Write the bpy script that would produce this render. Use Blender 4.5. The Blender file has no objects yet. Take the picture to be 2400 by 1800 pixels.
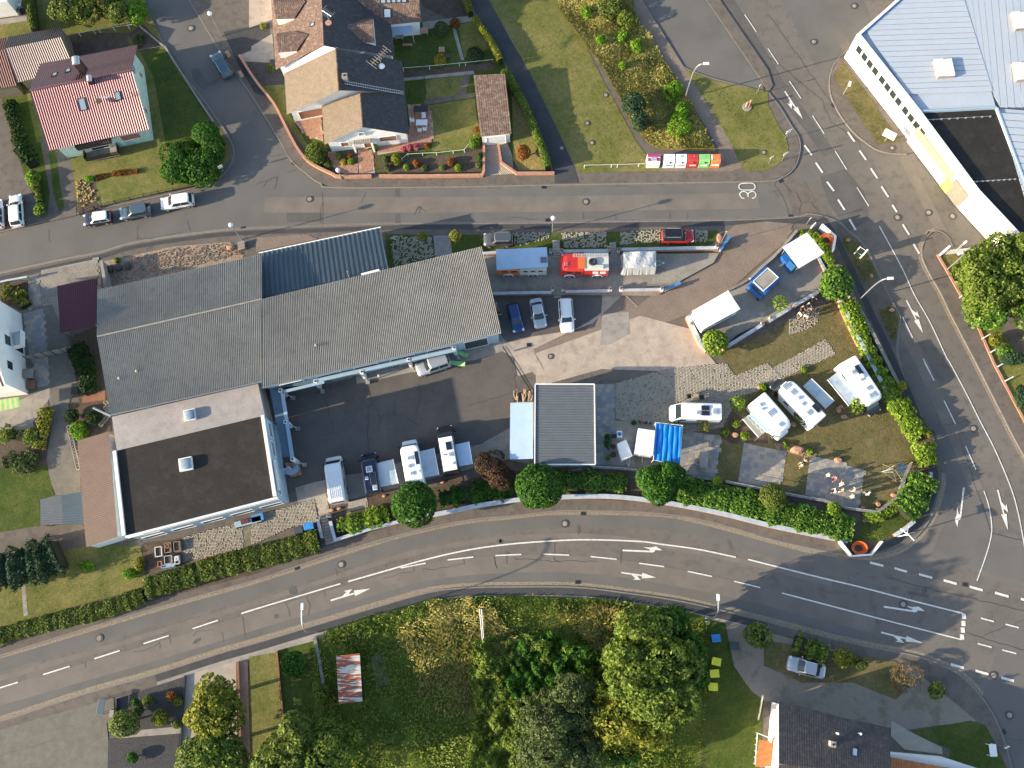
import bpy, math, random
import numpy as np
from mathutils import Vector, Matrix
from mathutils.geometry import tessellate_polygon
R = math.radians
rnd = random.Random(7)
nprng = np.random.default_rng(7)
S = bpy.context.scene
COL = S.collection
# camera, sky, sun, exposure
FOC, HC = 2200.0, 112.0                      # focal length in photo pixels, camera height in metres
_n = Vector((45.0, -565.0, -FOC)).normalized()
_z = -_n
_x = (Vector((1, 0, 0)) - _z * _z.x).normalized()
_y = _z.cross(_x)
ROT = Matrix((_x, _y, _z))
cam_d = bpy.data.cameras.new('camera')
cam_d.sensor_width = 36.0
cam_d.lens = 36.0 * FOC / 2400.0
cam_d.clip_end = 3000
cam = bpy.data.objects.new('camera', cam_d)
COL.objects.link(cam)
cam.matrix_world = Matrix.Translation((0, 0, HC)) @ ROT.to_4x4()
S.camera = cam
def at(u, v, z=0.0):
 """the point of height z that the surveyed photo position (u, v) shows"""
 d = ROT @ Vector(((u - 1200) / FOC, (900 - v) / FOC, -1.0))
 t = (z - HC) / d.z
 return Vector((d.x * t, d.y * t, z))
_sh = at(864, 482) - at(567, 562)
SUN_AZ = math.atan2(-_sh.y, -_sh.x)          # direction towards the sun
SUN_EL = R(16.0)
W = bpy.data.worlds.new('World')
S.world = W
W.use_nodes = True
nt = W.node_tree
bg = nt.nodes['Background']
sky = nt.nodes.new('ShaderNodeTexSky')
sky.sky_type = 'NISHITA'
sky.sun_disc = False
sky.sun_elevation = SUN_EL
sky.sun_rotation = math.pi / 2 - SUN_AZ
sky.air_density = 1.0
sky.dust_density = 1.2
nt.links.new(sky.outputs[0], bg.inputs[0])
bg.inputs[1].default_value = 0.15
sl = bpy.data.lights.new('sun', 'SUN')
sl.energy = 5.0
sl.angle = R(0.5)
sl.color = (1.0, 0.84, 0.6)
so = bpy.data.objects.new('sun', sl)
COL.objects.link(so)
sdir = Vector((math.cos(SUN_AZ) * math.cos(SUN_EL), math.sin(SUN_AZ) * math.cos(SUN_EL), math.sin(SUN_EL)))
so.rotation_euler = sdir.to_track_quat('Z', 'Y').to_euler()
so.location = sdir * 300
S.render.engine = 'CYCLES'
S.view_settings.view_transform = 'Standard'
S.view_settings.look = 'None'
S.view_settings.gamma = 1
S.view_settings.use_curve_mapping = False
S.view_settings.exposure = 1.2
# survey tiles
TILE = dict(A=(0, 0), B=(600, 0), C=(1200, 0), D=(1800, 0), E=(0, 450), F=(600, 450), G=(1100, 500), H=(1800, 450),
   I=(0, 900), J=(600, 900), K=(1200, 850), L=(1700, 850), M=(0, 1350), O=(600, 1350), Q=(1200, 1350),
   Z=(1800, 1350), X=(2100, 850), Y=(900, 1180))
DET = dict(n=(1580, 520, 5.53), m=(0, 620, 4.366), s=(1900, 1180, 7.373), w=(600, 880, 4.606), r=(1490, 330, 9.617),
           h=(1740, 1600, 3.3515), b=(330, 1240, 9.617), t=(1380, 980, 9.217), p=(1900, 1080, 9.217), g=(1960, 520, 16.59))
def c(tile, s):
 """tile coordinates 'x,y x,y' -> survey positions; tile S = already in survey positions"""
 out = []
 for w in s.split():
  a, b = w.split(',')
  a = float(a)
  b = float(b)
  if tile == 'S':
   out.append((a, b))
  elif tile in TILE:
   o = TILE[tile]
   out.append((o[0] + a / 3.687, o[1] + b / 3.687))
  else:
   o = DET[tile]
   out.append((o[0] + a / o[2], o[1] + b / o[2]))
 return out
def w3(pts, z=0.0):
 return [at(u, v, z) for u, v in pts]
def spline(pts, n=6):
 P = [Vector(p) for p in pts]
 if len(P) < 3:
  return P
 out = []
 for i in range(len(P) - 1):
  p0 = P[max(i - 1, 0)]
  p1 = P[i]
  p2 = P[i + 1]
  p3 = P[min(i + 2, len(P) - 1)]
  for k in range(n):
   t = k / n
   out.append(0.5 * ((2 * p1) + (p2 - p0) * t + (2 * p0 - 5 * p1 + 4 * p2 - p3) * t * t + (3 * p1 - p0 - 3 * p2 + p3) * t ** 3))
 out.append(P[-1])
 return out
# materials
MATS = {}
def _ramp(nt, fac, stops):
 r = nt.nodes.new('ShaderNodeValToRGB')
 e = r.color_ramp.elements
 e[0].position, e[0].color = stops[0][0], (*stops[0][1], 1)
 e[1].position, e[1].color = stops[-1][0], (*stops[-1][1], 1)
 for p, cc in stops[1:-1]:
  x = e.new(p)
  x.color = (*cc, 1)
 nt.links.new(fac, r.inputs[0])
 return r.outputs[0]
def _noise(nt, co, scale, det=4, rough=0.55, dist=0.0):
 n = nt.nodes.new('ShaderNodeTexNoise')
 n.inputs['Scale'].default_value = scale
 n.inputs['Detail'].default_value = det
 n.inputs['Roughness'].default_value = rough
 n.inputs['Distortion'].default_value = dist
 nt.links.new(co, n.inputs['Vector'])
 return n.outputs['Fac']
def _mix(nt, a, b, fac, mode='MIX'):
 m = nt.nodes.new('ShaderNodeMix')
 m.data_type = 'RGBA'
 m.blend_type = mode
 for k, v in ((0, fac), (6, a), (7, b)):
  if hasattr(v, 'is_linked') or hasattr(v, 'links'):
   nt.links.new(v, m.inputs[k])
  elif k == 0:
   m.inputs[k].default_value = v
  else:
   m.inputs[k].default_value = (*v, 1)
 return m.outputs[2]
def mat(name, col, rough=0.6, metal=0.0, var=0.12, vs=1.5, bump=0.0, bs=30.0, island=0.0, dirt=None, dirt_s=0.4, dirt_a=0.5,
  spec=0.5, coat=0.0, grain=0.0, gs=25.0, dirt_w=0.12, cols=None, sheen=0):
 """base colour + soft variation, optional per-piece variation, stains and relief"""
 if name in MATS:
  return MATS[name]
 m = bpy.data.materials.new(name)
 m.use_nodes = True
 t = m.node_tree
 b = t.nodes['Principled BSDF']
 g = t.nodes.new('ShaderNodeNewGeometry')
 pos = g.outputs['Position']
 d = tuple(max(0, x * (1 - var)) for x in col)
 l = tuple(min(1, x * (1 + var)) for x in col)
 if cols:
  out = _ramp(t, _noise(t, pos, vs, 5, 0.6), [(0.3 + 0.4 * i / (len(cols) - 1), cc) for i, cc in enumerate(cols)])
 else:
  out = _ramp(t, _noise(t, pos, vs, 5, 0.6), [(0.32, d), (0.68, l)])
 if dirt:
  out = _mix(t, out, dirt, _ramp(t, _noise(t, pos, dirt_s, 6, 0.65), [(0.5, (0, 0, 0)), (0.5 + dirt_w, (dirt_a,) * 3)]))
 if grain:
  out = _mix(t, out, _ramp(t, _noise(t, pos, gs, 2, 0.7), [(0.3, (1 - grain,) * 3), (0.7, (1 + grain,) * 3)]), 1.0, 'MULTIPLY')
 if island:
  out = _mix(t, out, _ramp(t, g.outputs['Random Per Island'], [(0.0, (1 - island,) * 3), (1.0, (1 + island,) * 3)]), 1.0, 'MULTIPLY')
 t.links.new(out, b.inputs['Base Color'])
 b.inputs['Roughness'].default_value = rough
 b.inputs['Metallic'].default_value = metal
 b.inputs['Specular IOR Level'].default_value = spec
 b.inputs['Coat Weight'].default_value = coat
 b.inputs['Coat Roughness'].default_value = 0.08
 if bump:
  bn = t.nodes.new('ShaderNodeBump')
  bn.inputs['Strength'].default_value = bump
  bn.inputs['Distance'].default_value = 0.05
  t.links.new(_noise(t, pos, bs, 3, 0.6), bn.inputs['Height'])
  t.links.new(bn.outputs[0], b.inputs['Normal'])
 MATS[name] = m
 return m
def leafmat(name, cols, trans=0.33, clump=0.8):
 if name in MATS:
  return MATS[name]
 m = bpy.data.materials.new(name)
 m.use_nodes = True
 t = m.node_tree
 b = t.nodes['Principled BSDF']
 g = t.nodes.new('ShaderNodeNewGeometry')
 a = _ramp(t, g.outputs['Random Per Island'], [(i / (len(cols) - 1), cc) for i, cc in enumerate(cols)])
 k = _ramp(t, _noise(t, g.outputs['Position'], clump, 3, 0.6), [(0.3, (0.7, 0.72, 0.7)), (0.7, (1.3, 1.25, 1.1))])
 o = _mix(t, a, k, 1.0, 'MULTIPLY')
 t.links.new(o, b.inputs['Base Color'])
 b.inputs['Roughness'].default_value = 0.6
 b.inputs['Specular IOR Level'].default_value = 0.18
 tr = t.nodes.new('ShaderNodeBsdfTranslucent')
 t.links.new(o, tr.inputs['Color'])
 ms = t.nodes.new('ShaderNodeMixShader')
 ms.inputs[0].default_value = trans
 t.links.new(b.outputs[0], ms.inputs[1])
 t.links.new(tr.outputs[0], ms.inputs[2])
 t.links.new(ms.outputs[0], t.nodes['Material Output'].inputs[0])
 MATS[name] = m
 return m
def lawnmat(name, cols, s1=0.25, s2=2.5, fine=14.0):
 if name in MATS:
  return MATS[name]
 m = bpy.data.materials.new(name)
 m.use_nodes = True
 t = m.node_tree
 b = t.nodes['Principled BSDF']
 g = t.nodes.new('ShaderNodeNewGeometry')
 p = g.outputs['Position']
 add = t.nodes.new('ShaderNodeMath')
 add.operation = 'MULTIPLY_ADD'
 t.links.new(_noise(t, p, s2, 6, 0.7), add.inputs[0])
 add.inputs[1].default_value = 0.55
 mu = t.nodes.new('ShaderNodeMath')
 mu.operation = 'MULTIPLY'
 t.links.new(_noise(t, p, s1, 4, 0.6, 0.6), mu.inputs[0])
 mu.inputs[1].default_value = 0.5
 t.links.new(mu.outputs[0], add.inputs[2])
 o = _ramp(t, add.outputs[0], [(0.36 + 0.34 * i / (len(cols) - 1), cc) for i, cc in enumerate(cols)])
 o = _mix(t, o, _ramp(t, _noise(t, p, fine, 3, 0.7), [(0.3, (0.6,) * 3), (0.7, (1.4,) * 3)]), 1.0, 'MULTIPLY')
 t.links.new(o, b.inputs['Base Color'])
 b.inputs['Roughness'].default_value = 0.9
 b.inputs['Specular IOR Level'].default_value = 0.15
 bn = t.nodes.new('ShaderNodeBump')
 bn.inputs['Strength'].default_value = 0.8
 bn.inputs['Distance'].default_value = 0.08
 t.links.new(_noise(t, p, fine * 0.7, 4, 0.7), bn.inputs['Height'])
 t.links.new(bn.outputs[0], b.inputs['Normal'])
 MATS[name] = m
 return m
# objects
ORG = {}
def tag(o, label=None, cat=None, group=None, kind=None):
 if label:
  o['label'] = label
 if cat:
  o['category'] = cat
 if group:
  o['group'] = group
 if kind:
  o['kind'] = kind
 return o
def thing(name, label, cat, loc=(0, 0, 0), rz=0.0, group=None):
 o = bpy.data.objects.new(name, None)
 o.empty_display_size = 0.2
 COL.objects.link(o)
 o.location = loc
 o.rotation_euler = (0, 0, rz)
 ORG[o.name] = Vector(loc) if rz == 0 else None
 return tag(o, label, cat, group)
class MB:
 """collects faces; build() links them as ONE mesh object"""
 def __init__(s):
  s.v = []
  s.f = []
  s.mi = []
  s.cur = 0
 def add(s, vs, fs):
  o = len(s.v)
  s.v += [tuple(p) for p in vs]
  for f in fs:
   s.f.append(tuple(i + o for i in f))
   s.mi.append(s.cur)
  return s
 def box(s, cx, cy, z0, sx, sy, sz, rz=0.0, taper=1.0):
  ca, sa = math.cos(rz), math.sin(rz)
  vs = []
  for z, k in ((z0, 1.0), (z0 + sz, taper)):
   for x, y in ((-1, -1), (1, -1), (1, 1), (-1, 1)):
    px, py = x * sx / 2 * k, y * sy / 2 * k
    vs.append((cx + px * ca - py * sa, cy + px * sa + py * ca, z))
  return s.add(vs, [(3, 2, 1, 0), (4, 5, 6, 7), (0, 1, 5, 4), (1, 2, 6, 5), (2, 3, 7, 6), (3, 0, 4, 7)])
 def prism(s, pts, z0, z1):
  """polygon (world xy points, any winding) between z0 and z1; z may be callables/lists"""
  P = [Vector((p[0], p[1], 0)) for p in pts]
  a = sum(P[i].x * P[(i + 1) % len(P)].y - P[(i + 1) % len(P)].x * P[i].y for i in range(len(P)))
  if a < 0:
   P.reverse()
  n = len(P)
  tris = tessellate_polygon([P])
  top = []
  for t in tris:
   q = [P[i] for i in t]
   ar = (q[1] - q[0]).cross(q[2] - q[0]).z
   top.append(t if ar > 0 else t[::-1])
  vs = [(p.x, p.y, z0) for p in P] + [(p.x, p.y, z1) for p in P]
  fs = [tuple(i + n for i in t) for t in top] + [(i, (i + 1) % n, (i + 1) % n + n, i + n) for i in range(n)]
  return s.add(vs, fs)
 def sheet(s, pts, z):
  P = [Vector((p[0], p[1], 0)) for p in pts]
  fs = []
  for t in tessellate_polygon([P]):
   q = [P[i] for i in t]
   fs.append(t if (q[1] - q[0]).cross(q[2] - q[0]).z > 0 else t[::-1])
  return s.add([(p.x, p.y, z) for p in P], fs)
 def tube(s, pts, r, n=6, cap=True):
  P = [Vector(p) for p in pts]
  rr = r if isinstance(r, (list, tuple)) else [r] * len(P)
  vs = []
  up = None
  for i, p in enumerate(P):
   d = (P[min(i + 1, len(P) - 1)] - P[max(i - 1, 0)])
   if d.length < 1e-6:
    d = Vector((0, 0, 1))
   d.normalize()
   a = d.cross(Vector((0, 0, 1)) if abs(d.z) < 0.95 else Vector((1, 0, 0))).normalized()
   if up is not None and a.dot(up) < 0:
    a = -a
   up = a
   b = d.cross(a)
   for k in range(n):
    t = 2 * math.pi * k / n
    vs.append(p + (a * math.cos(t) + b * math.sin(t)) * rr[i])
  fs = []
  for i in range(len(P) - 1):
   for k in range(n):
    fs.append((i * n + k, i * n + (k + 1) % n, (i + 1) * n + (k + 1) % n, (i + 1) * n + k))
  if cap:
   fs.append(tuple(range(n))[::-1])
   fs.append(tuple((len(P) - 1) * n + k for k in range(n)))
  return s.add(vs, fs)
 def lathe(s, cx, cy, prof, n=14, sx=1.0, sy=1.0):
  vs = []
  for r_, z in prof:
   for k in range(n):
    t = 2 * math.pi * k / n
    vs.append((cx + r_ * math.cos(t) * sx, cy + r_ * math.sin(t) * sy, z))
  fs = []
  for i in range(len(prof) - 1):
   for k in range(n):
    fs.append((i * n + k, i * n + (k + 1) % n, (i + 1) * n + (k + 1) % n, (i + 1) * n + k))
  fs.append(tuple(range(n))[::-1])
  fs.append(tuple((len(prof) - 1) * n + k for k in range(n)))
  return s.add(vs, fs)
 def ball(s, cx, cy, cz, r, n=10, m=6, sz=1.0):
  pr = [(max(0.001, r * math.sin(math.pi * i / m)), cz - r * sz * math.cos(math.pi * i / m)) for i in range(m + 1)]
  return s.lathe(cx, cy, pr, n)
 def quad(s, a, b, c_, d, th=0.0):
  a, b, c_, d = [Vector(p) for p in (a, b, c_, d)]
  if th == 0:
   return s.add([a, b, c_, d], [(0, 1, 2, 3)])
  n = (b - a).cross(d - a)
  if n.length < 1e-9:
   n = (c_ - b).cross(d - b)
  n = n.normalized()
  if n.z < 0:
   n = -n
  lo = [p - n * th for p in (a, b, c_, d)]
  return s.add([a, b, c_, d] + lo, [(0, 1, 2, 3), (7, 6, 5, 4), (0, 4, 5, 1), (1, 5, 6, 2), (2, 6, 7, 3), (3, 7, 4, 0)])
 def loft(s, rings, cap=True):
  n = len(rings[0])
  vs = [p for r_ in rings for p in r_]
  fs = []
  for i in range(len(rings) - 1):
   for k in range(n):
    fs.append((i * n + k, i * n + (k + 1) % n, (i + 1) * n + (k + 1) % n, (i + 1) * n + k))
  if cap:
   fs.append(tuple(range(n))[::-1])
   fs.append(tuple((len(rings) - 1) * n + k for k in range(n)))
  return s.add(vs, fs)
 def build(s, name, m, parent=None, smooth=False, bevel=0.0, local=False, fix=True):
  me = bpy.data.meshes.new(name)
  org = Vector((0, 0, 0))
  if parent is not None:
   r_ = parent
   while r_.parent is not None:
    r_ = r_.parent
   if not local and ORG.get(r_.name) is not None:
    org = ORG[r_.name]
  elif not local and s.v:
   a = np.array(s.v)
   org = Vector(((a[:, 0].min() + a[:, 0].max()) / 2, (a[:, 1].min() + a[:, 1].max()) / 2, a[:, 2].min()))
  vs = [(p[0] - org.x, p[1] - org.y, p[2] - org.z) for p in s.v]
  me.from_pydata(vs, [], s.f)
  for mm in (m if isinstance(m, (list, tuple)) else [m]):
   me.materials.append(mm)
  if any(s.mi):
   me.polygons.foreach_set('material_index', s.mi)
  if smooth:
   me.polygons.foreach_set('use_smooth', [True] * len(s.f))
  me.update()
  if fix:
   import bmesh
   bm = bmesh.new()
   bm.from_mesh(me)
   bmesh.ops.recalc_face_normals(bm, faces=bm.faces)
   bm.to_mesh(me)
   bm.free()
  o = bpy.data.objects.new(name, me)
  COL.objects.link(o)
  if parent is not None:
   o.parent = parent
  else:
   o.location = org
   ORG[o.name] = org
  if bevel:
   bv = o.modifiers.new('bevel', 'BEVEL')
   bv.width = bevel
   bv.segments = 2
   bv.limit_method = 'ANGLE'
  return o
def kids(o):
 return [x for x in COL.objects if x.parent == o]
CH = {}
def copy_tree(o, loc=None, rz=None, label=None, parent=None, group=None, mats=None):
 cp = o.copy()
 COL.objects.link(cp)
 cp.parent = parent
 if mats and cp.data:
  hit = [i for i, mm in enumerate(cp.data.materials) if mm and mm.name in mats]
  if hit:
   cp.data = cp.data.copy()
   for i in hit:
    cp.data.materials[i] = mats[cp.data.materials[i].name]
 if loc is not None:
  cp.location = loc
 if rz is not None:
  cp.rotation_euler = (0, 0, rz)
 if label:
  cp['label'] = label
 if group:
  cp['group'] = group
 for ch in list(o.children):
  copy_tree(ch, parent=cp, mats=mats)
 return cp
def mesh_np(name, verts, faces, m, parent=None, smooth=False, mi=None, org=None):
 """fast mesh from numpy arrays (all faces with the same number of corners)"""
 me = bpy.data.meshes.new(name)
 if org is None:
  org = Vector((0, 0, 0))
  if parent is not None:
   r_ = parent
   while r_.parent is not None:
    r_ = r_.parent
   org = ORG.get(r_.name) or Vector((0, 0, 0))
  else:
   a, b = verts.min(0), verts.max(0)
   org = Vector(((a[0] + b[0]) / 2, (a[1] + b[1]) / 2, a[2]))
 verts = verts - np.array(org)
 nv, nf, k = len(verts), len(faces), faces.shape[1]
 me.vertices.add(nv)
 me.vertices.foreach_set('co', verts.astype(np.float32).ravel())
 me.loops.add(nf * k)
 me.loops.foreach_set('vertex_index', faces.astype(np.int32).ravel())
 me.polygons.add(nf)
 me.polygons.foreach_set('loop_start', np.arange(0, nf * k, k, dtype=np.int32))
 for mm in (m if isinstance(m, (list, tuple)) else [m]):
  me.materials.append(mm)
 if mi is not None:
  me.polygons.foreach_set('material_index', mi.astype(np.int32))
 if smooth:
  me.polygons.foreach_set('use_smooth', np.ones(nf, dtype=bool))
 me.update(calc_edges=True)
 o = bpy.data.objects.new(name, me)
 COL.objects.link(o)
 if parent is not None:
  o.parent = parent
 else:
  o.location = org
  ORG[o.name] = org
 return o
def leaves_at(P, N, size, asp=0.5, jit=0.7, rng=nprng):
 """one folded leaf (2 quads -> rhombus of 2 triangles) per point, roughly facing N"""
 n = len(P)
 N = N + rng.normal(0, jit, (n, 3))
 N /= np.linalg.norm(N, axis=1)[:, None] + 1e-9
 T = np.cross(N, rng.normal(0, 1, (n, 3)))
 T /= np.linalg.norm(T, axis=1)[:, None] + 1e-9
 B = np.cross(N, T)
 s = size * rng.uniform(0.6, 1.3, n)[:, None]
 v = np.empty((n, 4, 3))
 v[:, 0] = P - T * s
 v[:, 1] = P + B * s * asp
 v[:, 2] = P + T * s
 v[:, 3] = P - B * s * asp + N * s * 0.25
 f = np.arange(n * 4).reshape(n, 4)
 return v.reshape(-1, 3), f
def pt_in(poly, X, Y):
 ins = np.zeros(len(X), bool)
 n = len(poly)
 j = n - 1
 for i in range(n):
  xi, yi = poly[i][0], poly[i][1]
  xj, yj = poly[j][0], poly[j][1]
  cond = ((yi > Y) != (yj > Y)) & (X < (xj - xi) * (Y - yi) / (yj - yi + 1e-12) + xi)
  ins ^= cond
  j = i
 return ins
def scatter(poly, n, rng=nprng):
 a = np.array([(p[0], p[1]) for p in poly])
 lo, hi = a.min(0), a.max(0)
 out = np.empty((0, 2))
 while len(out) < n:
  q = rng.uniform(lo, hi, (n * 2, 2))
  out = np.vstack([out, q[pt_in(a, q[:, 0], q[:, 1])]])
 return out[:n]
def vnoise(X, Y, s, seed=0):
 """cheap smooth 2-d noise, 0..1"""
 r_ = np.random.default_rng(seed)
 o = np.zeros(len(X))
 for k in range(5):
  a = r_.uniform(0, 2 * math.pi)
  f = s * (1.0 + 0.7 * k)
  o += np.sin((X * math.cos(a) + Y * math.sin(a)) * f + r_.uniform(0, 6)) / (1 + 0.4 * k)
 return 0.5 + 0.5 * o / 2.9
# palette
M = {}
M['asphalt'] = mat('asphalt', (0.13, 0.118, 0.106), 0.9, cols=[(0.13, 0.117, 0.105), (0.152, 0.136, 0.121), (0.17, 0.152, 0.134)], vs=0.12, grain=0.09, gs=9, bump=0.08, bs=16, dirt=(0.095, 0.09, 0.085), dirt_s=0.9, dirt_a=0.5, spec=0.25)
M['asphalt_grey'] = mat('grey_asphalt', (0.135, 0.128, 0.12), 0.9, vs=0.25, grain=0.09, gs=10, bump=0.08, bs=16, dirt=(0.13, 0.12, 0.105), dirt_s=0.5, dirt_a=0.4, spec=0.25)
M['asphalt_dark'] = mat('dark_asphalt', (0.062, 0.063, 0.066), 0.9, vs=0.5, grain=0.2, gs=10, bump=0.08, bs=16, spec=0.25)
M['asphalt_mid'] = mat('patched_asphalt', (0.105, 0.1, 0.095), 0.9, vs=0.5, grain=0.1, gs=10, spec=0.25)
M['asphalt_black'] = mat('tar', (0.045, 0.043, 0.042), 0.7, vs=1, bump=0.1)
M['side'] = mat('pavement_asphalt', (0.14, 0.12, 0.104), 0.9, vs=0.6, grain=0.1, gs=10, bump=0.08, bs=14, dirt=(0.09, 0.08, 0.072), dirt_s=1.3, dirt_a=0.6, spec=0.25)
M['yard_asphalt'] = mat('yard_asphalt', (0.112, 0.1, 0.092), 0.9, vs=0.35, grain=0.16, gs=8, bump=0.08, bs=12, dirt=(0.12, 0.108, 0.098), dirt_s=0.35, dirt_a=0.6, spec=0.25)
M['brown_chip'] = mat('brown_chippings', (0.2, 0.155, 0.125), 0.95, vs=0.5, grain=0.28, gs=6, bump=0.5, bs=9, dirt=(0.21, 0.165, 0.13), dirt_s=0.6, dirt_a=0.5)
M['pink_conc'] = mat('pinkish_concrete', (0.4, 0.33, 0.27), 0.95, vs=0.5, grain=0.14, gs=7, bump=0.25, bs=9, dirt=(0.26, 0.2, 0.16), dirt_s=0.8, dirt_a=0.5)
M['conc'] = mat('concrete', (0.29, 0.262, 0.23), 0.9, vs=0.8, grain=0.1, gs=8, bump=0.2, bs=12, dirt=(0.16, 0.15, 0.135), dirt_s=1.0, dirt_a=0.5)
M['kerb'] = mat('kerb_stone', (0.2, 0.18, 0.157), 0.85, vs=2, grain=0.1, gs=12)
M['gutter'] = mat('gutter_cobbles', (0.25, 0.205, 0.15), 0.9, vs=1.2, grain=0.3, gs=5, bump=0.6, bs=8, dirt=(0.15, 0.13, 0.1), dirt_s=1.2, dirt_a=0.6)
M['terrace'] = mat('terrace_paving', (0.26, 0.235, 0.2), 0.95, vs=0.6, grain=0.15, gs=6, bump=0.3, bs=8, dirt=(0.15, 0.13, 0.11), dirt_s=0.5)
M['soil'] = mat('soil', (0.085, 0.06, 0.044), 0.95, vs=1.2, grain=0.3, gs=5, bump=0.7, bs=6, dirt=(0.13, 0.095, 0.065), dirt_s=1.0)
M['gravel'] = mat('gravel', (0.155, 0.142, 0.12), 0.95, vs=1.5, grain=0.3, gs=13, bump=0.4, bs=14, dirt=(0.12, 0.11, 0.09), dirt_s=0.5)
M['dark_gravel'] = mat('dark_gravel', (0.05, 0.05, 0.053), 0.95, vs=1.5, grain=0.4, gs=6, bump=0.6, bs=6)
M['rubble'] = mat('sandy_rubble', (0.27, 0.21, 0.15), 0.95, cols=[(0.17, 0.155, 0.135), (0.27, 0.215, 0.16), (0.3, 0.195, 0.13), (0.24, 0.22, 0.2)], vs=.6, grain=0.3, gs=4, bump=1.0, bs=3)
M['terracotta'] = mat('terracotta_flags', (0.36, 0.19, 0.125), 0.85, vs=2.5, grain=0.15, gs=4, island=0.12)
M['brick'] = mat('pink_brick', (0.42, 0.22, 0.15), 0.85, vs=2, grain=0.2, gs=6, island=0.15, bump=0.3, bs=6)
M['cap'] = mat('pale_blue_wall_cap', (0.42, 0.47, 0.52), 0.6, vs=1.5, dirt=(0.3, 0.3, 0.3), dirt_s=0.8, dirt_a=0.4)
M['whitewall'] = mat('white_render', (0.78, 0.78, 0.76), 0.8, var=0.04, vs=0.8, dirt=(0.62, 0.61, 0.58), dirt_s=0.5, dirt_a=0.35)
M['white'] = mat('white_paint', (0.8, 0.8, 0.79), 0.45, var=0.03)
M['roadwhite'] = mat('road_paint', (0.68, 0.66, 0.61), 0.7, vs=4, var=0.06, dirt=(0.4, 0.38, 0.34), dirt_s=3.0, dirt_a=0.5, grain=0.08, gs=10)
M['paver'] = mat('grass_paver_stone', (0.33, 0.3, 0.255), 0.9, island=0.12, vs=1)
M['slab'] = mat('patio_slab', (0.34, 0.3, 0.25), 0.9, vs=0.9, grain=0.1, gs=6)
M['slab_blue'] = mat('bluish_patio_slab', (0.24, 0.24, 0.245), 0.9, vs=0.9, grain=0.1, gs=6)
M['lawn_dry'] = lawnmat('dry_lawn', [(0.22, 0.165, 0.085), (0.135, 0.115, 0.05), (0.075, 0.085, 0.028)])
M['lawn'] = lawnmat('lawn', [(0.25, 0.2, 0.085), (0.155, 0.155, 0.045), (0.075, 0.1, 0.022)])
M['lawn_green'] = lawnmat('green_lawn', [(0.12, 0.115, 0.035), (0.062, 0.09, 0.018), (0.032, 0.062, 0.011)])
M['meadow'] = lawnmat('meadow_ground', [(0.2, 0.18, 0.05), (0.11, 0.15, 0.025), (0.06, 0.1, 0.014)], fine=6)
M['golden'] = lawnmat('dry_grass_ground', [(0.36, 0.27, 0.11), (0.25, 0.2, 0.07), (0.15, 0.16, 0.04)], fine=6)
M['metal'] = mat('galvanised_metal', (0.55, 0.56, 0.57), 0.4, 0.7, var=0.05)
M['darkmetal'] = mat('dark_metal', (0.05, 0.05, 0.055), 0.45, 0.6, var=0.05)
M['iron'] = mat('cast_iron', (0.1, 0.085, 0.075), 0.6, 0.5, var=0.1)
M['glass'] = mat('dark_glass', (0.02, 0.03, 0.035), 0.06, 0.0, var=0.02, spec=0.9)
M['skyglass'] = mat('roof_window_glass', (0.25, 0.32, 0.38), 0.08, 0.0, var=0.02, spec=0.9)
M['rubber'] = mat('rubber', (0.02, 0.02, 0.021), 0.85, var=0.05)
M['bed'] = mat('mossy_joint_sand', (0.17, 0.155, 0.115), 0.95, var=.2, vs=1.5, dirt=(.09, .1, .04), dirt_s=.6, dirt_a=.5, grain=.2, gs=4)
M['sandy'] = mat('sandy_drive', (0.24, 0.205, 0.165), 0.95, vs=.5, grain=.15, gs=12, bump=.2, bs=12, dirt=(.13, .12, .08), dirt_s=.5, dirt_a=.7)
M['wood'] = mat('brown_wood', (0.22, 0.1, 0.05), 0.7, vs=5, var=0.2)
M['shutter'] = mat('brown_shutter', (0.28, 0.13, 0.075), 0.7, vs=5, var=0.1)
def col_mat(name, col, rough=0.5, **k):
 if name not in M:
  M[name] = mat(name, col, rough, **k)
 return M[name]
# ground builders
LZ = [0.0, 0]
def sheet(name, pts, z, m, world=False):
 LZ[1] += 1
 z = z + LZ[1] * 0.0002
 LZ[0] = z
 P = pts if world else w3(pts, z)
 o = MB().sheet(P, z).build(name, m, fix=False)
 return tag(o, kind='structure')
def block(name, pts, z0, z1, m):
 o = MB().prism(w3(pts, z1), z0, z1).build(name, m, fix=False)
 return tag(o, kind='structure')
def ribbon(mb, line, off0, off1, z, th=0.0):
 """band between two offsets (metres, left positive) of a world polyline"""
 P = [Vector((p[0], p[1], 0)) for p in line]
 L, Rr = [], []
 for i, p in enumerate(P):
  a = (P[i] - P[i - 1]).normalized() if i > 0 else (P[1] - P[0]).normalized()
  b = (P[i + 1] - P[i]).normalized() if i < len(P) - 1 else a
  t = (a + b).normalized()
  nn = Vector((-t.y, t.x, 0)) / max(0.5, t.dot(b))
  L.append(p + nn * off0)
  Rr.append(p + nn * off1)
 n = len(P)
 vs = [(q.x, q.y, z) for q in L] + [(q.x, q.y, z) for q in Rr]
 fs = [((i, i + 1, n + i + 1, n + i) if off0 < off1 else (i, n + i, n + i + 1, i + 1)) for i in range(n - 1)]
 if th:
  vs += [(x, y, z - th) for x, y, _ in vs[:2 * n]]
  m2 = 2 * n
  for i in range(n - 1):
   fs.append((i, m2 + i, m2 + i + 1, i + 1))
   fs.append((n + i, n + i + 1, m2 + n + i + 1, m2 + n + i))
  fs.append((0, n, m2 + n, m2))
  fs.append((n - 1, m2 + n - 1, m2 + 2 * n - 1, 2 * n - 1))
 mb.add(vs, fs)
 return mb
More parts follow.
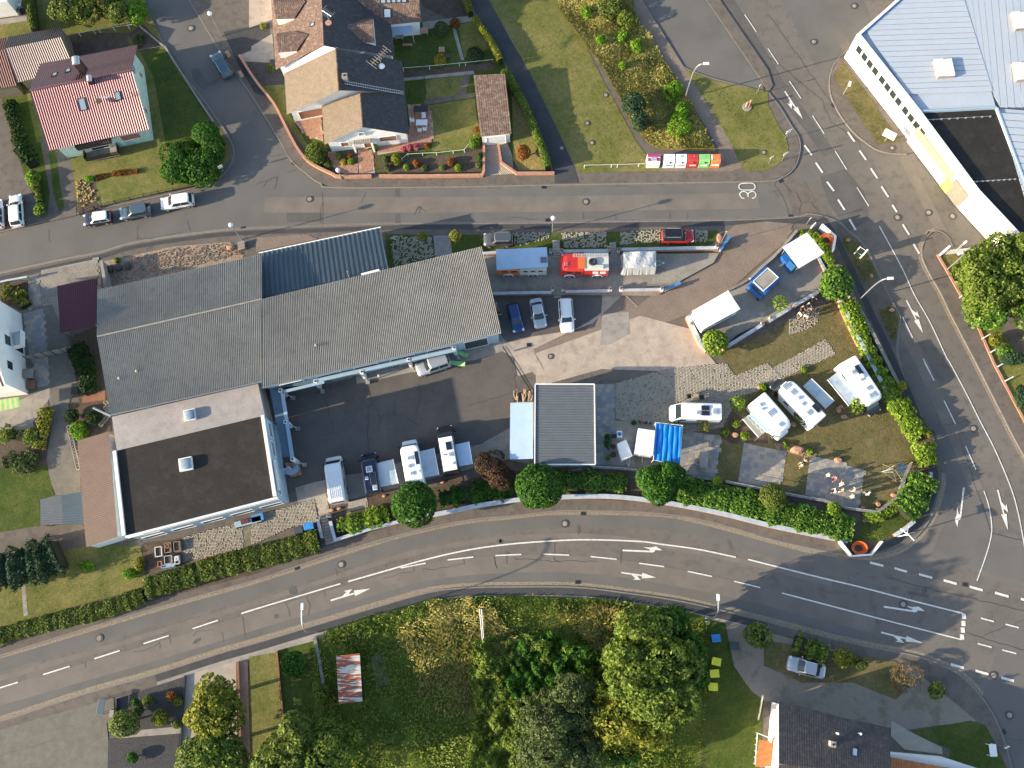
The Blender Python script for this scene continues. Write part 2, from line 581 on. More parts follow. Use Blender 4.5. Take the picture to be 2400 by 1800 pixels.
def strip(name, pts, w, z, m, off=0.0, th=0.0, sm=5, kind='structure', base=None):
 if kind == 'structure':
  LZ[1] += 1
  z += LZ[1] * .0002
 line = w3(pts, z if base is None else base)
 if sm and len(line) > 2:
  line = spline(line, sm)
 o = ribbon(MB(), line, off - w / 2, off + w / 2, z, th).build(name, m, fix=bool(th))
 if kind:
  tag(o, kind=kind)
 return o
# ground and roads
g = MB().sheet([(-700, -700), (700, -700), (700, 700), (-700, 700)], -0.03).build('ground', M['lawn_green'], fix=False)
tag(g, kind='structure')
sheet('road', c('S', '-500,-300 2900,-300 2900,2200 -500,2200'), 0.0, M['asphalt'])
ZB = 0.12
K1 = c('S', '300,-150 334,0 353,41 388,108 423,163 472,225 502,266 537,320 549,350 545,380 526,407 488,431 401,455 233,491 173,504 106,520 0,545 -160,585')
K2 = c('S', '390,-110 445,0 466,35 515,117 556,174 600,238 654,325 681,372 717,404 752,429 784,438 1034,437 1200,434 1360,431 1661,426 1800,423 1832,415 1860,393 1873,358 1872,325 1854,296 1827,252 1800,217')
K2b = c('S', '1791,217 1742,203 1661,182 1601,157 1566,125 1525,62 1485,0 1420,-110')
KW = c('S', '1656,0 1786,190 1800,217')
K6 = c('S', '-200,688 0,640 136,610 230,592 320,567 488,543 600,534 749,529 936,523 1200,522 1461,518 1700,515 1857,508 1900,500 1957,515 1990,540 2030,580 2052,624 2071,664 2098,716 2112,743 2106,789 2104,830 2117,873 2126,912 2161,980 2188,1024 2204,1067 2210,1108 2206,1143 2188,1203 2156,1251 2109,1286 2056,1301 1995,1306 1958,1299 1900,1287 1800,1264 1715,1238 1607,1213 1498,1202 1390,1199 1308,1199 1200,1211 1088,1222 953,1251 817,1289 695,1329 600,1361 407,1415 217,1470 0,1538 -200,1600')
K8 = c('S', '-200,1742 0,1689 190,1627 363,1578 515,1529 600,1505 736,1464 871,1424 1007,1386 1100,1376 1200,1374 1349,1375 1471,1389 1607,1410 1800,1456 1936,1492 2044,1516 2153,1538 2234,1570 2283,1611 2326,1668 2356,1736 2380,1830 2400,1930')
K7 = c('S', '2231,577 2218,553 2193,542 2172,558 2162,594 2180,640 2207,686 2234,743 2290,850 2349,967 2400,1064 2500,1230')
K5 = c('S', '1987,117 1963,141 1949,168 1946,206 1957,244 1990,296 2031,334 2071,355 2125,361')
block('pavement_block', K1 + c('S', '-300,600 -300,-300 280,-300'), 0, ZB, M['side'])
block('pavement_block', K2 + K2b + c('S', '1400,-300 380,-300'), 0, ZB, M['side'])
block('pavement_block', c('S', '1640,-60 1680,-60 1688,0 1800,163 1812,200 1800,217 1786,190 1656,0'), 0, 0.12, M['side'])
block('pavement_block', K6, 0, ZB, M['side'])
block('pavement_block', K8 + c('S', '2400,2200 -300,2200 -300,1745'), 0, ZB, M['side'])
block('pavement_block', K7 + c('S', '2800,1230 2800,640'), 0, ZB, M['side'])
block('pavement_block', K5 + c('S', '2250,330 2080,90'), 0, ZB, M['side'])
block('yard_ground', c('S', '2095,-20 2120,-300 2700,-300 2700,600 2420,600'), 0, ZB, M['side'])
# kerbs and gutters
for K, gut, gm in ((K1, 0.0, None), (K2, 0.12, 'kerb'), (K2b, 0.35, 'gutter'), (K6[:26], 0.2, 'kerb'), (K6[28:], 0.5, 'gutter'), (K8, 0.5, 'gutter'), (K7, 0.4, 'gutter'), (K5, 0.0, None)):
 line = spline(w3(K, ZB), 4)
 ar = 1
 o = ribbon(MB(), line, -0.15, 0.0, ZB + 0.006, 0.13).build('kerb', M['kerb'])
 tag(o, kind='structure')
 if gm:
  cx = sum(p.x for p in line) / len(line)
  side = -1
  if K is K6 or K[0] == K6[28] or K[0] == K6[0]:
   side = 1
  if K is K8:
   side = 1
  if K is K2 or K is K2b:
   side = 1
  if K is K7:
   side = -1
  if side == 1:
   o = ribbon(MB(), line, 0.0, gut, 0.008)
  else:
   o = ribbon(MB(), line, -gut - 0.15, -0.15, 0.008)
  o = o.build('gutter', M[gm], fix=False)
  tag(o, kind='structure')
Z1, Z2, Z3, Z4 = ZB + 0.004, ZB + 0.010, ZB + 0.016, ZB + 0.022
# carriageway patches of different asphalt (resurfaced strips)
zz = 0.004
sheet('road_patch', c('S', '-160,600 0,555 173,510 401,460 488,438 526,412 552,385 556,350 545,318 600,245 654,332 681,380 717,412 752,437 784,446 1200,442 1800,431 1850,505 1461,514 1200,518 936,519 749,524 600,529 488,538 320,562 136,604 0,634 -160,675'), zz, M['asphalt_grey'])
sheet('road_patch', c('S', '300,-150 390,-110 445,0 515,125 600,240 545,318 502,260 423,158 334,-5'), zz, M['asphalt_grey'])
for p in ('926,440 938,440 939,522 926,522', '672,475 697,475 697,462 722,462 722,474 755,476 752,520 672,520'):
 sheet('road_patch', c('S', p), 0.008, M['asphalt_mid'])
sheet('road_patch', c('A', '1650,600 1710,585 1800,715 1940,650 2020,640 1750,780 1670,690'), 0.008, M['asphalt_mid'])
sheet('road_patch', c('C', '1840,0 1920,0 2212,470 2212,580 2050,330'), 0.008, M['asphalt_mid'])
sheet('road_patch', c('D', '0,480 140,720 300,930 560,1290 620,1370 520,1400 300,1100 60,800 0,590'), 0.008, M['asphalt_mid'])
sheet('road_patch', c('D', '480,1360 780,1225 860,1375 540,1500'), 0.010, M['asphalt_grey'])
sheet('road_patch', c('D', '260,1480 440,1400 500,1500 330,1570'), 0.010, M['asphalt_grey'])
sheet('road_patch', c('D', '450,1530 660,1460 830,1659 870,1900 700,2000 520,1750'), 0.012, M['asphalt_mid'])
sheet('road_patch', c('S', '1840,430 1890,430 1925,500 1860,506'), 0.008, M['side'])
sheet('road_patch', c('S', '2163,0 2040,-80 2024,0 2043,45 2040,80 1978,120 1975,140 1935,200 1800,-60'), 0.006, M['asphalt_grey'])
sheet('road_patch', c('H', '1150,1080 1350,1060 1420,1240 1900,2200 1740,2240 1560,1800 1400,1400 1250,1130'), 0.008, M['asphalt'])
sheet('road_patch', c('X', '310,320 410,290 520,540 410,550'), 0.010, M['asphalt_mid'])
sheet('road_patch', c('X', '0,0 30,0 410,555 560,640 830,1480 1106,1540 1106,1900 300,1659 460,1300 420,900 300,500'), 0.006, M['asphalt_grey'])
sheet('road_patch', c('S', '2280,1700 2360,1450 2600,1500 2600,1900 2400,1900'), 0.006, M['asphalt_grey'])
strip('road_patch', c('S', '0,1560 217,1495 407,1438 600,1384 817,1314 953,1273 1088,1244 1200,1232 1308,1222 1498,1224 1607,1236 1800,1287 1900,1312 2050,1330'), 1.5, 0.006, M['asphalt_grey'])
strip('road_patch', c('S', '0,1668 190,1605 515,1507 736,1443 871,1403 1007,1365 1200,1352 1349,1353 1471,1367 1607,1388 1800,1434 1936,1468 2044,1492'), 1.0, 0.006, M['asphalt_grey'])
M['worn'] = mat('worn_lane', (0.172, 0.15, 0.131), 0.85, vs=0.3, grain=0.07, gs=8, dirt=(0.14, 0.125, 0.112), dirt_s=.4, spec=.25)
for s_, w_ in (('-60,1607 217,1528 407,1470 600,1413 817,1343 953,1300 1100,1272 1250,1258 1400,1257 1553,1278 1725,1312 1950,1368', .6), ('-60,1650 190,1578 407,1515 600,1455 817,1392 1007,1340 1200,1322 1400,1326 1607,1358 1800,1400 2050,1464', 2.0), ('1960,70 2010,160 2070,270 2130,390 2180,490 2230,590 2290,710 2330,800', 1.4), ('1985,550 2045,640 2110,760 2150,830 2200,940 2250,1050 2290,1150', 1.6), ('620,480 900,480 1300,478 1780,470', 2.2)):
 strip('worn_lane', c('S', s_), w_, 0.009, M['worn'])
for p in ('J 2105,1355 18', 'O 320,125 36', 'O 175,348 20', 'Y 1013,327 18', 'Y 1060,440 22', 's 1355,1385 5', 's 1985,1500 5', 'Z 1350,125 26'):
 tl, q, r_ = p.split()
 u, v = c(tl, q)[0]
 P = at(u, v, 0)
 rr = float(r_) / 3.687 / 19.5
 o = MB().sheet([(P.x + rr * math.cos(a), P.y + rr * math.sin(a)) for a in np.linspace(0, 6.28, 13)[:-1]], 0.0237).build('road_patch', M['asphalt_mid'], fix=False)
 tag(o, kind='structure')
for p in ('M 1660,585 1690,545 1740,530 1735,555 1695,585', 'K 570,1400 590,1400 588,1470 575,1490', 'K 1855,1530 1880,1520 1910,1600 1885,1620', 'Y 1670,190 1695,180 1690,265 1675,272', 'Z 1330,110 1350,100 1375,140 1360,150',
          'Z 1570,460 1610,445 1645,465 1620,480', 'Z 1210,130 1390,160 1390,190 1210,160'):
 sheet('road_patch', c(p[0], p[2:]), 0.013, M['asphalt_mid'])
# cracks sealed with tar
CR = ['F 1380,150 1410,125 1470,165 1530,140', 'F 1410,125 1365,200', 'F 1420,120 1405,190', 'F 905,90 940,40 945,0', 'F 575,280 580,120 570,0', 'F 550,270 570,90', 'E 1185,290 1182,415', 'E 1620,250 1640,340', 'E 420,320 430,430',
      'E 1190,400 1300,405 1400,380 1500,360 1560,345', 'B 0,1590 100,1560 180,1520 160,1640', 'B 100,1560 60,1620', 'B 270,1485 350,1465', 'B 90,1310 110,1350 230,1330', 'G 320,50 400,30 520,50 600,45', 'G 980,0 985,50', 'G 1265,0 1268,55', 'G 1735,0 1737,50', 'G 1880,0 1885,50',
      'D 90,1500 60,1600 100,1650 0,1660', 'D 130,1570 200,1659', 'D 230,1490 150,1480', 'H 100,0 150,90 180,200', 'H 270,180 285,100 380,85 430,180', 'H 285,100 245,0',
      'M 1370,570 1390,600 1380,630', 'M 1460,530 1475,580', 'M 1150,660 1300,625 1380,580', 'M 1665,520 1700,480 1850,460', 'M 2090,350 2120,520', 'M 1915,490 1930,570', 'M 730,740 740,790',
      'O 250,220 290,290 290,350', 'O 430,180 465,240 450,340', 'O 590,140 600,175', 'Y 950,480 975,555', 'Y 1060,450 1065,525', 'Y 330,560 440,575 550,550 690,520 695,450', 'Y 1120,475 1300,490 1450,500 1600,490 1850,500',
      'Y 1475,300 1470,490 1520,510', 'Y 2060,380 2045,520', 'Y 0,650 130,610 250,590', 'Z 1000,0 1500,140 1760,195 2212,300', 'Z 1700,490 2212,640', 'Z 1850,520 2212,380', 'X 540,600 680,1050 820,1470 1106,1540', 'X 400,545 720,480',
      'D 800,1230 540,1050 460,860 100,560 0,500', 'D 0,120 540,880 830,1240', 'Y 240,480 260,590', 'J 690,1590 700,1659', 'J 2060,1500 2085,1600', 'Z 2060,1410 2212,1420', 'C 1700,0 1900,260 2200,640',
      'J 860,225 960,195 1010,175 960,0', 'J 1010,175 1080,300 1060,400 1020,410', 'J 1080,300 1110,275 1190,262 1200,140', 'J 1190,262 1280,275 1320,310 1415,355', 'J 970,200 975,330 960,420 980,570', 'J 1400,0 1410,80 1420,140 1370,265', 'J 1815,190 1950,150 2212,80',
      'J 640,0 650,80 600,130 630,260', 'J 540,450 660,410 740,470', 'J 650,300 670,400', 'G 400,1390 390,1420 410,1560', 'G 550,1170 590,1260 640,1350']
mb = MB()
mb2 = MB()
for s_ in CR:
 pts = c(s_[0], s_[2:])
 yard = s_[0] in 'JG' and 'J 690' not in s_ and 'J 2060' not in s_ and not s_.startswith(('G 320', 'G 980', 'G 1265', 'G 1735', 'G 1880'))
 z = (Z4 + 0.05) if yard else 0.031
 line = w3(pts, z)
 fine = []
 for i in range(len(line) - 1):
  nseg = max(2, int((line[i + 1] - line[i]).length / 0.45))
  for k in range(nseg):
   p = line[i].lerp(line[i + 1], k / nseg)
   fine.append(p + Vector((rnd.uniform(-.09, .09), rnd.uniform(-.09, .09), 0)))
 fine.append(line[-1])
 ribbon(mb2 if yard else mb, fine, -0.02, 0.02, z)
tag(mb.build('road_cracks', M['asphalt_black'], fix=False), kind='stuff')
tag(mb2.build('yard_cracks', M['asphalt_black'], fix=False), kind='stuff')
# road markings
ZM = 0.034
def line_mark(tile, s, w=0.14):
 strip('lane_line', c(tile, s), w, ZM, M['roadwhite'], sm=6 if s.count(' ') > 1 else 0)
line_mark('S', '816,1363 900,1339 1003,1310 1103,1288 1198,1275 1307,1267 1388,1265 1500,1269 1553,1276 1634,1287 1725,1306', 0.17)
line_mark('S', '1753,1311 1908,1350 2017,1376 2139,1408 2258,1438', 0.17)
line_mark('S', '566,1438 600,1427 798,1368', 0.15)
line_mark('S', '1833,1390 2050,1447 2253,1499', 0.15)
line_mark('S', '2061,530 2093,588 2120,640 2142,689 2180,756 2217,835 2226,850 2263,919 2296,985 2325,1040 2352,1100 2374,1157 2388,1210 2400,1273 2420,1380', 0.13)
line_mark('X', '760,1108 800,1230 825,1380 822,1500 780,1659 700,1886', 0.12)
for tl, s_, w_ in [
 ('M', '-60,985 155,918|372,852 603,780|815,715 1035,645|1240,585 1457,515|1665,455 1883,383|2085,325 2300,258', .15),
 ('J', '1250,1590 1468,1548', .14), ('Y', '550,488 773,462|962,450 1188,440|1378,438 1600,446|1785,458 2010,482', .15), ('S', '1498,1320 1557,1328|1612,1339 1669,1351', .15), ('Q', '1920,45 2145,100', .15),
 ('s', '1025,1020 1258,1078|1450,1118 1665,1180|1872,1222 2100,1285', .26), ('Z', '1518,37 1632,68|1742,92 1857,123|1962,144 2080,178|2185,197 2300,230|1580,763 1695,795|1793,818 1907,850|2015,878 2127,907', .28),
 ('Z', '1840,364 1953,394|2053,417 2167,447|1813,584 1933,616|2025,639 2145,670', .16),
 ('D', '0,420 90,555|185,700 285,850|385,1000 485,1155|580,1305 680,1465|770,1620 870,1780', .12), ('C', '2010,125 2112,275', .12),
 ('D', '315,1255 378,1340|413,1405 472,1492|510,1570 570,1650|690,1140 748,1225|790,1300 848,1382|888,1455 945,1540|980,1610 1040,1702', .25),
 ('H', '605,65 663,155|703,235 758,328|1075,112 1113,172|1165,280 1220,370|1258,450 1308,533', .25), ('H', '1163,1080 1250,1258|1342,1440 1435,1630', .13), ('X', '248,0 330,155|415,328 515,530|602,722 690,922', .13)]:
 for q in s_.split('|'):
  line_mark(tl, q, w_)
for q in ('1692,348', '1688,410', '1683,468', '1676,528'):
 P = at(*c('Z', q)[0], 0)
 tag(MB().box(P.x, P.y, ZM - 0.003, .46, .58, .004, -.05).build('stop_line', M['roadwhite']), kind='structure')
def arrow(tile, s, kind, side):
 a, b = [at(u, v, 0) for u, v in c(tile, s)]
 L = (b - a).length
 t = (b - a).normalized()
 n = Vector((-t.y, t.x, 0)) * side
 if kind == 'both':
  polys = [[(0, -.09), (0, .09), (.62, .09), (.62, -.09)], [(.6, -.33), (.6, .33), (1, 0)],
                 [(.3, .09), (.42, .42), (.36, .62), (.58, .52), (.53, .4), (.46, .09)]]
 else:
  polys = [[(0, -.1), (0, .1), (.75, .1), (.75, -.1)], [(.68, -.1), (.76, -.1), (.82, .06), (.78, .3), (.68, .3)], [(.52, .48), (.76, .12), (.82, .18), (1.0, .2), (.84, .62), (.7, .46)]]
 for pl in polys:
  o = MB().sheet([a + t * (x * L) + n * y for x, y in pl], ZM + 0.002 * polys.index(pl)).build('lane_arrow', M['roadwhite'], fix=False)
  tag(o, kind='structure')
arrow('O', '645,212 990,108', 'both', 1)
arrow('K', '955,1622 1300,1636', 'hook', 1)
arrow('Y', '2050,597 2350,640', 'both', -1)
arrow('Z', '1000,265 1355,320', 'hook', 1)
arrow('Z', '977,487 1335,577', 'both', -1)
arrow('H', '1195,935 1340,1222', 'both', 1)
arrow('X', '585,1080 545,1425', 'hook', -1)
arrow('X', '878,1100 967,1450', 'both', 1)
arrow('D', '145,790 300,1030', 'both', -1)
# the painted 30, rotated a quarter turn
D30 = lambda s_: [(1700 + float(q.split(',')[0]) / 13.825, 400 + float(q.split(',')[1]) / 13.825) for q in s_.split()]
strip('speed_number', D30('600,405 850,405 930,440 965,520 930,600 850,625 560,625 475,590 435,520 475,440 560,410 600,405'), .13, ZM, M['roadwhite'], sm=5)
strip('speed_number', D30('620,890 540,880 475,800 475,730 540,680 620,675 700,720 735,790 735,850'), .14, ZM, M['roadwhite'], sm=5)
strip('speed_number', D30('735,790 760,720 850,675 940,690 990,770 970,850 900,890 860,885'), .14, ZM + 0.002, M['roadwhite'], sm=5)
strip('bay_line', c('M', '500,1205 520,1390'), .1, Z2, M['roadwhite'])
strip('bay_line', c('M', '38,1350 55,1530'), .1, Z2, M['roadwhite'])
# manholes and drains
mh = thing('manhole_cover', 'x', 'manhole cover')
MB().lathe(0, 0, [(.52, 0), (.52, .02), (.34, .022)], 20).build('frame', M['iron'], mh, local=True)
MB().lathe(0, 0, [(.31, .0), (.31, .035), (.1, .04)], 20).build('cover', M['conc'], mh, local=True)
MH = [('A', '1650,245', 'manhole in the narrow street above the blue hatchback', 0), ('F', '463,62', 'manhole at the corner of the patched asphalt by the long shed street', 0), ('D', '395,362', 'manhole left of the white warehouse corner', 0),
      ('D', '745,52', 'manhole furthest up the road by the warehouse', 0), ('H', '1118,220', 'manhole beside the dashes opposite the warehouse gate', 0), ('H', '1387,178', 'left manhole in the warehouse gateway', 0),
      ('H', '1593,210', 'manhole nearest the warehouse wall in the gateway', 0), ('X', '668,570', 'manhole on the right road beside the solid line', 0), ('J', '735,1560', 'manhole in the bottom road below the blue bin', 0),
      ('K', '457,1392', 'manhole in the bottom road under the curved white wall', 0), ('M', '858,537', 'leftmost manhole in the bottom road', 0), ('Z', '1168,245', 'manhole beside the painted left-turn arrow', 0),
      ('Z', '1948,858', 'manhole at the end of the thick dashes in the lower right', 0), ('Z', '2087,1203', 'manhole in the lower right corner road', 0), ('C', '430,1280', 'manhole in the dark footpath', Z1), ('C', '650,1065', 'manhole at the shade edge of the lawn', Z1), ('C', '690,1235', 'manhole nearest the white rail on the lawn', Z1), ('C', '810,822', 'manhole beside the golden bank on the lawn', Z1),
      ('G', '702,1237', 'manhole in the brown yard ramp', Z3), ('D', '1072,1280', 'round cover on the pavement tip by the warehouse', Z1), ('S', '1373,473', 'manhole in the middle of the upper street', 0), ('C', '2175,1318', 'small round cover on the triangular lawn', Z1)]
for i, (tl, q, lb, z) in enumerate(MH):
 z = z + (.05 if z else .025)
 P = at(*c(tl, q)[0], z)
 if i == 0:
  mh.location = (P.x, P.y, z + .014)
  mh['label'] = lb
 else:
  o = copy_tree(mh, (P.x, P.y, z + .014), label=lb)
  o.scale = (.72, .72, 1) if z > .1 or 'round cover' in lb else (.9, .9, 1)
dr = thing('drain_grate', 'x', 'drain')
MB().box(0, 0, 0, .55, .42, .02).build('frame', M['iron'], dr, local=True)
mb = MB()
for k in range(5):
 mb.box(-.2 + .1 * k, 0, .02, .05, .34, .012)
mb.build('grate', M['darkmetal'], dr, local=True)
DR = [('B', '325,1408', 'drain at the kerb bend below the big grass bush', 1.0), ('C', '273,1618', 'drain at the kerb below the dark footpath', 0), ('G', '675,58', 'drain beside the globe lamp kerb', 0), ('Y', '1720,88', 'drain on the upper kerb of the bottom road', 0), ('Y', '1672,680', 'drain on the lower kerb of the bottom road', 0),
      ('J', '352,1592', 'drain on the kerb below the steps to the yard', .3), ('X', '925,447', 'drain on the right kerb of the right road', 2.0), ('D', '560,910', 'drain at the tip kerb by the warehouse verge', 2.2), ('C', '2185,755', 'drain by the thin sign post at the car park edge', 1), ('Z', '1700,75', 'drain between the thick dashes', -.2), ('E', '2098,312', 'drain beside the globe lamp left of the sheds', .1), ('D', '110,1565', 'drain at the rounded corner by the thirty marking', .5), ('H', '195,208', 'drain at the top of the curved kerb', 0), ('X', '318,605', 'drain under the hedge on the inner bend', 2.0), ('Z', '2040,1345', 'drain at the kerb in the lower right corner', 2.0), ('s', '515,882', 'drain left of the orange hose planter', -.3), ('H', '1390,360', 'drain at the island nose', 1.0), ('G', '515,1135', 'square drain in the pale yard', 0)]
for i, (tl, q, lb, rz) in enumerate(DR):
 z = Z3 + .06 if tl == 'G' and '1135' in q else (.036 if tl in 'YBMJZ' else 0.036)
 P = at(*c(tl, q)[0], z)
 if i == 0:
  dr.location = (P.x, P.y, z)
  dr.rotation_euler.z = rz
  dr['label'] = lb
 else:
  copy_tree(dr, (P.x, P.y, z), rz, label=lb)
# surfaces on the blocks
def gs(name, tile, s, z, m):
 return sheet(name, c(tile, s), z, M[m])
# top left garden
gs('lawn', 'S', '-160,-60 320,-150 345,20 380,100 415,160 462,225 492,266 526,320 538,350 532,380 515,402 480,424 395,448 184,492 130,330 -160,330', Z1, 'lawn')
gs('lawn', 'S', '322,110 388,116 420,175 462,232 495,275 520,320 500,350 390,345 360,180', Z2, 'lawn_green')
gs('vegetable_bed', 'A', '1100,290 1240,210 1420,395 1190,450 1150,380', Z2, 'soil')
gs('garden_bed', 'A', '600,290 1100,280 1120,440 600,500', Z2, 'soil')
gs('driveway', 'A', '380,1100 600,1320 650,1659 660,1860 400,1920 330,1500', Z2, 'side')
gs('grass_strip', 'A', '420,1310 480,1300 530,1659 560,1800 510,1830 460,1659', Z3, 'lawn_green')
gs('grass_strip', 'A', '310,1230 350,1230 430,1659 410,1850 370,1700', Z3, 'lawn_green')
gs('drive_yard', 'S', '-160,230 60,220 90,460 118,515 0,540 -160,580', Z2, 'side')
gs('lawn', 'S', '0,215 60,215 85,330 105,460 95,490 60,420 30,330', Z3, 'lawn_green')
gs('path', 'S', '0,20 68,20 75,45 0,55', Z2, 'soil')
gs('pale_path', 'S', '-20,48 62,36 64,48 -20,62', Z3, 'conc')
sheet('stone_bed', c('A', '660,1560 825,1560 850,1850 690,1870'), Z2, M['soil'])
# pavement opposite
gs('driveway', 'A', '1790,60 2212,-60 2300,-60 2330,190 1930,265', Z1, 'side')
gs('gravel_garden', 'A', '1930,275 2330,195 2330,840 2200,800 2060,560', Z1, 'dark_gravel')
gs('path', 'A', '2060,480 2330,370 2330,540 2110,530', Z2, 'conc')
gs('gravel_garden', 'B', '-30,350 165,290 250,640 240,730 30,745 -20,650', Z1, 'dark_gravel')
gs('driveway', 'B', '-60,-100 140,-100 140,170 -60,240', Z2, 'pink_conc')
gs('path', 'B', '-40,400 140,290 160,510 -40,530', Z2, 'conc')
gs('lawn', 'B', '40,745 250,730 600,980 620,1280 480,1380 280,1080 100,830', Z1, 'lawn')
gs('garden_ground', 'B', '250,600 1350,300 1420,200 1850,130 2140,540 2212,700 2290,1400 2212,1480 1960,1500 740,1500 560,1440 280,980', Z1, 'lawn_green')
gs('flower_bed', 'B', '680,1330 870,1290 1040,1310 1040,1495 740,1500 560,1440 440,1300 600,1250', Z2, 'soil')
gs('flower_bed', 'B', '1060,1340 1330,1360 1800,1330 1860,1240 1960,1240 1960,1490 1080,1490', Z2, 'soil')
gs('kitchen_garden', 'B', '1440,50 1660,160 1850,125 1760,0 1500,-100 1430,-50', Z2, 'soil')
gs('path', 'B', '1440,190 1870,130 1880,180 1500,250 1440,240', Z3, 'conc')
gs('path', 'B', '1690,220 1720,220 1800,520 1770,520', Z3, 'conc')
gs('lawn', 'B', '1740,210 1880,190 2020,420 1800,500', Z2, 'lawn')
gs('lawn', 'B', '1200,400 1690,240 1770,510 1280,590', Z2, 'lawn_green')
gs('flower_bed', 'B', '1270,620 2050,540 2060,600 1270,670', Z2, 'soil')
gs('path', 'B', '1270,675 1880,610 1890,640 1270,700', Z3, 'conc')
gs('lawn', 'B', '1460,690 1790,650 1780,780 1750,820 1470,860', Z2, 'lawn')
gs('path', 'B', '1450,870 1740,815 1800,640 1850,650 1810,810 1890,800 1890,840 1460,905', Z3, 'side')
gs('lawn', 'B', '1490,910 1890,850 1930,1200 1800,1300 1520,1310 1530,1100', Z3, 'lawn')
gs('driveway', 'B', '1970,1240 2165,1215 2212,1340 2230,1500 1960,1520', Z3, 'pink_conc')
gs('lawn', 'C', '0,830 60,850 260,1270 350,1470 60,1470 10,1380', Z2, 'golden')
gs('footpath', 'S', '1060,-80 1120,-80 1145,0 1200,98 1241,168 1295,279 1346,393 1356,428 1300,430 1300,407 1281,347 1249,271 1200,174 1172,127 1099,0', Z1, 'asphalt_dark')
gs('lawn', 'S', '1125,-80 1300,-80 1330,20 1420,200 1490,330 1512,360 1590,400 1440,402 1356,406 1295,279 1241,168 1200,98 1147,0', Z1, 'lawn')
gs('grass_bank', 'C', '360,-120 1000,-120 1060,150 1400,650 1760,1290 1750,1310 1280,1290 1190,1250 1040,1080 960,900 800,600 420,100', Z2, 'golden')
gs('footpath', 'C', '1040,-60 1090,-60 1500,600 1850,1160 1990,1450 1900,1480 1280,1480 1280,1440 1760,1400 1790,1290 1380,620 1060,150', Z2, 'brown_chip')
gs('verge', 'C', '1470,590 1700,690 2212,790 2212,900', Z1, 'lawn')
gs('lawn', 'S', '1602,160 1690,196 1780,222 1800,245 1822,290 1842,320 1848,345 1843,365 1820,388 1790,400 1745,400 1700,330 1650,250', Z1, 'lawn')
gs('car_park', 'S', '1485,-60 1640,-60 1656,0 1786,190 1791,215 1742,203 1661,182 1601,157 1566,125 1525,62', 0.004, 'asphalt_grey')
gs('verge', 'D', '640,530 840,780 1000,1020 1150,1220 950,1250 560,660', Z1, 'lawn_dry')
# inner blocks of the main site
gs('new_asphalt', 'S', '936,527 1200,526 1461,522 1700,519 1857,512 1890,508 1930,518 1930,532 1870,523 1700,529 1461,533 1200,537 936,537', Z1, 'asphalt_dark')
strip('new_asphalt', c('S', '0,653 136,623 230,603 320,578 488,553 600,545 749,540 936,533'), .55, Z1, M['asphalt_dark'])
strip('new_asphalt', c('S', '1925,510 1955,550 1975,590 2005,650 2040,730 2075,800 2105,870 2135,935 2160,1000 2180,1060 2192,1120 2180,1180 2150,1230 2100,1268 2050,1287'), .75, Z1, M['asphalt_dark'])  # dark colour holds new asphalt and the shadow of wall and hedge
gs('verge', 'H', '660,370 800,440 940,700 960,740 820,790 640,440', Z1, 'lawn_dry')
gs('verge', 'H', '950,1020 1060,980 1130,1080 1110,1290 1060,1270', Z1, 'lawn_dry')
gs('yard_concrete', 'E', '340,720 500,690 860,605 880,860 560,1240 600,1320 700,1420 620,1650 560,1850 430,1850 400,1400 180,1040 240,760', Z1, 'terrace')
gs('rubble_plot', 'E', '890,600 1180,540 1500,470 1990,430 2110,540 2080,590 910,830', Z1, 'rubble')
gs('pavement', 'S', '600,556 720,549 745,560 600,590', Z2, 'brown_chip')
gs('path', 'S', '1015,552 1055,552 1062,610 1020,605', Z3, 'slab_blue')
gs('parking_verge', 'S', '903,548 1015,552 1288,546 1320,546 1425,543 1455,543 1680,540 1690,560 1690,590 1100,600 910,640', Z1, 'lawn_green')
gs('terrace_floor', 'S', '1105,600 1685,593 1672,616 1600,655 1540,693 1130,690', 0.35, 'terrace')
gs('ramp', 'G', '1330,700 1450,810 2212,170 2300,100 2560,70 2800,90 2740,240 2212,680 1900,870 1400,1050 1140,1140 700,1340 600,1340 560,1170 900,1020 1000,1010', Z2, 'brown_chip')
gs('driveway', 'S', '1700,540 1860,538 1842,560 1700,690 1620,740 1500,740 1600,670 1690,600', Z3, 'brown_chip')
gs('yard_concrete', 'G', '-20,1120 280,700 720,700 1340,690 1460,810 900,1010 560,1170 720,1480 400,1560 280,1250 0,1270', Z1, 'pink_conc')
gs('parking_yard', 'G', '230,710 1150,705 1140,860 1040,930 900,1010 440,1080 210,1150 270,1000', Z2, 'yard_asphalt')
gs('yard_concrete', 'S', '1250,830 1500,740 1615,770 1660,830 1705,885 1560,870 1410,865 1272,903 1250,880', Z3, 'pink_conc')
gs('yard_concrete', 'K', '-120,20 200,180 720,190 900,180 890,500 1240,510 1480,610 1480,960 1080,925 690,890 190,890 -20,840 -260,690 -260,420', Z2, 'terrace')
gs('concrete_patch', 'G', '1150,870 1380,850 1390,1040 1220,1130 1130,1140', Z4, 'conc')
gs('concrete_patch', 'G', '390,1420 540,1370 575,1400 570,1500 540,1590 420,1560', Z3, 'side')
gs('yard_asphalt', 'S', '650,935 1165,815 1205,840 1215,890 1200,1000 1110,1050 920,1100 690,1150 672,1160', Z2, 'yard_asphalt')
gs('forecourt_path', 'F', '860,1540 1300,1440 1660,1340 2110,1230 2212,1350 1900,1450 1700,1480 870,1659', Z3, 'conc')
gs('parking_pad', 'J', '340,895 500,850 900,770 1240,680 2212,460 2212,640 1200,900 960,960 630,1040 360,1020', Z3, 'conc')
gs('grey_pad', 'J', '760,790 900,770 960,960 780,1000', Z4, 'terrace')
gs('gravel_bed', 'J', '620,1080 780,1040 800,1090 640,1140', Z4, 'soil')
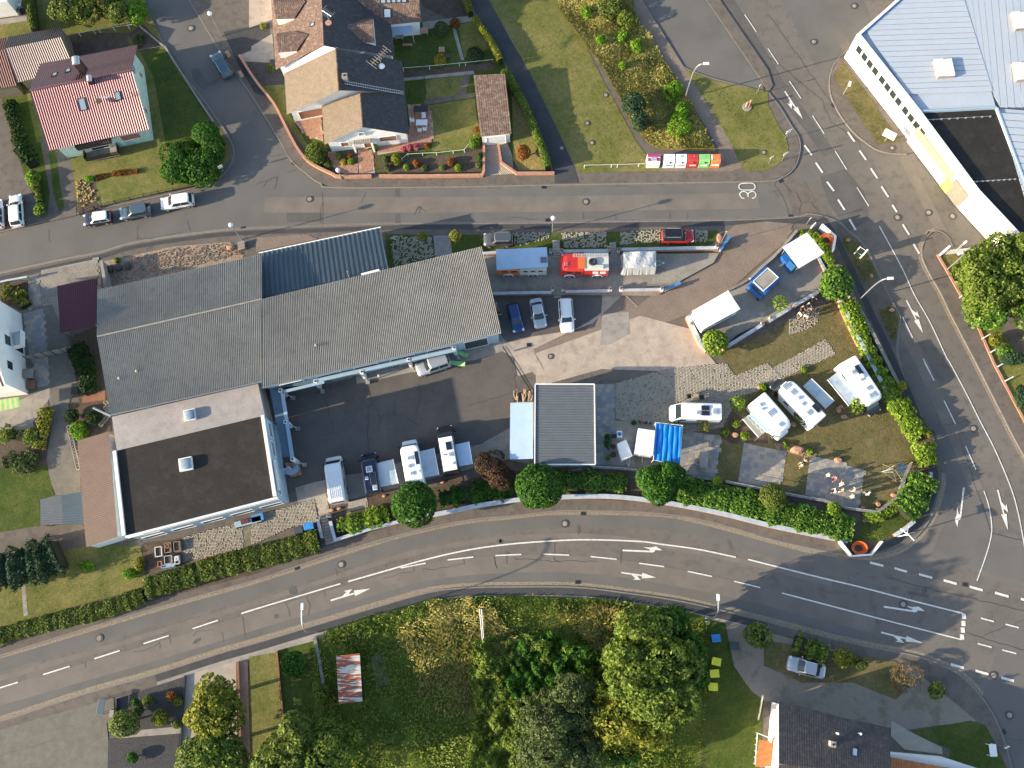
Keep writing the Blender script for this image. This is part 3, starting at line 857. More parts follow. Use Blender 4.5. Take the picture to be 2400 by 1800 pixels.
gs('gravel_bed', 'J', '960,980 1200,930 1240,980 980,1060', Z4, 'soil')
gs('gravel_bed', 'J', '1560,850 1780,790 1800,870 1580,920', Z4, 'soil')
gs('hedge_bed', 'S', '778,1215 1000,1145 1180,1105 1300,1100 1500,1122 1640,1130 1760,1175 1950,1230 2060,1220 2120,1140 2180,1060 2180,1150 2150,1225 2100,1260 2030,1272 1900,1245 1700,1208 1560,1180 1320,1165 1200,1170 1010,1200 790,1260', Z1, 'soil')
gs('hedge_bed', 'S', '1880,545 1925,552 1960,620 2000,700 2100,900 2150,960 2180,1010 2190,1080 2150,1080 2120,1000 2070,900 2000,780 1960,700', Z1, 'soil')
gs('lawn_corner', 's', '850,300 1400,180 1900,260 1750,330 1450,500 1250,650 1000,680 700,640 850,500', Z2, 'lawn_green')
gs('hose_bed', 's', '560,640 700,650 1250,660 1050,880 750,890', Z3, 'soil')
# kiosk plateau and lawns
gs('camp_lawn', 'S', '1705,885 1690,830 1960,700 2000,790 2085,930 2120,1000 2155,1080 2110,1160 2040,1210 1850,1160 1690,1150 1640,1130 1680,1000', Z1, 'lawn_dry')
gs('stone_mulch', 'K', '1800,560 1820,440 1900,420 2212,600 2212,700 2010,690 1900,700 1810,650', Z2, 'soil')
gs('gravel_bed', 'L', '430,700 520,690 700,740 790,790 770,820 640,800 440,740', Z2, 'brick')
gs('worn_track', 'L', '1240,450 1310,460 1420,640 1400,760 1340,900 1290,900 1340,700', Z2, 'lawn_dry')
# left neighbour
gs('yard_paving', 'm', '-100,360 500,340 700,780 830,1250 700,1400 500,1340 480,1700 330,1560 -100,1450', Z2, 'gravel')
gs('garden_bed', 'E', '-80,800 240,760 250,990 180,1030 -80,900', Z2, 'soil')
gs('hedge_bed', 'E', '600,1250 860,1150 900,1659 920,1850 820,1900 680,1800', Z2, 'soil')
gs('gravel_path', 'I', '430,60 620,60 600,160 590,350 680,560 700,950 480,960 430,820 400,650 440,400', Z3, 'gravel')
gs('garden_bed', 'I', '-40,420 290,380 430,160 430,400 400,700 240,720 -40,760', Z3, 'soil')
gs('patio', 'I', '-40,230 430,30 430,120 285,330 290,380 -40,430', Z3, 'conc')
gs('lawn', 'I', '-100,720 240,720 400,690 470,960 340,1000 350,1220 -100,1300', Z3, 'lawn_green')
gs('garden_bed', 'I', '590,160 830,150 930,150 960,410 680,490 610,470', Z3, 'soil')
gs('lawn', 'S', '-60,1395 50,1330 150,1290 230,1275 330,1280 345,1370 200,1430 0,1480 -60,1500', Z1, 'lawn')
gs('path', 'M', '180,40 215,40 240,340 205,350', Z2, 'conc')
gs('gravel_bed', 'I', '1230,1380 1600,1330 1640,1530 1380,1640 1250,1659', Z2, 'soil')
gs('hedge_bed', 'S', '0,1470 340,1375 740,1255 752,1280 600,1345 340,1412 170,1460 0,1510', Z2, 'soil')
# bottom block
gs('parking_pad', 'M', '-200,1385 980,1050 990,1250 330,1460 -200,1600', Z1, 'gravel')
gs('gravel_field', 'M', '-200,1600 330,1465 920,1270 935,1400 925,1900 -200,1900', Z1, 'gravel')
gs('flower_bed', 'M', '1010,1060 1590,870 1560,1330 1180,1380 960,1340 1000,1200', Z1, 'dark_gravel')
gs('path', 'M', '1180,1370 1220,1330 1560,1300 1560,1360 940,1420', Z2, 'conc')
gs('gravel_garden', 'M', '935,1410 1555,1360 1500,1900 925,1900', Z2, 'dark_gravel')
gs('paved_path', 'M', '1600,860 2040,740 2060,1900 1500,1900 1560,1360 1570,1300', Z1, 'slab')
gs('plank_path', 'M', '2050,740 2140,740 2170,1900 2080,1900', Z2, 'brick')
gs('lawn', 'O', '-60,700 175,660 230,1300 240,1900 -60,1900', Z1, 'lawn')
gs('lawn', 'O', '190,640 510,560 570,1080 600,1300 240,1300', Z1, 'lawn_green')
gs('meadow', 'S', '735,1500 850,1455 1010,1403 1200,1395 1400,1402 1600,1430 1665,1450 1650,1960 700,1960 735,1700', Z2, 'meadow')
gs('concrete_slab', 'O', '990,700 1100,660 1150,930 1040,960', Z3, 'conc')
gs('lawn', 'S', '1650,1450 1700,1460 1720,1560 1760,1620 1790,1640 1770,1900 1640,1900', Z3, 'lawn_green')
gs('gravel_drive', 'S', '1700,1455 1800,1482 2040,1545 2130,1560 2210,1625 2290,1690 2200,1700 2130,1710 2080,1705 1830,1650 1780,1640 1720,1570', Z1, 'sandy')
gs('verge', 'S', '1790,1500 2100,1550 2140,1600 2100,1640 2000,1600 1880,1600 1790,1560', Z2, 'lawn_dry')
gs('lawn', 'Z', '1220,1340 1750,1250 1880,1290 1990,1500 2060,1659 2060,1900 1500,1900 1580,1500', Z2, 'lawn_green')
gs('paved_path', 'Z', '1070,1250 1220,1340 1500,1480 1510,1540 1180,1500 1060,1380', Z2, 'slab')
# right bank
gs('verge', 'H', '1500,560 1620,520 2212,1400 2700,2300 2500,2600 2200,2000 1900,1380 1700,980 1600,740', Z1, 'lawn')
gs('yard_concrete', 'H', '1640,560 2000,480 2212,440 2900,600 2900,2200 2600,2200 2212,1500', Z2, 'side')
# individual stones, slabs and pavers
def grid_in(poly, ang, sx, sy, stagger=0.5):
 ca, sa = math.cos(ang), math.sin(ang)
 xs = [p[0] * ca + p[1] * sa for p in poly]
 ys = [-p[0] * sa + p[1] * ca for p in poly]
 a = np.array([(p[0], p[1]) for p in poly])
 out = []
 j = 0
 y = min(ys)
 while y < max(ys):
  x = min(xs) + (j % 2) * sx * stagger
  while x < max(xs):
   out.append((x * ca - y * sa, x * sa + y * ca))
   x += sx
  y += sy
  j += 1
 q = np.array(out)
 return q[pt_in(a, q[:, 0], q[:, 1])]
def slabs(parent_name, tile, s, z, ang, sx, sy, mats, name='slab', gap=0.02, cap=300, base='conc'):
 poly = w3(c(tile, s), z)
 base_o = sheet(parent_name, c(tile, s), z - 0.002, M[base])
 z = LZ[0]
 q = grid_in(poly, ang, sx, sy)
 proto = {}
 org = base_o.location
 for i, (x, y) in enumerate(q[:cap]):
  k = rnd.randrange(len(mats))
  if k not in proto:
   mb = MB().box(0, 0, 0, sx - gap, sy - gap, 0.03)
   o = mb.build(name, M[mats[k]], base_o, local=True)
   proto[k] = o
  else:
   o = proto[k].copy()
   COL.objects.link(o)
  o.location = (x - org.x, y - org.y, z - org.z - 0.008 + rnd.uniform(0, .006))
  o.rotation_euler = (rnd.uniform(-.006, .006), rnd.uniform(-.006, .006), ang + rnd.uniform(-.006, .006))
  o.parent = base_o
 return base_o
AX = at(1800, 1060, 0) - at(1500, 1020, 0)
A1 = math.atan2(AX.y, AX.x)
slabs('patio', 'K', '1480,610 1810,640 1750,1010 1480,960', Z3, -.12, .52, .52, ['slab', 'slab_blue', 'slab_blue', 'slab'])
slabs('patio', 'L', '160,690 525,780 490,1030 300,1080 110,1030', Z3, -.2, .52, .52, ['slab', 'slab_blue', 'slab'])
slabs('patio', 'L', '730,820 1030,880 1200,930 1150,1270 940,1240 690,1140', Z3, -.2, .52, .52, ['slab', 'slab_blue', 'slab'])
slabs('patio', 'K', '720,200 880,200 870,560 1050,640 1060,900 720,880', Z3, 0, .5, .5, ['slab_blue', 'slab_blue', 'slab'])
slabs('stone_walk', 'S', '1016,553 1053,553 1060,608 1022,606', Z4, 0.12, .6, .5, ['slab_blue', 'slab_blue', 'conc'])
slabs('patio', 'J', '520,990 620,965 630,1110 545,1150', Z4, .25, .45, .45, ['slab', 'slab'])
slabs('patio', 'J', '790,1020 960,980 970,1060 800,1105', Z4, .25, .45, .45, ['slab', 'slab'])
slabs('yard_paving', 'm', '295,120 400,100 425,420 310,450', Z3, .2, .5, .5, ['pink_conc', 'slab', 'conc'])
slabs('yard_paving', 'm', '240,500 440,450 480,900 300,930', Z3, .2, .5, .5, ['slab_blue', 'slab', 'slab_blue'])
slabs('yard_paving', 'm', '330,960 490,940 500,1230 380,1260', Z3, .2, .5, .5, ['slab_blue', 'slab', 'slab_blue'])
# crazy terracotta terraces
slabs('terrace_round', 'B', '330,980 560,1000 580,1220 480,1190 380,1110 320,1030', Z3, .4, .7, .6, ['terracotta'], 'flagstone', .05, base='pink_conc')
slabs('terrace_round', 'B', '1310,900 1490,930 1530,1060 1530,1190 1480,1260 1330,1290 1050,1340 1040,1250 1290,1220 1330,1100', Z4, .1, .7, .6, ['terracotta'], 'flagstone', .05, base='pink_conc')
slabs('entrance_path', 'B', '880,1290 1000,1290 1030,1500 890,1500', Z4, .1, .6, .6, ['terracotta'], 'flagstone', .04, base='pink_conc')
slabs('entrance_path', 'B', '620,1310 690,1310 720,1400 860,1420 880,1450 880,1500 760,1500 660,1440', Z4, .1, .6, .6, ['terracotta'], 'flagstone', .04, base='pink_conc')
def pavers(parent, tile, s, z, ang, size, m='paver', gap=.045, skip=0.08, group=None):
 z = LZ[0]
 size *= .78
 gap = .03
 poly = w3(c(tile, s), z)
 q = grid_in(poly, ang, size, size * .62)
 q = q[nprng.random(len(q)) > skip]
 n = len(q)
 ca, sa = math.cos(ang), math.sin(ang)
 hx, hy = (size - gap) / 2, (size * .62 - gap) / 2
 v = np.empty((n, 8, 3))
 hz = nprng.uniform(.0, .01, n)
 for i, (a, b, d) in enumerate(((-1, -1, -.03), (1, -1, -.03), (1, 1, -.03), (-1, 1, -.03), (-1, -1, .014), (1, -1, .014), (1, 1, .014), (-1, 1, .014))):
  px, py = a * hx, b * hy
  v[:, i, 0] = q[:, 0] + px * ca - py * sa
  v[:, i, 1] = q[:, 1] + px * sa + py * ca
  v[:, i, 2] = z + d + hz
 f = np.array([(4, 5, 6, 7), (0, 1, 5, 4), (1, 2, 6, 5), (2, 3, 7, 6), (3, 0, 4, 7)])
 F = (np.arange(n)[:, None, None] * 8 + f[None]).reshape(-1, 4)
 o = mesh_np(parent, v.reshape(-1, 3), F, M[m])
 tag(o, kind='stuff')
 return o
gs('paver_bed', 'K', '890,180 1310,60 1850,0 1930,110 2212,0 2330,130 2212,230 1960,290 1820,560 1480,610 1240,510 1100,540 890,480', Z3, 'bed')
pavers('grass_pavers', 'K', '890,180 1310,60 1850,0 1930,110 2212,0 2330,130 2212,230 1960,290 1820,560 1480,610 1240,510 1100,540 890,480', Z4, .6, .30)
gs('paver_bed', 'H', '-30,1560 500,1270 590,1400 60,1640 -200,1700', Z2, 'bed')
pavers('grass_pavers', 'H', '-30,1560 500,1270 590,1400 60,1640 -300,1760', Z3, .6, .30)
pavers('grass_pavers', 'n', '1500,1250 1750,1100 1900,1150 1850,1330 1650,1420 1480,1480', Z3, .6, .28, skip=.3)
gs('paver_bed', 'J', '0,1140 340,1040 510,990 545,1200 320,1230 140,1310 0,1380', Z2, 'bed')
pavers('grass_pavers', 'J', '-30,1140 340,1045 510,995 545,1200 320,1230 140,1310 -40,1390', Z3, .9, .28)
gs('paver_bed', 'b', '930,200 1700,-20 2212,-160 2600,-200 2640,300 2212,450 1600,640 950,760', Z2, 'bed')
pavers('grass_pavers', 'b', '980,180 1700,-20 2300,-160 2320,430 1600,640 1000,700', Z3, .9, .28, skip=.15)
pavers('grass_pavers', 'S', '915,552 1010,556 1018,600 925,630', Z2, .6, .34, skip=.3)
pavers('grass_pavers', 'G', '380,170 690,165 690,215 390,290', Z2, .6, .34, skip=.25)
pavers('grass_pavers', 'G', '800,165 1180,160 1190,290 820,300', Z2, .6, .34, skip=.3)
pavers('grass_pavers', 'G', '1300,165 1660,140 1660,250 1300,270', Z2, .6, .34, skip=.3)
pavers('grass_pavers', 'G', '1950,140 2060,150 2050,250 1950,260', Z2, .6, .34, skip=.2)
slabs('yard_paving', 'm', '420,60 1000,-60 1000,130 590,230 590,390 430,430', Z3 , .2, .42, .42, ['terrace'], 'paving_stone', .02, cap=300)
# driveway cobbles of the garage, laid one by one
pavers('driveway_cobbles', 'B', '1990,1240 2160,1220 2215,1400 2225,1500 1985,1505', Z4, .1, .34, 'slab', skip=.02)
_k8 = w3(c('S', '363,1578 515,1529 600,1505 736,1464 871,1424 1007,1386 1100,1376 1200,1374 1349,1375 1471,1389 1607,1410 1800,1456'), ZB)
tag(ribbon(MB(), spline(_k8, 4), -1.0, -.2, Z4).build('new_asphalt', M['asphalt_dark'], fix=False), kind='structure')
tag(ribbon(MB(), spline(_k8, 4), -1.75, -1.02, Z4).build('pavement_edge', M['conc'], fix=False), kind='structure')
# roofs and walls
def corr(mb, A, B, C_, D, n, amp, prof='sin', rows=0):
 """corrugated quad; ribs run A->D, n ribs between A and B"""
 A, B, C_, D = [Vector(p) for p in (A, B, C_, D)]
 nn = (B - A).cross(D - A).normalized()
 if nn.z < 0:
  nn = -nn
 if rows:
  for j in range(rows):
   a, b = j / rows, (j + 1) / rows + .004
   l = nn * .035
   corr(mb, A.lerp(D, a), B.lerp(C_, a), B.lerp(C_, b) + l, A.lerp(D, b) + l, n, amp, prof)
  return mb
 pr = [(0, 1), (.25, 0), (.5, -1), (.75, 0)] if prof == 'sin' else [(0, 1), (.18, 1), (.28, -1), (.9, -1)]
 vs = []
 st = [i + a for i in range(n) for a, _ in pr] + [n]
 hh = [b for i in range(n) for _, b in pr] + [pr[0][1]]
 for t, h in zip(st, hh):
  u = t / n
  vs.append(A.lerp(B, u) + nn * (h * amp))
  vs.append(D.lerp(C_, u) + nn * (h * amp))
 m = len(st)
 fs = [(2 * i, 2 * i + 2, 2 * i + 3, 2 * i + 1) for i in range(m - 1)]
 return mb.add(vs, fs)
def tiles(mb, A, B, C_, D, cols, rows, amp=.025, lift=.035):
 """tiled quad: A->B along the ridge, A->D down the slope; every course overlaps the next"""
 A, B, C_, D = [Vector(p) for p in (A, B, C_, D)]
 nn = (B - A).cross(D - A).normalized()
 if nn.z < 0:
  nn = -nn
 s = 3
 m = cols * s + 1
 o = len(mb.v)
 prof = [0, 1, .35]
 vs = []
 for j in range(rows):
  for e in (0, 1):
   v = (j + e) / rows
   a = A.lerp(D, v)
   b = B.lerp(C_, v)
   for i in range(m):
    jit = rnd.uniform(-.004, .004)
    vs.append(a.lerp(b, i / (m - 1)) + nn * (prof[i % s] * amp + e * lift + jit))
 fs = []
 for j in range(rows):
  for i in range(m - 1):
   k = j * 2 * m + i
   fs.append((k, k + 1, k + m + 1, k + m))
   if j < rows - 1:
    fs.append((k + m, k + m + 1, k + 2 * m + 1, k + 2 * m))
 return mb.add(vs, fs)
def slabroof(mb, pts, th):
 """thin sloped polygon (world points in order)"""
 P = [Vector(p) for p in pts]
 n = len(P)
 lo = [p - Vector((0, 0, th)) for p in P]
 tri = tessellate_polygon([[Vector((p.x, p.y, 0)) for p in P]])
 return mb.add(P + lo, [tuple(t) for t in tri] + [tuple(i + n for i in t)[::-1] for t in tri] + [(i, (i + 1) % n, (i + 1) % n + n, i + n) for i in range(n)])
def inset(pts, d):
 """move the corners of a convex ring inwards by d metres"""
 P = [Vector((p[0], p[1], 0)) for p in pts]
 cx = sum(P, Vector()) / len(P)
 out = []
 n = len(P)
 ar = sum(P[i].x * P[(i + 1) % n].y - P[(i + 1) % n].x * P[i].y for i in range(n))
 sg = 1 if ar > 0 else -1
 for i in range(n):
  e1 = (P[i] - P[i - 1]).normalized()
  e2 = (P[(i + 1) % n] - P[i]).normalized()
  n1 = Vector((-e1.y, e1.x, 0)) * sg
  n2 = Vector((-e2.y, e2.x, 0)) * sg
  k = (n1 + n2)
  out.append(P[i] + k / max(.4, k.length_squared / 2) * d)
 return out
def up(p, z):
 return Vector((p[0], p[1], z))
def gablewalls(mb, foot, ze, zr, r1, r2, z0=0.1):
 """foot = a,b,c,d ; gables on a-b (ridge point r1) and c-d (ridge point r2)"""
 a, b, c_, d = foot
 lo = [up(p, z0) for p in foot]
 hi = [up(p, ze) for p in foot]
 vs = lo + hi + [up(r1, zr), up(r2, zr)]
 return mb.add(vs, [(0, 1, 5, 8, 4), (2, 3, 7, 9, 6), (1, 2, 6, 5), (3, 0, 4, 7), (8, 5, 6, 9), (4, 8, 9, 7)])
def winbox(parent, P0, P1, s, z, w, h, fm='white', gm='glass', name='window', d=.08, pane='pane', out=1):
 """opening on the wall P0->P1 (outward normal on the right of P0->P1): frame part with a pane sub-part"""
 P0, P1 = up(P0, 0), up(P1, 0)
 t = (P1 - P0).normalized()
 n = Vector((t.y, -t.x, 0)) * out
 cc = P0 + t * s
 rz = math.atan2(t.y, t.x)
 mb = MB()
 for dx, dz, sx, sz in ((0, 0, w, .07), (0, h - .07, w, .07), (-w / 2 + .035, .07, .07, h - .14), (w / 2 - .035, .07, .07, h - .14)):
  q = cc + t * dx + n * (d / 2)
  mb.box(q.x, q.y, z + dz, sx, d, sz, rz)
 f = mb.build(name, M[fm], parent)
 q = cc + n * (.012)
 MB().box(q.x, q.y, z + .07, w - .14, .05, h - .14, rz).build(pane, M[gm], f)
 return f
def roofwin(parent, quad, u, v, w, h, name='roof_window', gm='skyglass', lift=.1):
 """frame + pane lying on the roof quad A,B,C,D (u along A->B, v along A->D)"""
 A, B, C_, D = [Vector(p) for p in quad]
 P = A.lerp(B, u).lerp(D.lerp(C_, u), v)
 t = (B - A).normalized()
 s = (D - A).normalized()
 s = (s - t * s.dot(t)).normalized()
 n = t.cross(s)
 if n.z < 0:
  n = -n
 mb = MB()
 for a, b, ww, hh in ((0, -h / 2, w, .1), (0, h / 2, w, .1), (-w / 2, 0, .1, h + .1), (w / 2, 0, .1, h + .1)):
  q = P + t * a + s * b + n * lift
  mb.quad(q - t * ww / 2 - s * hh / 2, q + t * ww / 2 - s * hh / 2, q + t * ww / 2 + s * hh / 2, q - t * ww / 2 + s * hh / 2, lift + .03)
 f = mb.build(name, M['darkmetal'], parent)
 q = P + n * (lift - .02)
 mb = MB()
 mb.quad(q - t * w / 2 - s * h / 2, q + t * w / 2 - s * h / 2, q + t * w / 2 + s * h / 2, q - t * w / 2 + s * h / 2, .05)
 mb.build('pane', M[gm], f)
 return f
def chimney(parent, P, zb, zt, sx, sy, rz, m='darkmetal', cap=True):
 ch = MB().box(P[0], P[1], zb, sx, sy, zt - zb, rz).build('chimney', M[m], parent)
 if cap:
  mb = MB()
  ring = []
  for k in (-1, 1):
   r_ = []
   for i in range(9):
    a = math.pi * i / 8
    lx, lz = math.cos(a) * sx * .55, math.sin(a) * .28
    ly = k * sy * .7
    r_.append((P[0] + lx * math.cos(rz) - ly * math.sin(rz), P[1] + lx * math.sin(rz) + ly * math.cos(rz), zt + .12 + lz))
   ring.append(r_)
  mb.loft(ring)
  mb.build('chimney_cap', M['metal'], ch)
 else:
  MB().box(P[0], P[1], zt, sx + .12, sy + .12, .08, rz).build('chimney_cap', M['conc'], ch)
  MB().lathe(P[0], P[1], [(.12, zt + .08), (.12, zt + .2), (.07, zt + .2), (.07, zt + .1)], 10).build('flue', M['darkmetal'], ch)
 return ch
def T3(tile, s, z):
 return [at(u, v, z) for u, v in c(tile, s)]
def T1(tile, s, z):
 return T3(tile, s, z)[0]
col_mat('mint', (0.42, 0.6, 0.54), .8, dirt=(.36, .5, .45), dirt_s=.5)
col_mat('redroof', (0.23, 0.115, 0.125), .33, metal=.6, spec=.9, var=.08, vs=3)
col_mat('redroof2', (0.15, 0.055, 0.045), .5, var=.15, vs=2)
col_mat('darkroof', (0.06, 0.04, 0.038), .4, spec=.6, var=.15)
col_mat('browntile', (0.14, 0.085, 0.065), .75, var=.18, vs=2, island=0, dirt=(.28, .22, .18), dirt_s=2.5, dirt_a=.6, grain=.2, gs=4)
col_mat('tantile', (0.205, 0.16, 0.115), .8, var=.12, vs=1.5, grain=.15, gs=4)
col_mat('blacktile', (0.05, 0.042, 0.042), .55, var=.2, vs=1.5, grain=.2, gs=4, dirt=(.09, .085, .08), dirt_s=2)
col_mat('garage_tile', (0.19, 0.12, 0.085), .8, var=.25, vs=1.2, dirt=(.3, .25, .2), dirt_s=1.5, dirt_a=.6, grain=.25, gs=3)
col_mat('eternit', (0.36, 0.347, 0.315), .75, var=.09, vs=.25, dirt=(.26, .25, .23), dirt_s=1.4, dirt_a=.45, grain=.07, gs=3)
col_mat('seam', (0.075, 0.105, 0.125), .4, var=.08, vs=1, spec=.6)
col_mat('seamgrey', (0.11, 0.125, 0.14), .5, var=.06, vs=1)
col_mat('felt', (0.015, 0.013, 0.012), .9, var=.25, vs=.5, dirt=(.032, .028, .024), dirt_s=.6, grain=.25, gs=3)
col_mat('greyfelt', (0.34, 0.31, 0.3), .85, var=.08, vs=.6, dirt=(.25, .23, .22), dirt_s=.8, grain=.08, gs=4)
col_mat('brownseam', (0.15, 0.1, 0.08), .6, var=.08, vs=1)
col_mat('white_sheet', (0.4, 0.45, 0.52), .5, var=.03, vs=.7, dirt=(.42, .44, .47), dirt_s=.5, grain=.04, gs=4)
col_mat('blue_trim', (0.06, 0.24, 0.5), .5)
col_mat('bluewall', (0.3, 0.42, 0.52), .7, var=.06)
col_mat('lime', (0.6, 0.6, 0.12), .6)
col_mat('paleyellow', (0.5, 0.49, 0.2), .7, var=.04)
col_mat('orange_tile', (0.42, 0.15, 0.05), .7, var=.2, vs=3)
# mint green house
h = thing('mint_house', 'mint green house with wine red corrugated roof and two silver chimneys', 'house', T1('S', '270,256', 0))
ze, zr = 3.9, 6.7
eA, eB = T3('A', '418,1302 1286,1118', ze)
rA, rB = T3('A', '256,785 1140,610', zr)
nA, nB = T3('A', '352,552 1190,386', ze)
rf = MB()
corr(rf, rA, rB, eB, eA, 43, .055)
south = rf.build('roof', M['redroof'], h, fix=False)
rf = MB()
corr(rf, rB, rA, nA, nB, 43, .055)
north = rf.build('roof', M['redroof'], h, fix=False)
MB().tube([rA + Vector((0, 0, .05)), rB + Vector((0, 0, .05))], .13, 8).build('ridge_cap', M['redroof'], h)
ft = inset([nA, nB, eB, eA], .75)
mw = MB()
gablewalls(mw, [ft[1], ft[2], ft[3], ft[0]], ze - .15, zr - .3, up(rB, 0).lerp(up(rA, 0), .06), up(rA, 0).lerp(up(rB, 0), .06))
mw.build('wall', M['mint'], h)
qS = (rA, rB, eB, eA)
roofwin(h, qS, .45, .38, .85, 1.5)
roofwin(h, qS, .80, .36, .7, 1.0)
qN = (nA, nB, rB, rA)
for uu, vv in ((.2, .55), (.33, .5)):
 roofwin(h, qN, uu, vv, .6, .75)
ax = rB - rA
rz = math.atan2(ax.y, ax.x)
p = rA.lerp(rB, .5) + (nA - rA) * .35
chimney(h, p, 5.4, 7.9, .9, .8, rz)
p = rA.lerp(rB, .6) + (eA - rA) * .06
chimney(h, p, 6.3, 7.2, .6, .6, rz)
P0, P1 = ft[2], ft[1]
Lw = (up(P1, 0) - up(P0, 0)).length
for s_, z_, w_, g_ in ((.72, 4.1, 1.0, 'skyglass'), (.78, 1.4, .9, 'shutter'), (.32, 4.1, 1.0, 'skyglass'), (.3, 1.3, .9, 'shutter')):
 winbox(h, P0, P1, s_ * Lw, z_, w_, 1.2, 'bluewall' if g_ == 'skyglass' else 'white', g_)
P0, P1 = ft[3], ft[2]
Lw = (up(P1, 0) - up(P0, 0)).length
winbox(h, P0, P1, Lw * .8, 1.4, 2.6, 1.3, 'white', 'shutter')
t = (up(P1, 0) - up(P0, 0)).normalized()
n = Vector((t.y, -t.x, 0))
for zb, dd in ((.5, 1.4), (2.9, 1.1)):
 q = up(P0, 0) + t * (Lw * .42) + n * (dd / 2)
 bl = MB().box(q.x, q.y, zb, Lw * .38, dd, .14, rz).build('balcony', M['conc'], h)
 mb = MB()
 for k in range(15):
  qq = up(P0, 0) + t * (Lw * .42 + (k / 14 - .5) * Lw * .37) + n * (dd - .03)
  mb.box(qq.x, qq.y, zb + .14, .22, .05, .85, rz)
 for sg in (-1, 1):
  qq = up(P0, 0) + t * (Lw * .42 + sg * Lw * .19) + n * (dd / 2)
  mb.box(qq.x, qq.y, zb + .14, .05, dd - .1, .9, rz)
 mb.build('balcony_rail', M['darkmetal'], bl)
winbox(h, P0, P1, Lw * .42, .75, 2.4, 2.0, 'white', 'glass', 'balcony_door')
# dish + aerial on its roof: children of the house
p = rA.lerp(rB, .62).lerp(eA.lerp(eB, .62), .42)
ds = MB().lathe(p.x, p.y, [(.02, p.z + .35), (.3, p.z + .42), (.42, p.z + .55)], 14).build('satellite_dish', M['iron'], h)
mb = MB()
q = p + Vector((1.2, .1, 0))
mb.tube([q, q + Vector((0, 0, 1.2))], .03, 5)
for k in range(7):
 mb.tube([q + Vector((-.7 + k * .2, -.35, 1.2 + .02 * k)), q + Vector((-.7 + k * .2, .35, 1.2 + .02 * k))], .015, 4)
mb.tube([q + Vector((-.8, 0, 1.2)), q + Vector((.6, 0, 1.32))], .02, 4)
mb.build('aerial', M['metal'], h)
# twin barn behind it
def twin(label, pr, pe, pn, m, nr, ze, zr, wall='soil'):
 b = thing('garden_barn', label, 'barn', T1('S', '80,150', 0))
 r0, r1 = T3('A', pr, zr)
 e0, e1 = T3('A', pe, ze)
 n0, n1 = T3('A', pn, ze)
 a = MB()
 corr(a, r0, r1, e1, e0, nr, .045)
 a.build('roof', M[m], b, fix=False)
 a = MB()
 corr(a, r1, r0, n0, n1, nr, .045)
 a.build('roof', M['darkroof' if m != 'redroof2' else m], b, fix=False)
 ft = inset([n0, n1, e1, e0], .35)
 a = MB()
 gablewalls(a, [ft[1], ft[2], ft[3], ft[0]], ze - .15, zr - .25, up(r1, 0).lerp(up(r0, 0), .05), up(r0, 0).lerp(up(r1, 0), .05))
 a.build('wall', M[wall], b)
 return b
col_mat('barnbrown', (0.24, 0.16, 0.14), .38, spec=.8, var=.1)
col_mat('barnwall', (0.16, 0.13, 0.1), .8)
twin('barn with pale ribbed south roof and dark north roof beside the mint house', '42,420 522,322', '150,715 640,590', '72,318 553,228', 'barnbrown', 26, 2.8, 4.0, 'barnwall')
twin('half hidden barn with rust red ribbed roof at the left edge', '-400,510 38,425', '-300,810 140,740', '-380,410 68,322', 'redroof2', 22, 2.8, 4.0, 'barnwall')
# upper brown house
h = thing('brown_roof_house', 'house with brown tiled roofs, dormers and roof windows at the top edge', 'house', T1('S', '790,40', 0))
zr, ze = 7.2, 3.6
rS, rN = T1('B', '585,392', zr), T1('B', '548,-420', zr)
wS, wN = T1('B', '172,603', ze), T1('B', '110,-330', ze)
eS, eN = T1('B', '1200,487', ze), T1('B', '1100,-330', ze)
a = MB()
tiles(a, rN, rS, wS, wN, 60, 26)
a.build('roof', M['browntile'], h, fix=False)
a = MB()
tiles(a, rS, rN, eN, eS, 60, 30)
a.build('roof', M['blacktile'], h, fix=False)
# east wing
zw = 6.4
q0, q1 = T1('B', '720,-140', zw), T1('B', '1400,-150', zw)
s0, s1 = T1('B', '900,240', 3.6), T1('B', '1430,188', 3.6)
n0, n1 = T1('B', '700,-520', 3.6), T1('B', '1390,-500', 3.6)
a = MB()
tiles(a, q0, q1, s1, s0, 40, 22)
tiles(a, q1, q0, n0, n1, 40, 22)
a.build('roof', M['browntile'], h, fix=False)
roofwin(h, (q0, q1, s1, s0), .5, .72, .9, 1.1, gm='white')
for k in range(5):
 roofwin(h, (q0, q1, s1, s0), .5 + .07 * k, .38, .75, 1.0, 'roof_window', 'skyglass')
mb = MB()
ft = inset([n0, n1, s1, s0], .5)
gablewalls(mb, [ft[1], ft[2], ft[3], ft[0]], 3.4, zw - .4, up(q1, 0).lerp(up(q0, 0), .05), up(q0, 0).lerp(up(q1, 0), .05))
ft = inset([wN, eN, eS, wS], .5)
gablewalls(mb, [ft[2], ft[3], ft[0], ft[1]], 3.4, zr - .4, up(rS, 0).lerp(up(rN, 0), .03), up(rN, 0).lerp(up(rS, 0), .03))
mb.build('wall', M['whitewall'], h)
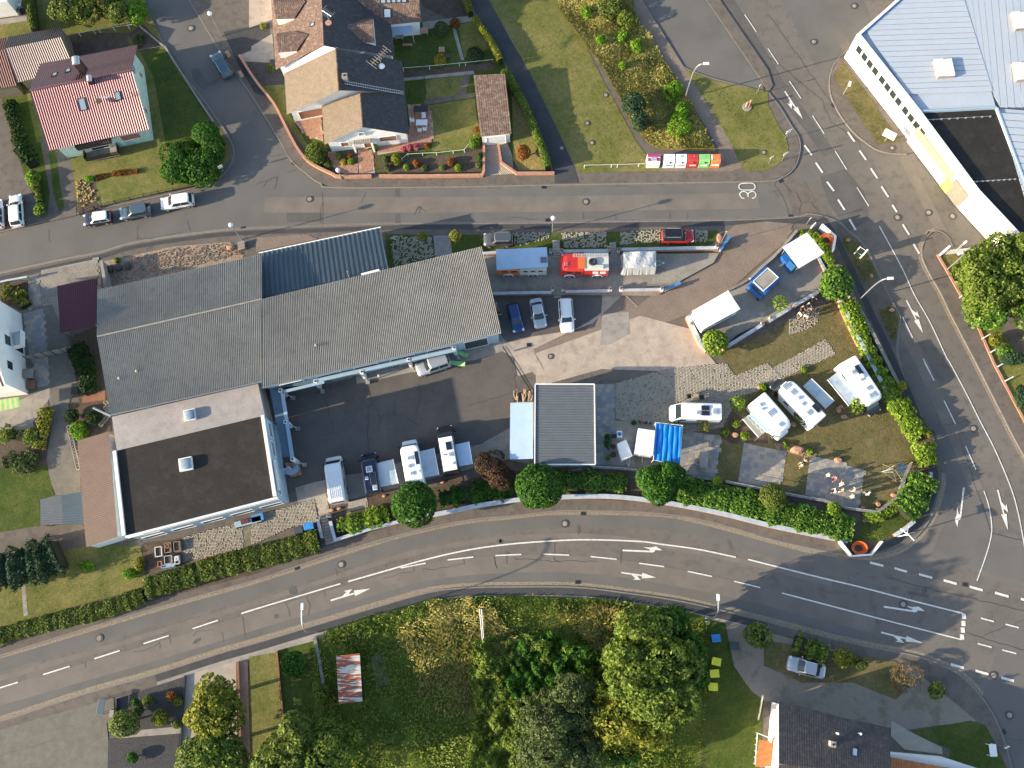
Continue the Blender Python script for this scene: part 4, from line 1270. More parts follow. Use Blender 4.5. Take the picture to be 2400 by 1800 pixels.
def dormer(par, tile, ridge, le, re_, zrd, zed, m, flip=1):
 """ridge from front to back; left and right eave lines front to back"""
 f, b = T3(tile, ridge, zrd)
 l0, l1 = T3(tile, le, zed)
 r0, r1 = T3(tile, re_, zed)
 a = MB()
 tiles(a, b, f, l0, b.lerp(l1, .98), 14, 8, .02, .03)
 tiles(a, f, b, r1, r0, 14, 8, .02, .03)
 d = a.build('dormer', M[m], par, fix=False)
 a = MB()
 a.add([f - Vector((0, 0, .1)), l0, r0, up(l0, zed - 1.2), up(r0, zed - 1.2)], [(0, 1, 3, 4, 2)])
 a.quad(up(l0, zed - .02), up(l1, zed - .02), up(l1, zed - 1.2), up(l0, zed - 1.2))
 a.quad(up(r0, zed - .02), up(r1, zed - .02), up(r1, zed - 1.2), up(r0, zed - 1.2))
 a.build('dormer_wall', M['whitewall'], d, fix=False)
dormer(h, 'B', '150,25 430,10', '172,165 330,160', '160,-80 350,-70', 6.3, 5.5, 'browntile')
dormer(h, 'B', '172,325 455,295', '195,455 350,440', '180,290 300,270', 6.3, 5.6, 'browntile')
dormer(h, 'B', '1012,205 740,225', '1028,370 900,365', '1010,160 820,190', 6.0, 5.2, 'browntile')
roofwin(h, (rN, rS, wS, wN), .83, .62, .55, .75, gm='white')
roofwin(h, (rN, rS, wS, wN), .74, .2, .45, .6)
def aerial(par, tile, s, z0, z1, el, n, m='metal'):
 P = T1(tile, s, z1)
 mb = MB()
 mb.tube([up(P, z0), P], .035, 6)
 d = Vector((el[0], el[1], 0))
 nn = Vector((-d.y, d.x, 0)).normalized()
 mb.tube([P - d / 2, P + d / 2], .035, 5)
 for k in range(n):
  q = P + d * (k / (n - 1) - .5)
  w = .55 + .35 * (k in (0, n - 1)) - .02 * k
  mb.tube([q - nn * w, q + nn * w], .022, 4)
 return mb.build('aerial', M[m], par)
aerial(h, 'B', '610,115', 6.6, 8.4, (1.2, -.9), 7)
p = T1('B', '628,205', 7.3)
MB().lathe(p.x, p.y, [(.02, 7.3), (.3, 7.38), (.42, 7.5)], 14).build('satellite_dish', M['brick'], h)
# front white gabled house
h = thing('white_gabled_house', 'white house with tan west roofs, black east roof and two staggered gables', 'house', T1('S', '830,230', 0))
zr, ze, z2 = 7.0, 2.9, 5.4
r0, r1 = T3('B', '690,424 715,782', zr)
w0, w1 = T3('B', '246,636 270,990', ze)
e0, em, e1 = T3('B', '1260,525 1288,800 1322,1162', ze)
a = MB()
tiles(a, r0, r1, w1, w0, 30, 34)
a.build('roof', M['tantile'], h, fix=False)
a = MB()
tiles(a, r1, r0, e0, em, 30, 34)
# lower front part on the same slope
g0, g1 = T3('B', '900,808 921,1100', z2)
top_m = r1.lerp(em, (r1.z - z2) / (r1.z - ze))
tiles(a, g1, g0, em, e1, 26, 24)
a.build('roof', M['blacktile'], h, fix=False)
a = MB()
v0, v1 = T3('B', '572,915 594,1250', ze)
tiles(a, g0, g1, v1, v0, 26, 22)
a.build('roof', M['tantile'], h, fix=False)
mb = MB()
ft = inset([w0, e0, em, w1], .45)
gablewalls(mb, [ft[2], ft[3], ft[0], ft[1]], ze - .1, zr - .2, up(r1, 0) + (up(r0, 0) - up(r1, 0)).normalized() * .45, up(r0, 0) + (up(r1, 0) - up(r0, 0)).normalized() * .3)
ft2 = inset([v0, em, e1, v1], .4)
gablewalls(mb, [ft2[2], ft2[3], ft2[0], ft2[1]], ze - .1, z2 - .2, up(g1, 0) + (up(g0, 0) - up(g1, 0)).normalized() * .4, up(g0, 0))
mb.build('wall', M['whitewall'], h)
# party wall band between the two houses
a = MB()
pw = T3('B', '228,590 588,394 690,416 248,632', 7.0)
sl = MB()
x0, x1, x2, x3 = T1('B', '228,592', ze + .2), T1('B', '588,396', zr + .25), T1('B', '690,418', zr + .15), T1('B', '248,630', ze + .1)
sl.quad(x0, x1, x2, x3, .3)
sl.build('party_wall_cap', M['whitewall'], h)
a = MB()
for q in (r0, r1), (g0, g1):
 a.tube([q[0] + Vector((0, 0, .06)), q[1] + Vector((0, 0, .06))], .12, 6)
a.build('ridge_tile', M['browntile'], h)
ch = chimney(h, T1('B', '765,655', 7.4), 6.0, 7.4, .6, .6, 0, 'conc', cap=False)
ax = r1.lerp(em, 1)
a = MB()
ra, rb = T1('B', '768,712', 6.75), T1('B', '1272,802', 3.15)
tt = (rb - ra).normalized()
nn = Vector((0, 0, 1)).cross(tt).normalized() * .2
for sg in (-1, 1):
 a.tube([ra + nn * sg, rb + nn * sg], .035, 4)
for k in range(27):
 q = ra.lerp(rb, k / 26)
 a.tube([q - nn, q + nn], .022, 4)
a.build('roof_ladder', M['metal'], h)
aerial(h, 'B', '1065,490', 5.0, 7.4, (1.9, 2.3), 9, 'conc')
p = T1('B', '1085,570', 5.7)
MB().lathe(p.x, p.y, [(.02, 5.4), (.3, 5.5), (.42, 5.65)], 14).build('satellite_dish', M['bluewall'], h)
P0, P1 = ft2[3], ft2[2]
Lw = (up(P1, 0) - up(P0, 0)).length
winbox(h, P0, P1, Lw * .2, 1.2, 1.1, 1.1, 'white', 'shutter')
winbox(h, P0, P1, Lw * .76, 1.3, 2.3, 1.2, 'white', 'shutter')
winbox(h, P0, P1, Lw * .45, 3.4, .8, .8, 'white', 'skyglass')
winbox(h, P0, P1, Lw * .48, .2, 1.0, 2.0, 'white', 'wood', 'door')
P0, P1 = ft[3], ft[2]
Lw = (up(P1, 0) - up(P0, 0)).length
winbox(h, P0, P1, Lw * .17, .5, 3.4, 1.9, 'white', 'shutter', 'terrace_door')
winbox(h, P0, P1, Lw * .42, 3.6, 1.2, 1.5, 'white', 'glass')
winbox(h, P0, P1, Lw * .54, 3.6, .9, 1.0, 'white', 'glass')
pc = T3('B', '838,1200 988,1184 1000,1232 840,1245', 2.4)
a = MB()
tiles(a, pc[0], pc[1], pc[2], pc[3], 8, 4)
slabroof(a, [p - Vector((0, 0, .04)) for p in pc], .12)
a.build('porch_roof', M['conc'], h, fix=False)
a = MB()
for q in (pc[2], pc[3]):
 a.box(q.x, q.y - .05, .12, .22, .22, 2.2)
a.build('porch_post', M['white'], h)
# garage with brown tiles
h = thing('garden_garage', 'long garage with weathered brown tiled roof and white front', 'garage', T1('S', '1155,245', 0))
a0, a1, a2, a3 = T3('B', '1880,650 2150,630 2207,1150 1940,1182', 2.8)
a1 = up(a1, 2.6)
a2 = up(a2, 2.6)
a = MB()
tiles(a, a0, a3, a2, a1, 44, 14)
a.build('roof', M['garage_tile'], h, fix=False)
MB().prism(inset([a0, a1, a2, a3], .2), .1, 2.55).build('wall', M['whitewall'], h)
ft = inset([a0, a1, a2, a3], .2)
winbox(h, ft[3], ft[2], (up(ft[2], 0) - up(ft[3], 0)).length / 2, .15, 2.6, 2.0, 'white', 'white', 'garage_door', pane='door_leaf')
# big workshop hall
h = thing('workshop_hall', 'long workshop hall under a weathered grey corrugated roof', 'hall', T1('S', '700,760', 0))
ZR, ZE = 6.0, 4.6
A0, A1 = T3('S', '230,679 613,596', ZE)
B0, B1 = T3('S', '228,789 614,701', ZR)
Bm, B2 = T3('S', '614,701 1128,578', ZR)
C0, C1 = T3('S', '260,972 616,893', ZE)
D0, D1 = T3('S', '614,909 1174,780', ZE)
a = MB()
corr(a, A0, A1, B1, B0, 86, .11, rows=4)
a.build('roof', M['eternit'], h, fix=False)
a = MB()
corr(a, B0, B1, C1, C0, 86, .11, rows=4)
a.build('roof', M['eternit'], h, fix=False)
a = MB()
corr(a, Bm, B2, D1, D0, 128, .11, rows=6)
a.build('roof', M['eternit'], h, fix=False)
MB().tube([B0 + Vector((0, 0, .06)), B1 + Vector((0, 0, .06))], .11, 6).build('ridge_cap', M['conc'], h)
a = MB()
a.tube([C0 + Vector((0, 0, -.05)), C1 + Vector((0, 0, -.05))], .09, 6)
a.tube([D0 + Vector((0, 0, -.05)), D1 + Vector((0, 0, -.05))], .09, 6)
a.build('gutter', M['metal'], h)
w = inset([A0, A1, C1, C0], .3)
a = MB()
gablewalls(a, [w[1], w[2], w[3], w[0]], ZE - .15, ZR - .25, up(B1, 0) + (up(B0, 0) - up(B1, 0)).normalized() * .3, up(B0, 0) + (up(B1, 0) - up(B0, 0)).normalized() * .3)
w2 = inset([Bm, B2, D1, D0], .3)
a.add([up(w2[0], .1), up(w2[1], .1), up(w2[2], .1), up(w2[3], .1), up(w2[0], ZR - .25), up(w2[1], ZR - .25), up(w2[2], ZE - .2), up(w2[3], ZE - .2)],
      [(0, 1, 5, 4), (1, 2, 6, 5), (2, 3, 7, 6), (3, 0, 4, 7), (4, 5, 6, 7)])
a.build('wall', M['bluewall'], h)
P0, P1 = w2[3], w2[2]
Lw = (up(P1, 0) - up(P0, 0)).length
for k in range(6):
 winbox(h, P0, P1, Lw * (.1 + .16 * k), .2, 3.0, 3.0, 'white', 'glass', 'workshop_gate')
for s_ in ('E 1185,1550', 'E 1035,1610', 'F 520,1325', 'F 1065,1590'):
 pp = T1(s_[0], s_[2:], 5.3)
 MB().lathe(pp.x, pp.y, [(.12, 4.9), (.12, 5.5), (.2, 5.5), (.02, 5.65)], 8).build('roof_vent', M['conc'], h)
h2 = thing('metal_roof_hall', 'lower hall with blue grey standing seam metal roof beside the street', 'hall', T1('S', '750,610', 0))
a0, a1 = T3('S', '606,594 892,533', 3.3)
b0, b1 = T3('S', '612,697 911,630', 3.9)
N_ = 26
for k in range(N_):
 u0, u1 = k / N_, (k + 1) / N_
 a = MB()
 p0, p1, p2, p3 = a0.lerp(a1, u0), a0.lerp(a1, u1 - .004), b0.lerp(b1, u1 - .004), b0.lerp(b1, u0)
 a.quad(p0, p1, p2, p3, .06)
 a.quad(p0 + Vector((0, 0, .09)), a0.lerp(a1, u0 + .005) + Vector((0, 0, .09)), b0.lerp(b1, u0 + .005) + Vector((0, 0, .09)), p3 + Vector((0, 0, .09)), .1)
 a.build('roof_panel', M['seam'], h2)
w = inset([a0, a1, b1, b0], .3)
MB().prism(w, .1, 3.15).build('wall', M['whitewall'], h2)
a = MB()
a.quad(a0 + Vector((-.03, .1, .05)), a1 + Vector((.0, .1, .05)), a1 + Vector((.03, -.05, .05)), a0 + Vector((0, -.05, .05)), .1)
a.build('roof_edge', M['white'], h2)
pp = T1('F', '788,688', 5.4)
MB().tube([up(pp, 3.6), pp], .09, 8).build('flue', M['metal'], h2)
a = MB()
q0, q1 = T3('F', '915,722 1070,682', 4.6)
q2, q3 = T3('F', '1062,664 905,704', 4.6)
a.quad(q0, q1, q2, q3, .4)
a.build('roof_light', M['white'], h2)
h3 = thing('flat_roof_link', 'low link building with pale grey flat roof and one square rooflight', 'building', T1('S', '440,960', 0))
w = T3('S', '262,977 604,898 621,974 274,1056', 3.7)
MB().prism(w, .1, 3.7).build('roof', M['greyfelt'], h3)
def dome(par, tile, s, z, sx, rz, open_=0):
 P = T1(tile, s, z + .45)
 f = MB().box(P.x, P.y, z, sx, sx, .4, rz).build('rooflight', M['white'], par)
 mb = MB()
 mb.lathe(P.x, P.y, [(sx * .62, z + .41), (sx * .56, z + .52), (sx * .35, z + .62), (.01, z + .66)], 4)
 mb.v = [(P.x + (x - P.x) * math.cos(rz + .785) - (y - P.y) * math.sin(rz + .785), P.y + (x - P.x) * math.sin(rz + .785) + (y - P.y) * math.cos(rz + .785), zz) for x, y, zz in mb.v]
 mb.build('dome', M['skyglass'], f, smooth=True)
dome(h3, 'I', '1635,265', 3.7, 1.35, .2)
h4 = thing('black_roof_building', 'white and blue office building under a black felt flat roof', 'building', T1('S', '460,1110', 0))
w = T3('S', '267,1058 619,974 648,1163 289,1256', 6.2)
MB().prism(w, 6.0, 6.2).build('roof', M['felt'], h4)
bw = inset(w, .03)
MB().prism(bw, .1, 5.99).build('wall', M['bluewall'], h4)
a = MB()
for p, q in ((w[1], w[2]), (w[3], w[0])):
 ribbon(MB(), [up(p, 0), up(q, 0)], -.33, .05, 6.5, .35).build('parapet', M['white'], h4)
dome(h4, 'I', '1600,690', 6.2, 1.5, .2)
P0, P1 = bw[3], bw[2]
Lw = (up(P1, 0) - up(P0, 0)).length
t = (up(P1, 0) - up(P0, 0)).normalized()
nn = Vector((t.y, -t.x, 0))
rz4 = math.atan2(t.y, t.x)
a = MB()
for zz_ in (5.0, 5.65):
 q = up(P0, 0) + t * Lw / 2 + nn * .12
 a.box(q.x, q.y, zz_, Lw, .24, .12, rz4)
a.build('facade_band', M['white'], h4)
for k in range(5):
 winbox(h4, P0, P1, Lw * (.1 + .2 * k), 3.6, Lw * .17, 1.3, 'white', 'glass')
 winbox(h4, P0, P1, Lw * (.1 + .2 * k), .9, Lw * .15, 1.4, 'white', 'glass')
P0, P1 = bw[2], bw[1]
Lw = (up(P1, 0) - up(P0, 0)).length
for k in range(4):
 winbox(h4, P0, P1, Lw * (.14 + .24 * k), 3.5, Lw * .2, 1.5, 'white', 'skyglass')
t = (up(P1, 0) - up(P0, 0)).normalized()
nn = Vector((t.y, -t.x, 0))
q = up(P0, 0) + t * Lw * .27 + nn * .2
sg = MB().box(q.x, q.y, 4.95, 3.6, .2, .8, math.atan2(t.y, t.x)).build('sign_board', M['white'], h4)
a = MB()
for k in range(13):          # the illegible lettering along the board
 qq = up(P0, 0) + t * (Lw * .27 - 1.55 + k * .255) + nn * .305
 hh = .28 if k % 3 else .4
 a.box(qq.x, qq.y, 5.2, .05, .02, hh, math.atan2(t.y, t.x))
 if k % 2:
  qq = qq + t * .08
  a.box(qq.x, qq.y, 5.2, .13, .02, .05, math.atan2(t.y, t.x))
a.build('sign_lettering', M['blue_trim'], sg)
h5 = thing('lean_to', 'brown ribbed lean-to roof along the left side of the black roof', 'lean-to', T1('S', '230,1150', 0))
w = T3('S', '181,1033 258,1013 279,1259 202,1283', 3.2)
w[1].z = w[2].z = 3.6
a = MB()
corr(a, w[0], w[3], w[2], w[1], 52, .03, 'box')
a.build('roof', M['brownseam'], h5, fix=False)
MB().prism(inset(w, .15), .1, 3.1).build('wall', M['whitewall'], h5)
h6 = thing('garden_canopy', 'small grey green ribbed canopy beside the brown lean-to', 'canopy', T1('S', '145,1195', 0))
for s_, nme in (('345,1000 528,962 545,1215 350,1220', 'seamgrey'), ('530,962 708,930 722,1205 547,1215', 'seam')):
 w = T3('I', s_, 2.5)
 a = MB()
 corr(a, w[0], w[3], w[2], w[1], 12, .03, 'box')
 a.build('roof', M[nme], h6, fix=False)
a = MB()
for s_ in ('350,1010', '700,945', '715,1195', '355,1210'):
 p = T1('I', s_, 2.5)
 a.box(p.x, p.y, .1, .12, .12, 2.35)
a.build('post', M['wood'], h6)
col_mat('wine', (0.12, 0.03, 0.045), .5, var=.05)
h7 = thing('carport', 'wine red ribbed metal carport left of the workshop hall', 'carport', T1('S', '180,715', 0))
w = T3('E', '495,812 846,740 826,1152 522,1220', 2.9)
a = MB()
corr(a, w[0], w[1], w[2], w[3], 21, .035, 'box')
a.build('roof', M['wine'], h7, fix=False)
a = MB()
for p in inset(w, .4):
 a.box(p.x, p.y, .12, .12, .12, 2.7)
a.build('post', M['metal'], h7)
# gallery of white posts around the yard
gl = thing('gallery', 'blue grey gallery canopy on hollow white posts along the yard', 'gallery', T1('S', '680,990', 0))
dk = M['bluewall']
col_mat('galdeck', (0.09, 0.15, 0.2), .5)
a = MB()
za = 2.6
p1 = T3('w', '115,150 180,150 265,860 230,880 140,480', za)
slabroof(a, T3('w', '150,160 270,160 400,880 290,880', za), .12)
slabroof(a, T3('F', '60,1659 520,1600 1720,1330 1725,1380 520,1659 80,1700', za), .12)
a.build('deck', M['galdeck'], gl)
a = MB()
for s_ in (('w', '262,170 300,170 410,890 372,895'), ('w', '290,160 735,55 735,85 290,190'), ('F', '520,1615 1725,1345 1728,1375 522,1645')):
 slabroof(a, T3(s_[0], s_[1], za + .25), .2)
a.build('rail_beam', dk, gl)
for i, (tl, s_) in enumerate((('w', '262,160'), ('w', '315,500'), ('w', '390,900'), ('F', '512,1635'), ('F', '912,1552'), ('F', '1318,1448'), ('F', '1712,1345'))):
 P = T1(tl, s_, 2.9)
 mb = MB()
 o = .2
 mb.box(P.x, P.y, .1, .42, .42, 2.8)
 pst = mb.build('post', M['white'], gl)
 MB().box(P.x, P.y, 2.9, .24, .24, .03).build('post_opening', M['asphalt_black'], pst)
 q = Vector((P.x + .9, P.y - .3, 0)) if tl == 'w' else Vector((P.x + .35, P.y - .6, 0))
 MB().tube([up(q, .2), up(P, 2.5)], .07, 4).build('brace', dk, pst)
 MB().box(q.x, q.y, .12, .5, .5, .35).build('brace_foot', M['conc'], pst)
for s_ in ('1000,1520 1235,1470', '600,1620 835,1565'):
 p, q = T3('F', s_, 2.7)
 t = (q - p)
 for k in range(4):
  m0, m1 = p + t * (k / 4), p + t * ((k + .9) / 4)
  nn = Vector((-t.y, t.x, 0)).normalized() * -.5
  MB().quad(m0, m1, m1 + nn - Vector((0, 0, .2)), m0 + nn - Vector((0, 0, .2)), .05).build('glass_panel', M['glass'], gl)
st = thing('spiral_stair', 'pale blue spiral stair at the corner of the black roofed building', 'stair', T1('w', '395,1010', 0))
P = T1('w', '375,1005', 1.8)
MB().tube([up(P, .1), up(P, 3.2)], .08, 8).build('pole', M['bluewall'], st)
for k in range(13):
 a0_ = R(200 + k * 20)
 z_ = 2.9 - k * .2
 mb = MB()
 v = [(P.x + .1 * math.cos(a0_), P.y + .1 * math.sin(a0_)), (P.x + .85 * math.cos(a0_), P.y + .85 * math.sin(a0_)), (P.x + .85 * math.cos(a0_ + .34), P.y + .85 * math.sin(a0_ + .34)), (P.x + .1 * math.cos(a0_ + .34), P.y + .1 * math.sin(a0_ + .34))]
 mb.prism(v, z_, z_ + .05)
 mb.build('step', M['bluewall'], st)
w = T3('w', '300,935 465,945 485,1065 370,1095', .6)
MB().prism(w, .1, .45).build('landing', M['brick'], st)
# grey shed with white rim + awning roof
h8 = thing('grey_shed', 'square shed with grey boarded metal roof and white rim in the yard', 'shed', T1('S', '1323,995', 0))
w = T3('K', '200,186 712,186 720,880 196,880', 3.1)
a = MB()
corr(a, w[0], w[3], w[2], w[1], 31, .025, 'box')
a.build('roof', M['seamgrey'], h8, fix=False)
a = MB()
for i in range(4):
 ribbon(a, [up(w[i], 0), up(w[(i + 1) % 4], 0)], -.06 if True else 0, .06, 3.2, .22)
a.build('roof_rim', M['white'], h8)
MB().prism(inset(w, .25), .1, 3.0).build('wall', M['bluewall'], h8)
col_mat('blueplastic', (0.35, 0.47, 0.62), .25, var=.06, vs=.8, spec=.7)
h9 = thing('awning_roof', 'narrow pale blue sheet roof left of the grey shed', 'canopy', T1('S', '1222,1005', 0))
w = T3('K', '-15,342 180,342 182,830 -20,832', 2.7)
w[0].z = w[3].z = 2.4
mb = MB()
slabroof(mb, w, .05)
mb.build('roof', M['blueplastic'], h9)
a = MB()
for p in inset(w, .2):
 a.box(p.x, p.y, .1, .1, .1, 2.3)
a.build('post', M['metal'], h9)
h10 = thing('rusty_shed', 'small shed with rust striped corrugated roof on the meadow', 'shed', T1('O', '810,890', 0))
if True:
 m = bpy.data.materials.new('rusty_sheet')
 m.use_nodes = True
 t_ = m.node_tree
 b_ = t_.nodes['Principled BSDF']
 gg = t_.nodes.new('ShaderNodeNewGeometry')
 wv = t_.nodes.new('ShaderNodeTexNoise')
 mp = t_.nodes.new('ShaderNodeMapping')
 mp.inputs['Scale'].default_value = (.35, 2.4, 1)
 t_.links.new(gg.outputs['Position'], mp.inputs[0])
 t_.links.new(mp.outputs[0], wv.inputs['Vector'])
 wv.inputs['Scale'].default_value = 1.6
 wv.inputs['Detail'].default_value = 6
 o_ = _ramp(t_, wv.outputs['Fac'], [(.44, (.3, .08, .045)), (.5, (.36, .14, .07)), (.53, (.5, .52, .48))])
 t_.links.new(o_, b_.inputs['Base Color'])
 b_.inputs['Roughness'].default_value = .55
 M['rust'] = m
w = T3('O', '692,692 896,668 920,1082 715,1106', 2.2)
a = MB()
corr(a, w[0], w[3], w[2], w[1], 30, .02)
a.build('roof', M['rust'], h10, fix=False)
MB().prism(inset(w, .1), .1, 2.15).build('wall', M['darkmetal'], h10)
# warehouse
col_mat('terracegate', (.2, .185, .15), .8)
h = thing('warehouse', 'large white warehouse with pale sheet roof and black lower roof', 'warehouse', T1('S', '2250,200', 0))
ZW = 5.2
cA, cTop, cR, cEnd, cS = T3('S', '2009,81 2101,0 2150,260 2291,450 2412,579', ZW)
dirn = (cTop - cA)
far = cA + dirn * 5
NE = far + (cS - cA).normalized() * 75
farS = cS + (cS - cA).normalized() * 25
mb = MB()
ring = [cA, cR, cEnd, cS, farS, farS + (far - cA).normalized() * 45, far + (cS - cA).normalized() * 5 + (far - cA).normalized() * 2, far]
mb.prism(ring, .1, 3.95)
mb.build('base_wall', M['whitewall'], h)
# perimeter wall band with parapet
a = MB()
ribbon(a, [up(far, 0), up(cA, 0), up(cR, 0), up(cEnd, 0), up(cS, 0), up(farS, 0)], -.04, .32, ZW + .15, ZW - .02)
a.build('wall', M['whitewall'], h)
lr = T3('S', '2009,82 2150,260 2334,251 2262,0 2235,-60 2101,0', ZW - .25)
lr[4] = lr[3] + dirn * 1.5
lr = [cA, cR, T1('S', '2334,251', ZW), T1('S', '2255,-60', ZW) + dirn * 1.0, far]
off = (lr[2] - cA).normalized() * .35
# sheets running parallel to the long roof joints
e0, e1 = up(cA, ZW - .25) + Vector((.3, .1, 0)), up(cR, ZW - .25) + Vector((.3, .2, 0))
f1, f0 = T1('S', '2334,252', ZW - .1), T1('S', '2262,-10', ZW - .1)
far0 = up(far, ZW - .25) + Vector((.5, -.3, 0))
NS = 26
fx = T1('S', '2235,-100', ZW - .1)
mb = MB()
slabroof(mb, [e0, e1, f1, f0, fx, far0], .15)
mb.build('roof_base', M['white_sheet'], h)
tr0 = T3('D', '840,265 1700,265', ZW - .1)
for k in range(NS):
 y = 40 + 46 * k - 420
 L0 = T1('D', '%f,%f' % (870 + max(0, (y - 300)) * .66 if y > 280 else 1160 - (y + 0) * 1.15, y), ZW - .06)
 L1 = T1('D', '%f,%f' % (1690 + y * .31, y - 28), ZW + .06)
 if y > 930:
  break
 y2 = y + 43
 L2 = T1('D', '%f,%f' % (870 + max(0, (y2 - 300)) * .66 if y2 > 280 else 1160 - y2 * 1.15, y2), ZW - .06)
 L3 = T1('D', '%f,%f' % (1690 + y2 * .31, y2 - 28), ZW + .06)
 MB().quad(L0, L1, L3, L2, .03).build('roof_sheet', M['white_sheet'], h)
# second roof field to the right, sheets run the other way
for k in range(12):
 x = 1705 + k * 62
 L0, L1 = T1('D', '%f,-300' % (x - 110), ZW + .02), T1('D', '%f,-300' % (x - 110 + 58), ZW + .02)
 yb = 925 + (x - 1980) * .02
 sl_ = (x - 1705)
 yb = 10 + sl_ * 3.3 if x < 1975 else 925
 L2, L3 = T1('D', '%f,%f' % (x + 58, min(930, yb + 190)), ZW + .02), T1('D', '%f,%f' % (x, min(930, yb)), ZW + .02)
 MB().quad(L0, L1, L2, L3, .03).build('roof_sheet', M['white_sheet'], h)
mb = MB()
slabroof(mb, T3('D', '1980,935 2900,1010 3200,2700 2640,2700', ZW - .2), .15)
mb.build('roof_base', M['white_sheet'], h)
for k in range(17):
 y = 975 + k * 62
 xl = 1995 + (y - 940) * .29
 q = T3('D', '%f,%f %f,%f %f,%f %f,%f' % (xl, y, xl + 900, y + 60, xl + 918, y + 117, xl + 17, y + 57), ZW - .02)
 MB().quad(*q, .03).build('roof_sheet', M['white_sheet'], h)
mb = MB()
mb.prism(T3('D', '1290,965 1975,930 2640,2700 2520,2440 2275,2140 1830,1670', 4.8), 3.96, 4.8)
mb.build('black_roof', M['felt'], h)
# inner faces down to the black roof
a = MB()
for s_ in (('1290,965', '1975,930'), ('1975,930', '2640,2700')):
 p, q = T1('D', s_[0], ZW), T1('D', s_[1], ZW)
 ribbon(a, [up(p, 0), up(q, 0)], -.02, .18, ZW + .05, .9)
a.build('roof_upstand', M['bluewall'], h)
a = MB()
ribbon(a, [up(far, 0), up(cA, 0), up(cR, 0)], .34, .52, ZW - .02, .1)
a.build('gutter', M['blue_trim'], h)  # blue colour stands in for the shade in the gutter behind the parapet
for s_, w_ in (('1530,580', 1), ('2200,170', 1), ('2210,610', 1)):
 P = T1('D', s_, ZW + .5)
 rz = -.02
 f = MB().box(P.x, P.y, ZW - .1, 2.2, 2.6, .5, rz + .1).build('roof_hatch', M['conc'], h)
 for sg in (-1, 1):
  MB().box(P.x + sg * .55, P.y, ZW + .4, 1.02, 2.4, .12, rz + .1).build('hatch_leaf', M['white'], f)
P0, P1 = up(cA, 0), up(cEnd, 0)
Lw = (P1 - P0).length
sA = at(*c('D', '650,512')[0], 0)
for k in range(12):
 winbox(h, P0, P1, 1.4 + k * 1.2 + (k > 3) * .3 + (k > 7) * .3, 3.0, 1.08, 1.35, 'white', 'glass')
# pale yellow loading gate and grey gate
for s0_, s1_, zz_, hh_, m_ in ((Lw * .56, Lw * .86, .15, 2.0, 'white'), (Lw * .56, Lw * .86, 2.2, 1.5, 'paleyellow'), (Lw * .88, Lw * .985, .15, 3.4, 'terracegate')):
 t = (P1 - P0).normalized()
 nn = Vector((t.y, -t.x, 0))
 q = P0 + t * (s0_ + s1_) / 2 + nn * .1
 n_ = int((s1_ - s0_) / 1.0)
 gt = MB().box(q.x, q.y, zz_, s1_ - s0_, .06, hh_, math.atan2(t.y, t.x)).build('loading_gate', M[m_], h)
q = P0 + t * (Lw * .868) + nn * .12
MB().box(q.x, q.y, .15, 1.4, .1, 2.2, math.atan2(t.y, t.x)).build('lime_door', M['lime'], h)
a = MB()
for s_ in ('1360,1035 1925,1003', '1760,1570 2140,1545'):
 p, q = T3('D', s_, 5.0)
 a.tube([p, q], .03, 4)
 for k in range(9):
  r_ = p.lerp(q, k / 8)
  a.box(r_.x, r_.y, 4.8, .2, .15, .2)
a.build('lightning_cable', M['metal'], h)
sgn = thing('roadside_box', 'white box sign leaning at the warehouse wall above the verge', 'sign', T1('D', '1065,1150', .1))
P = T1('D', '1060,1150', 2.2)
MB().box(P.x, P.y, 1.6, 1.6, .8, .5, -.55).build('panel', M['white'], sgn)
MB().box(P.x, P.y, .1, .12, .12, 1.5).build('post', M['metal'], sgn)
# dark tiled house in the lower right corner
h = thing('dark_tile_house', 'white house with dark brown tiled roof in the lower right corner', 'house', T1('S', '1950,1720', 0))
q = T3('h', '285,140 1160,375 1172,580 290,580', 0)
r0, r1 = T1('h', '283,138', 4.6), T1('h', '1150,372', 4.6)
e0, e1 = T1('h', '285,640', 7.0), T1('h', '1172,735', 7.0)
a = MB()
tiles(a, e0, e1, r1, r0, 46, 28)
a.build('roof', M['blacktile'], h, fix=False)
b0, b1 = T1('h', '180,1300', 4.6), T1('h', '1180,1350', 4.6)
a = MB()
tiles(a, e1, e0, b0, b1, 46, 28)
a.build('roof', M['blacktile'], h, fix=False)
mb = MB()
ft = inset([r0, r1, b1, b0], .4)
gablewalls(mb, [ft[1], ft[2], ft[3], ft[0]], 4.3, 6.6, up(e1, 0).lerp(up(e0, 0), .04), up(e0, 0).lerp(up(e1, 0), .04))
mb.build('wall', M['whitewall'], h)
roofwin(h, (r0, r1, e1, e0), .68, .62, .55, .85, gm='blueplastic')
chimney(h, T1('h', '713,485', 6.6), 5.6, 6.6, .5, .5, -.2, 'white', cap=False)
for s_ in ('750,400', '930,402'):
 p = T1('h', s_, 5.9)
 MB().lathe(p.x, p.y, [(.08, 5.2), (.08, 6.0), (.14, 6.0), (.02, 6.1)], 8).build('roof_vent', M['white'], h)
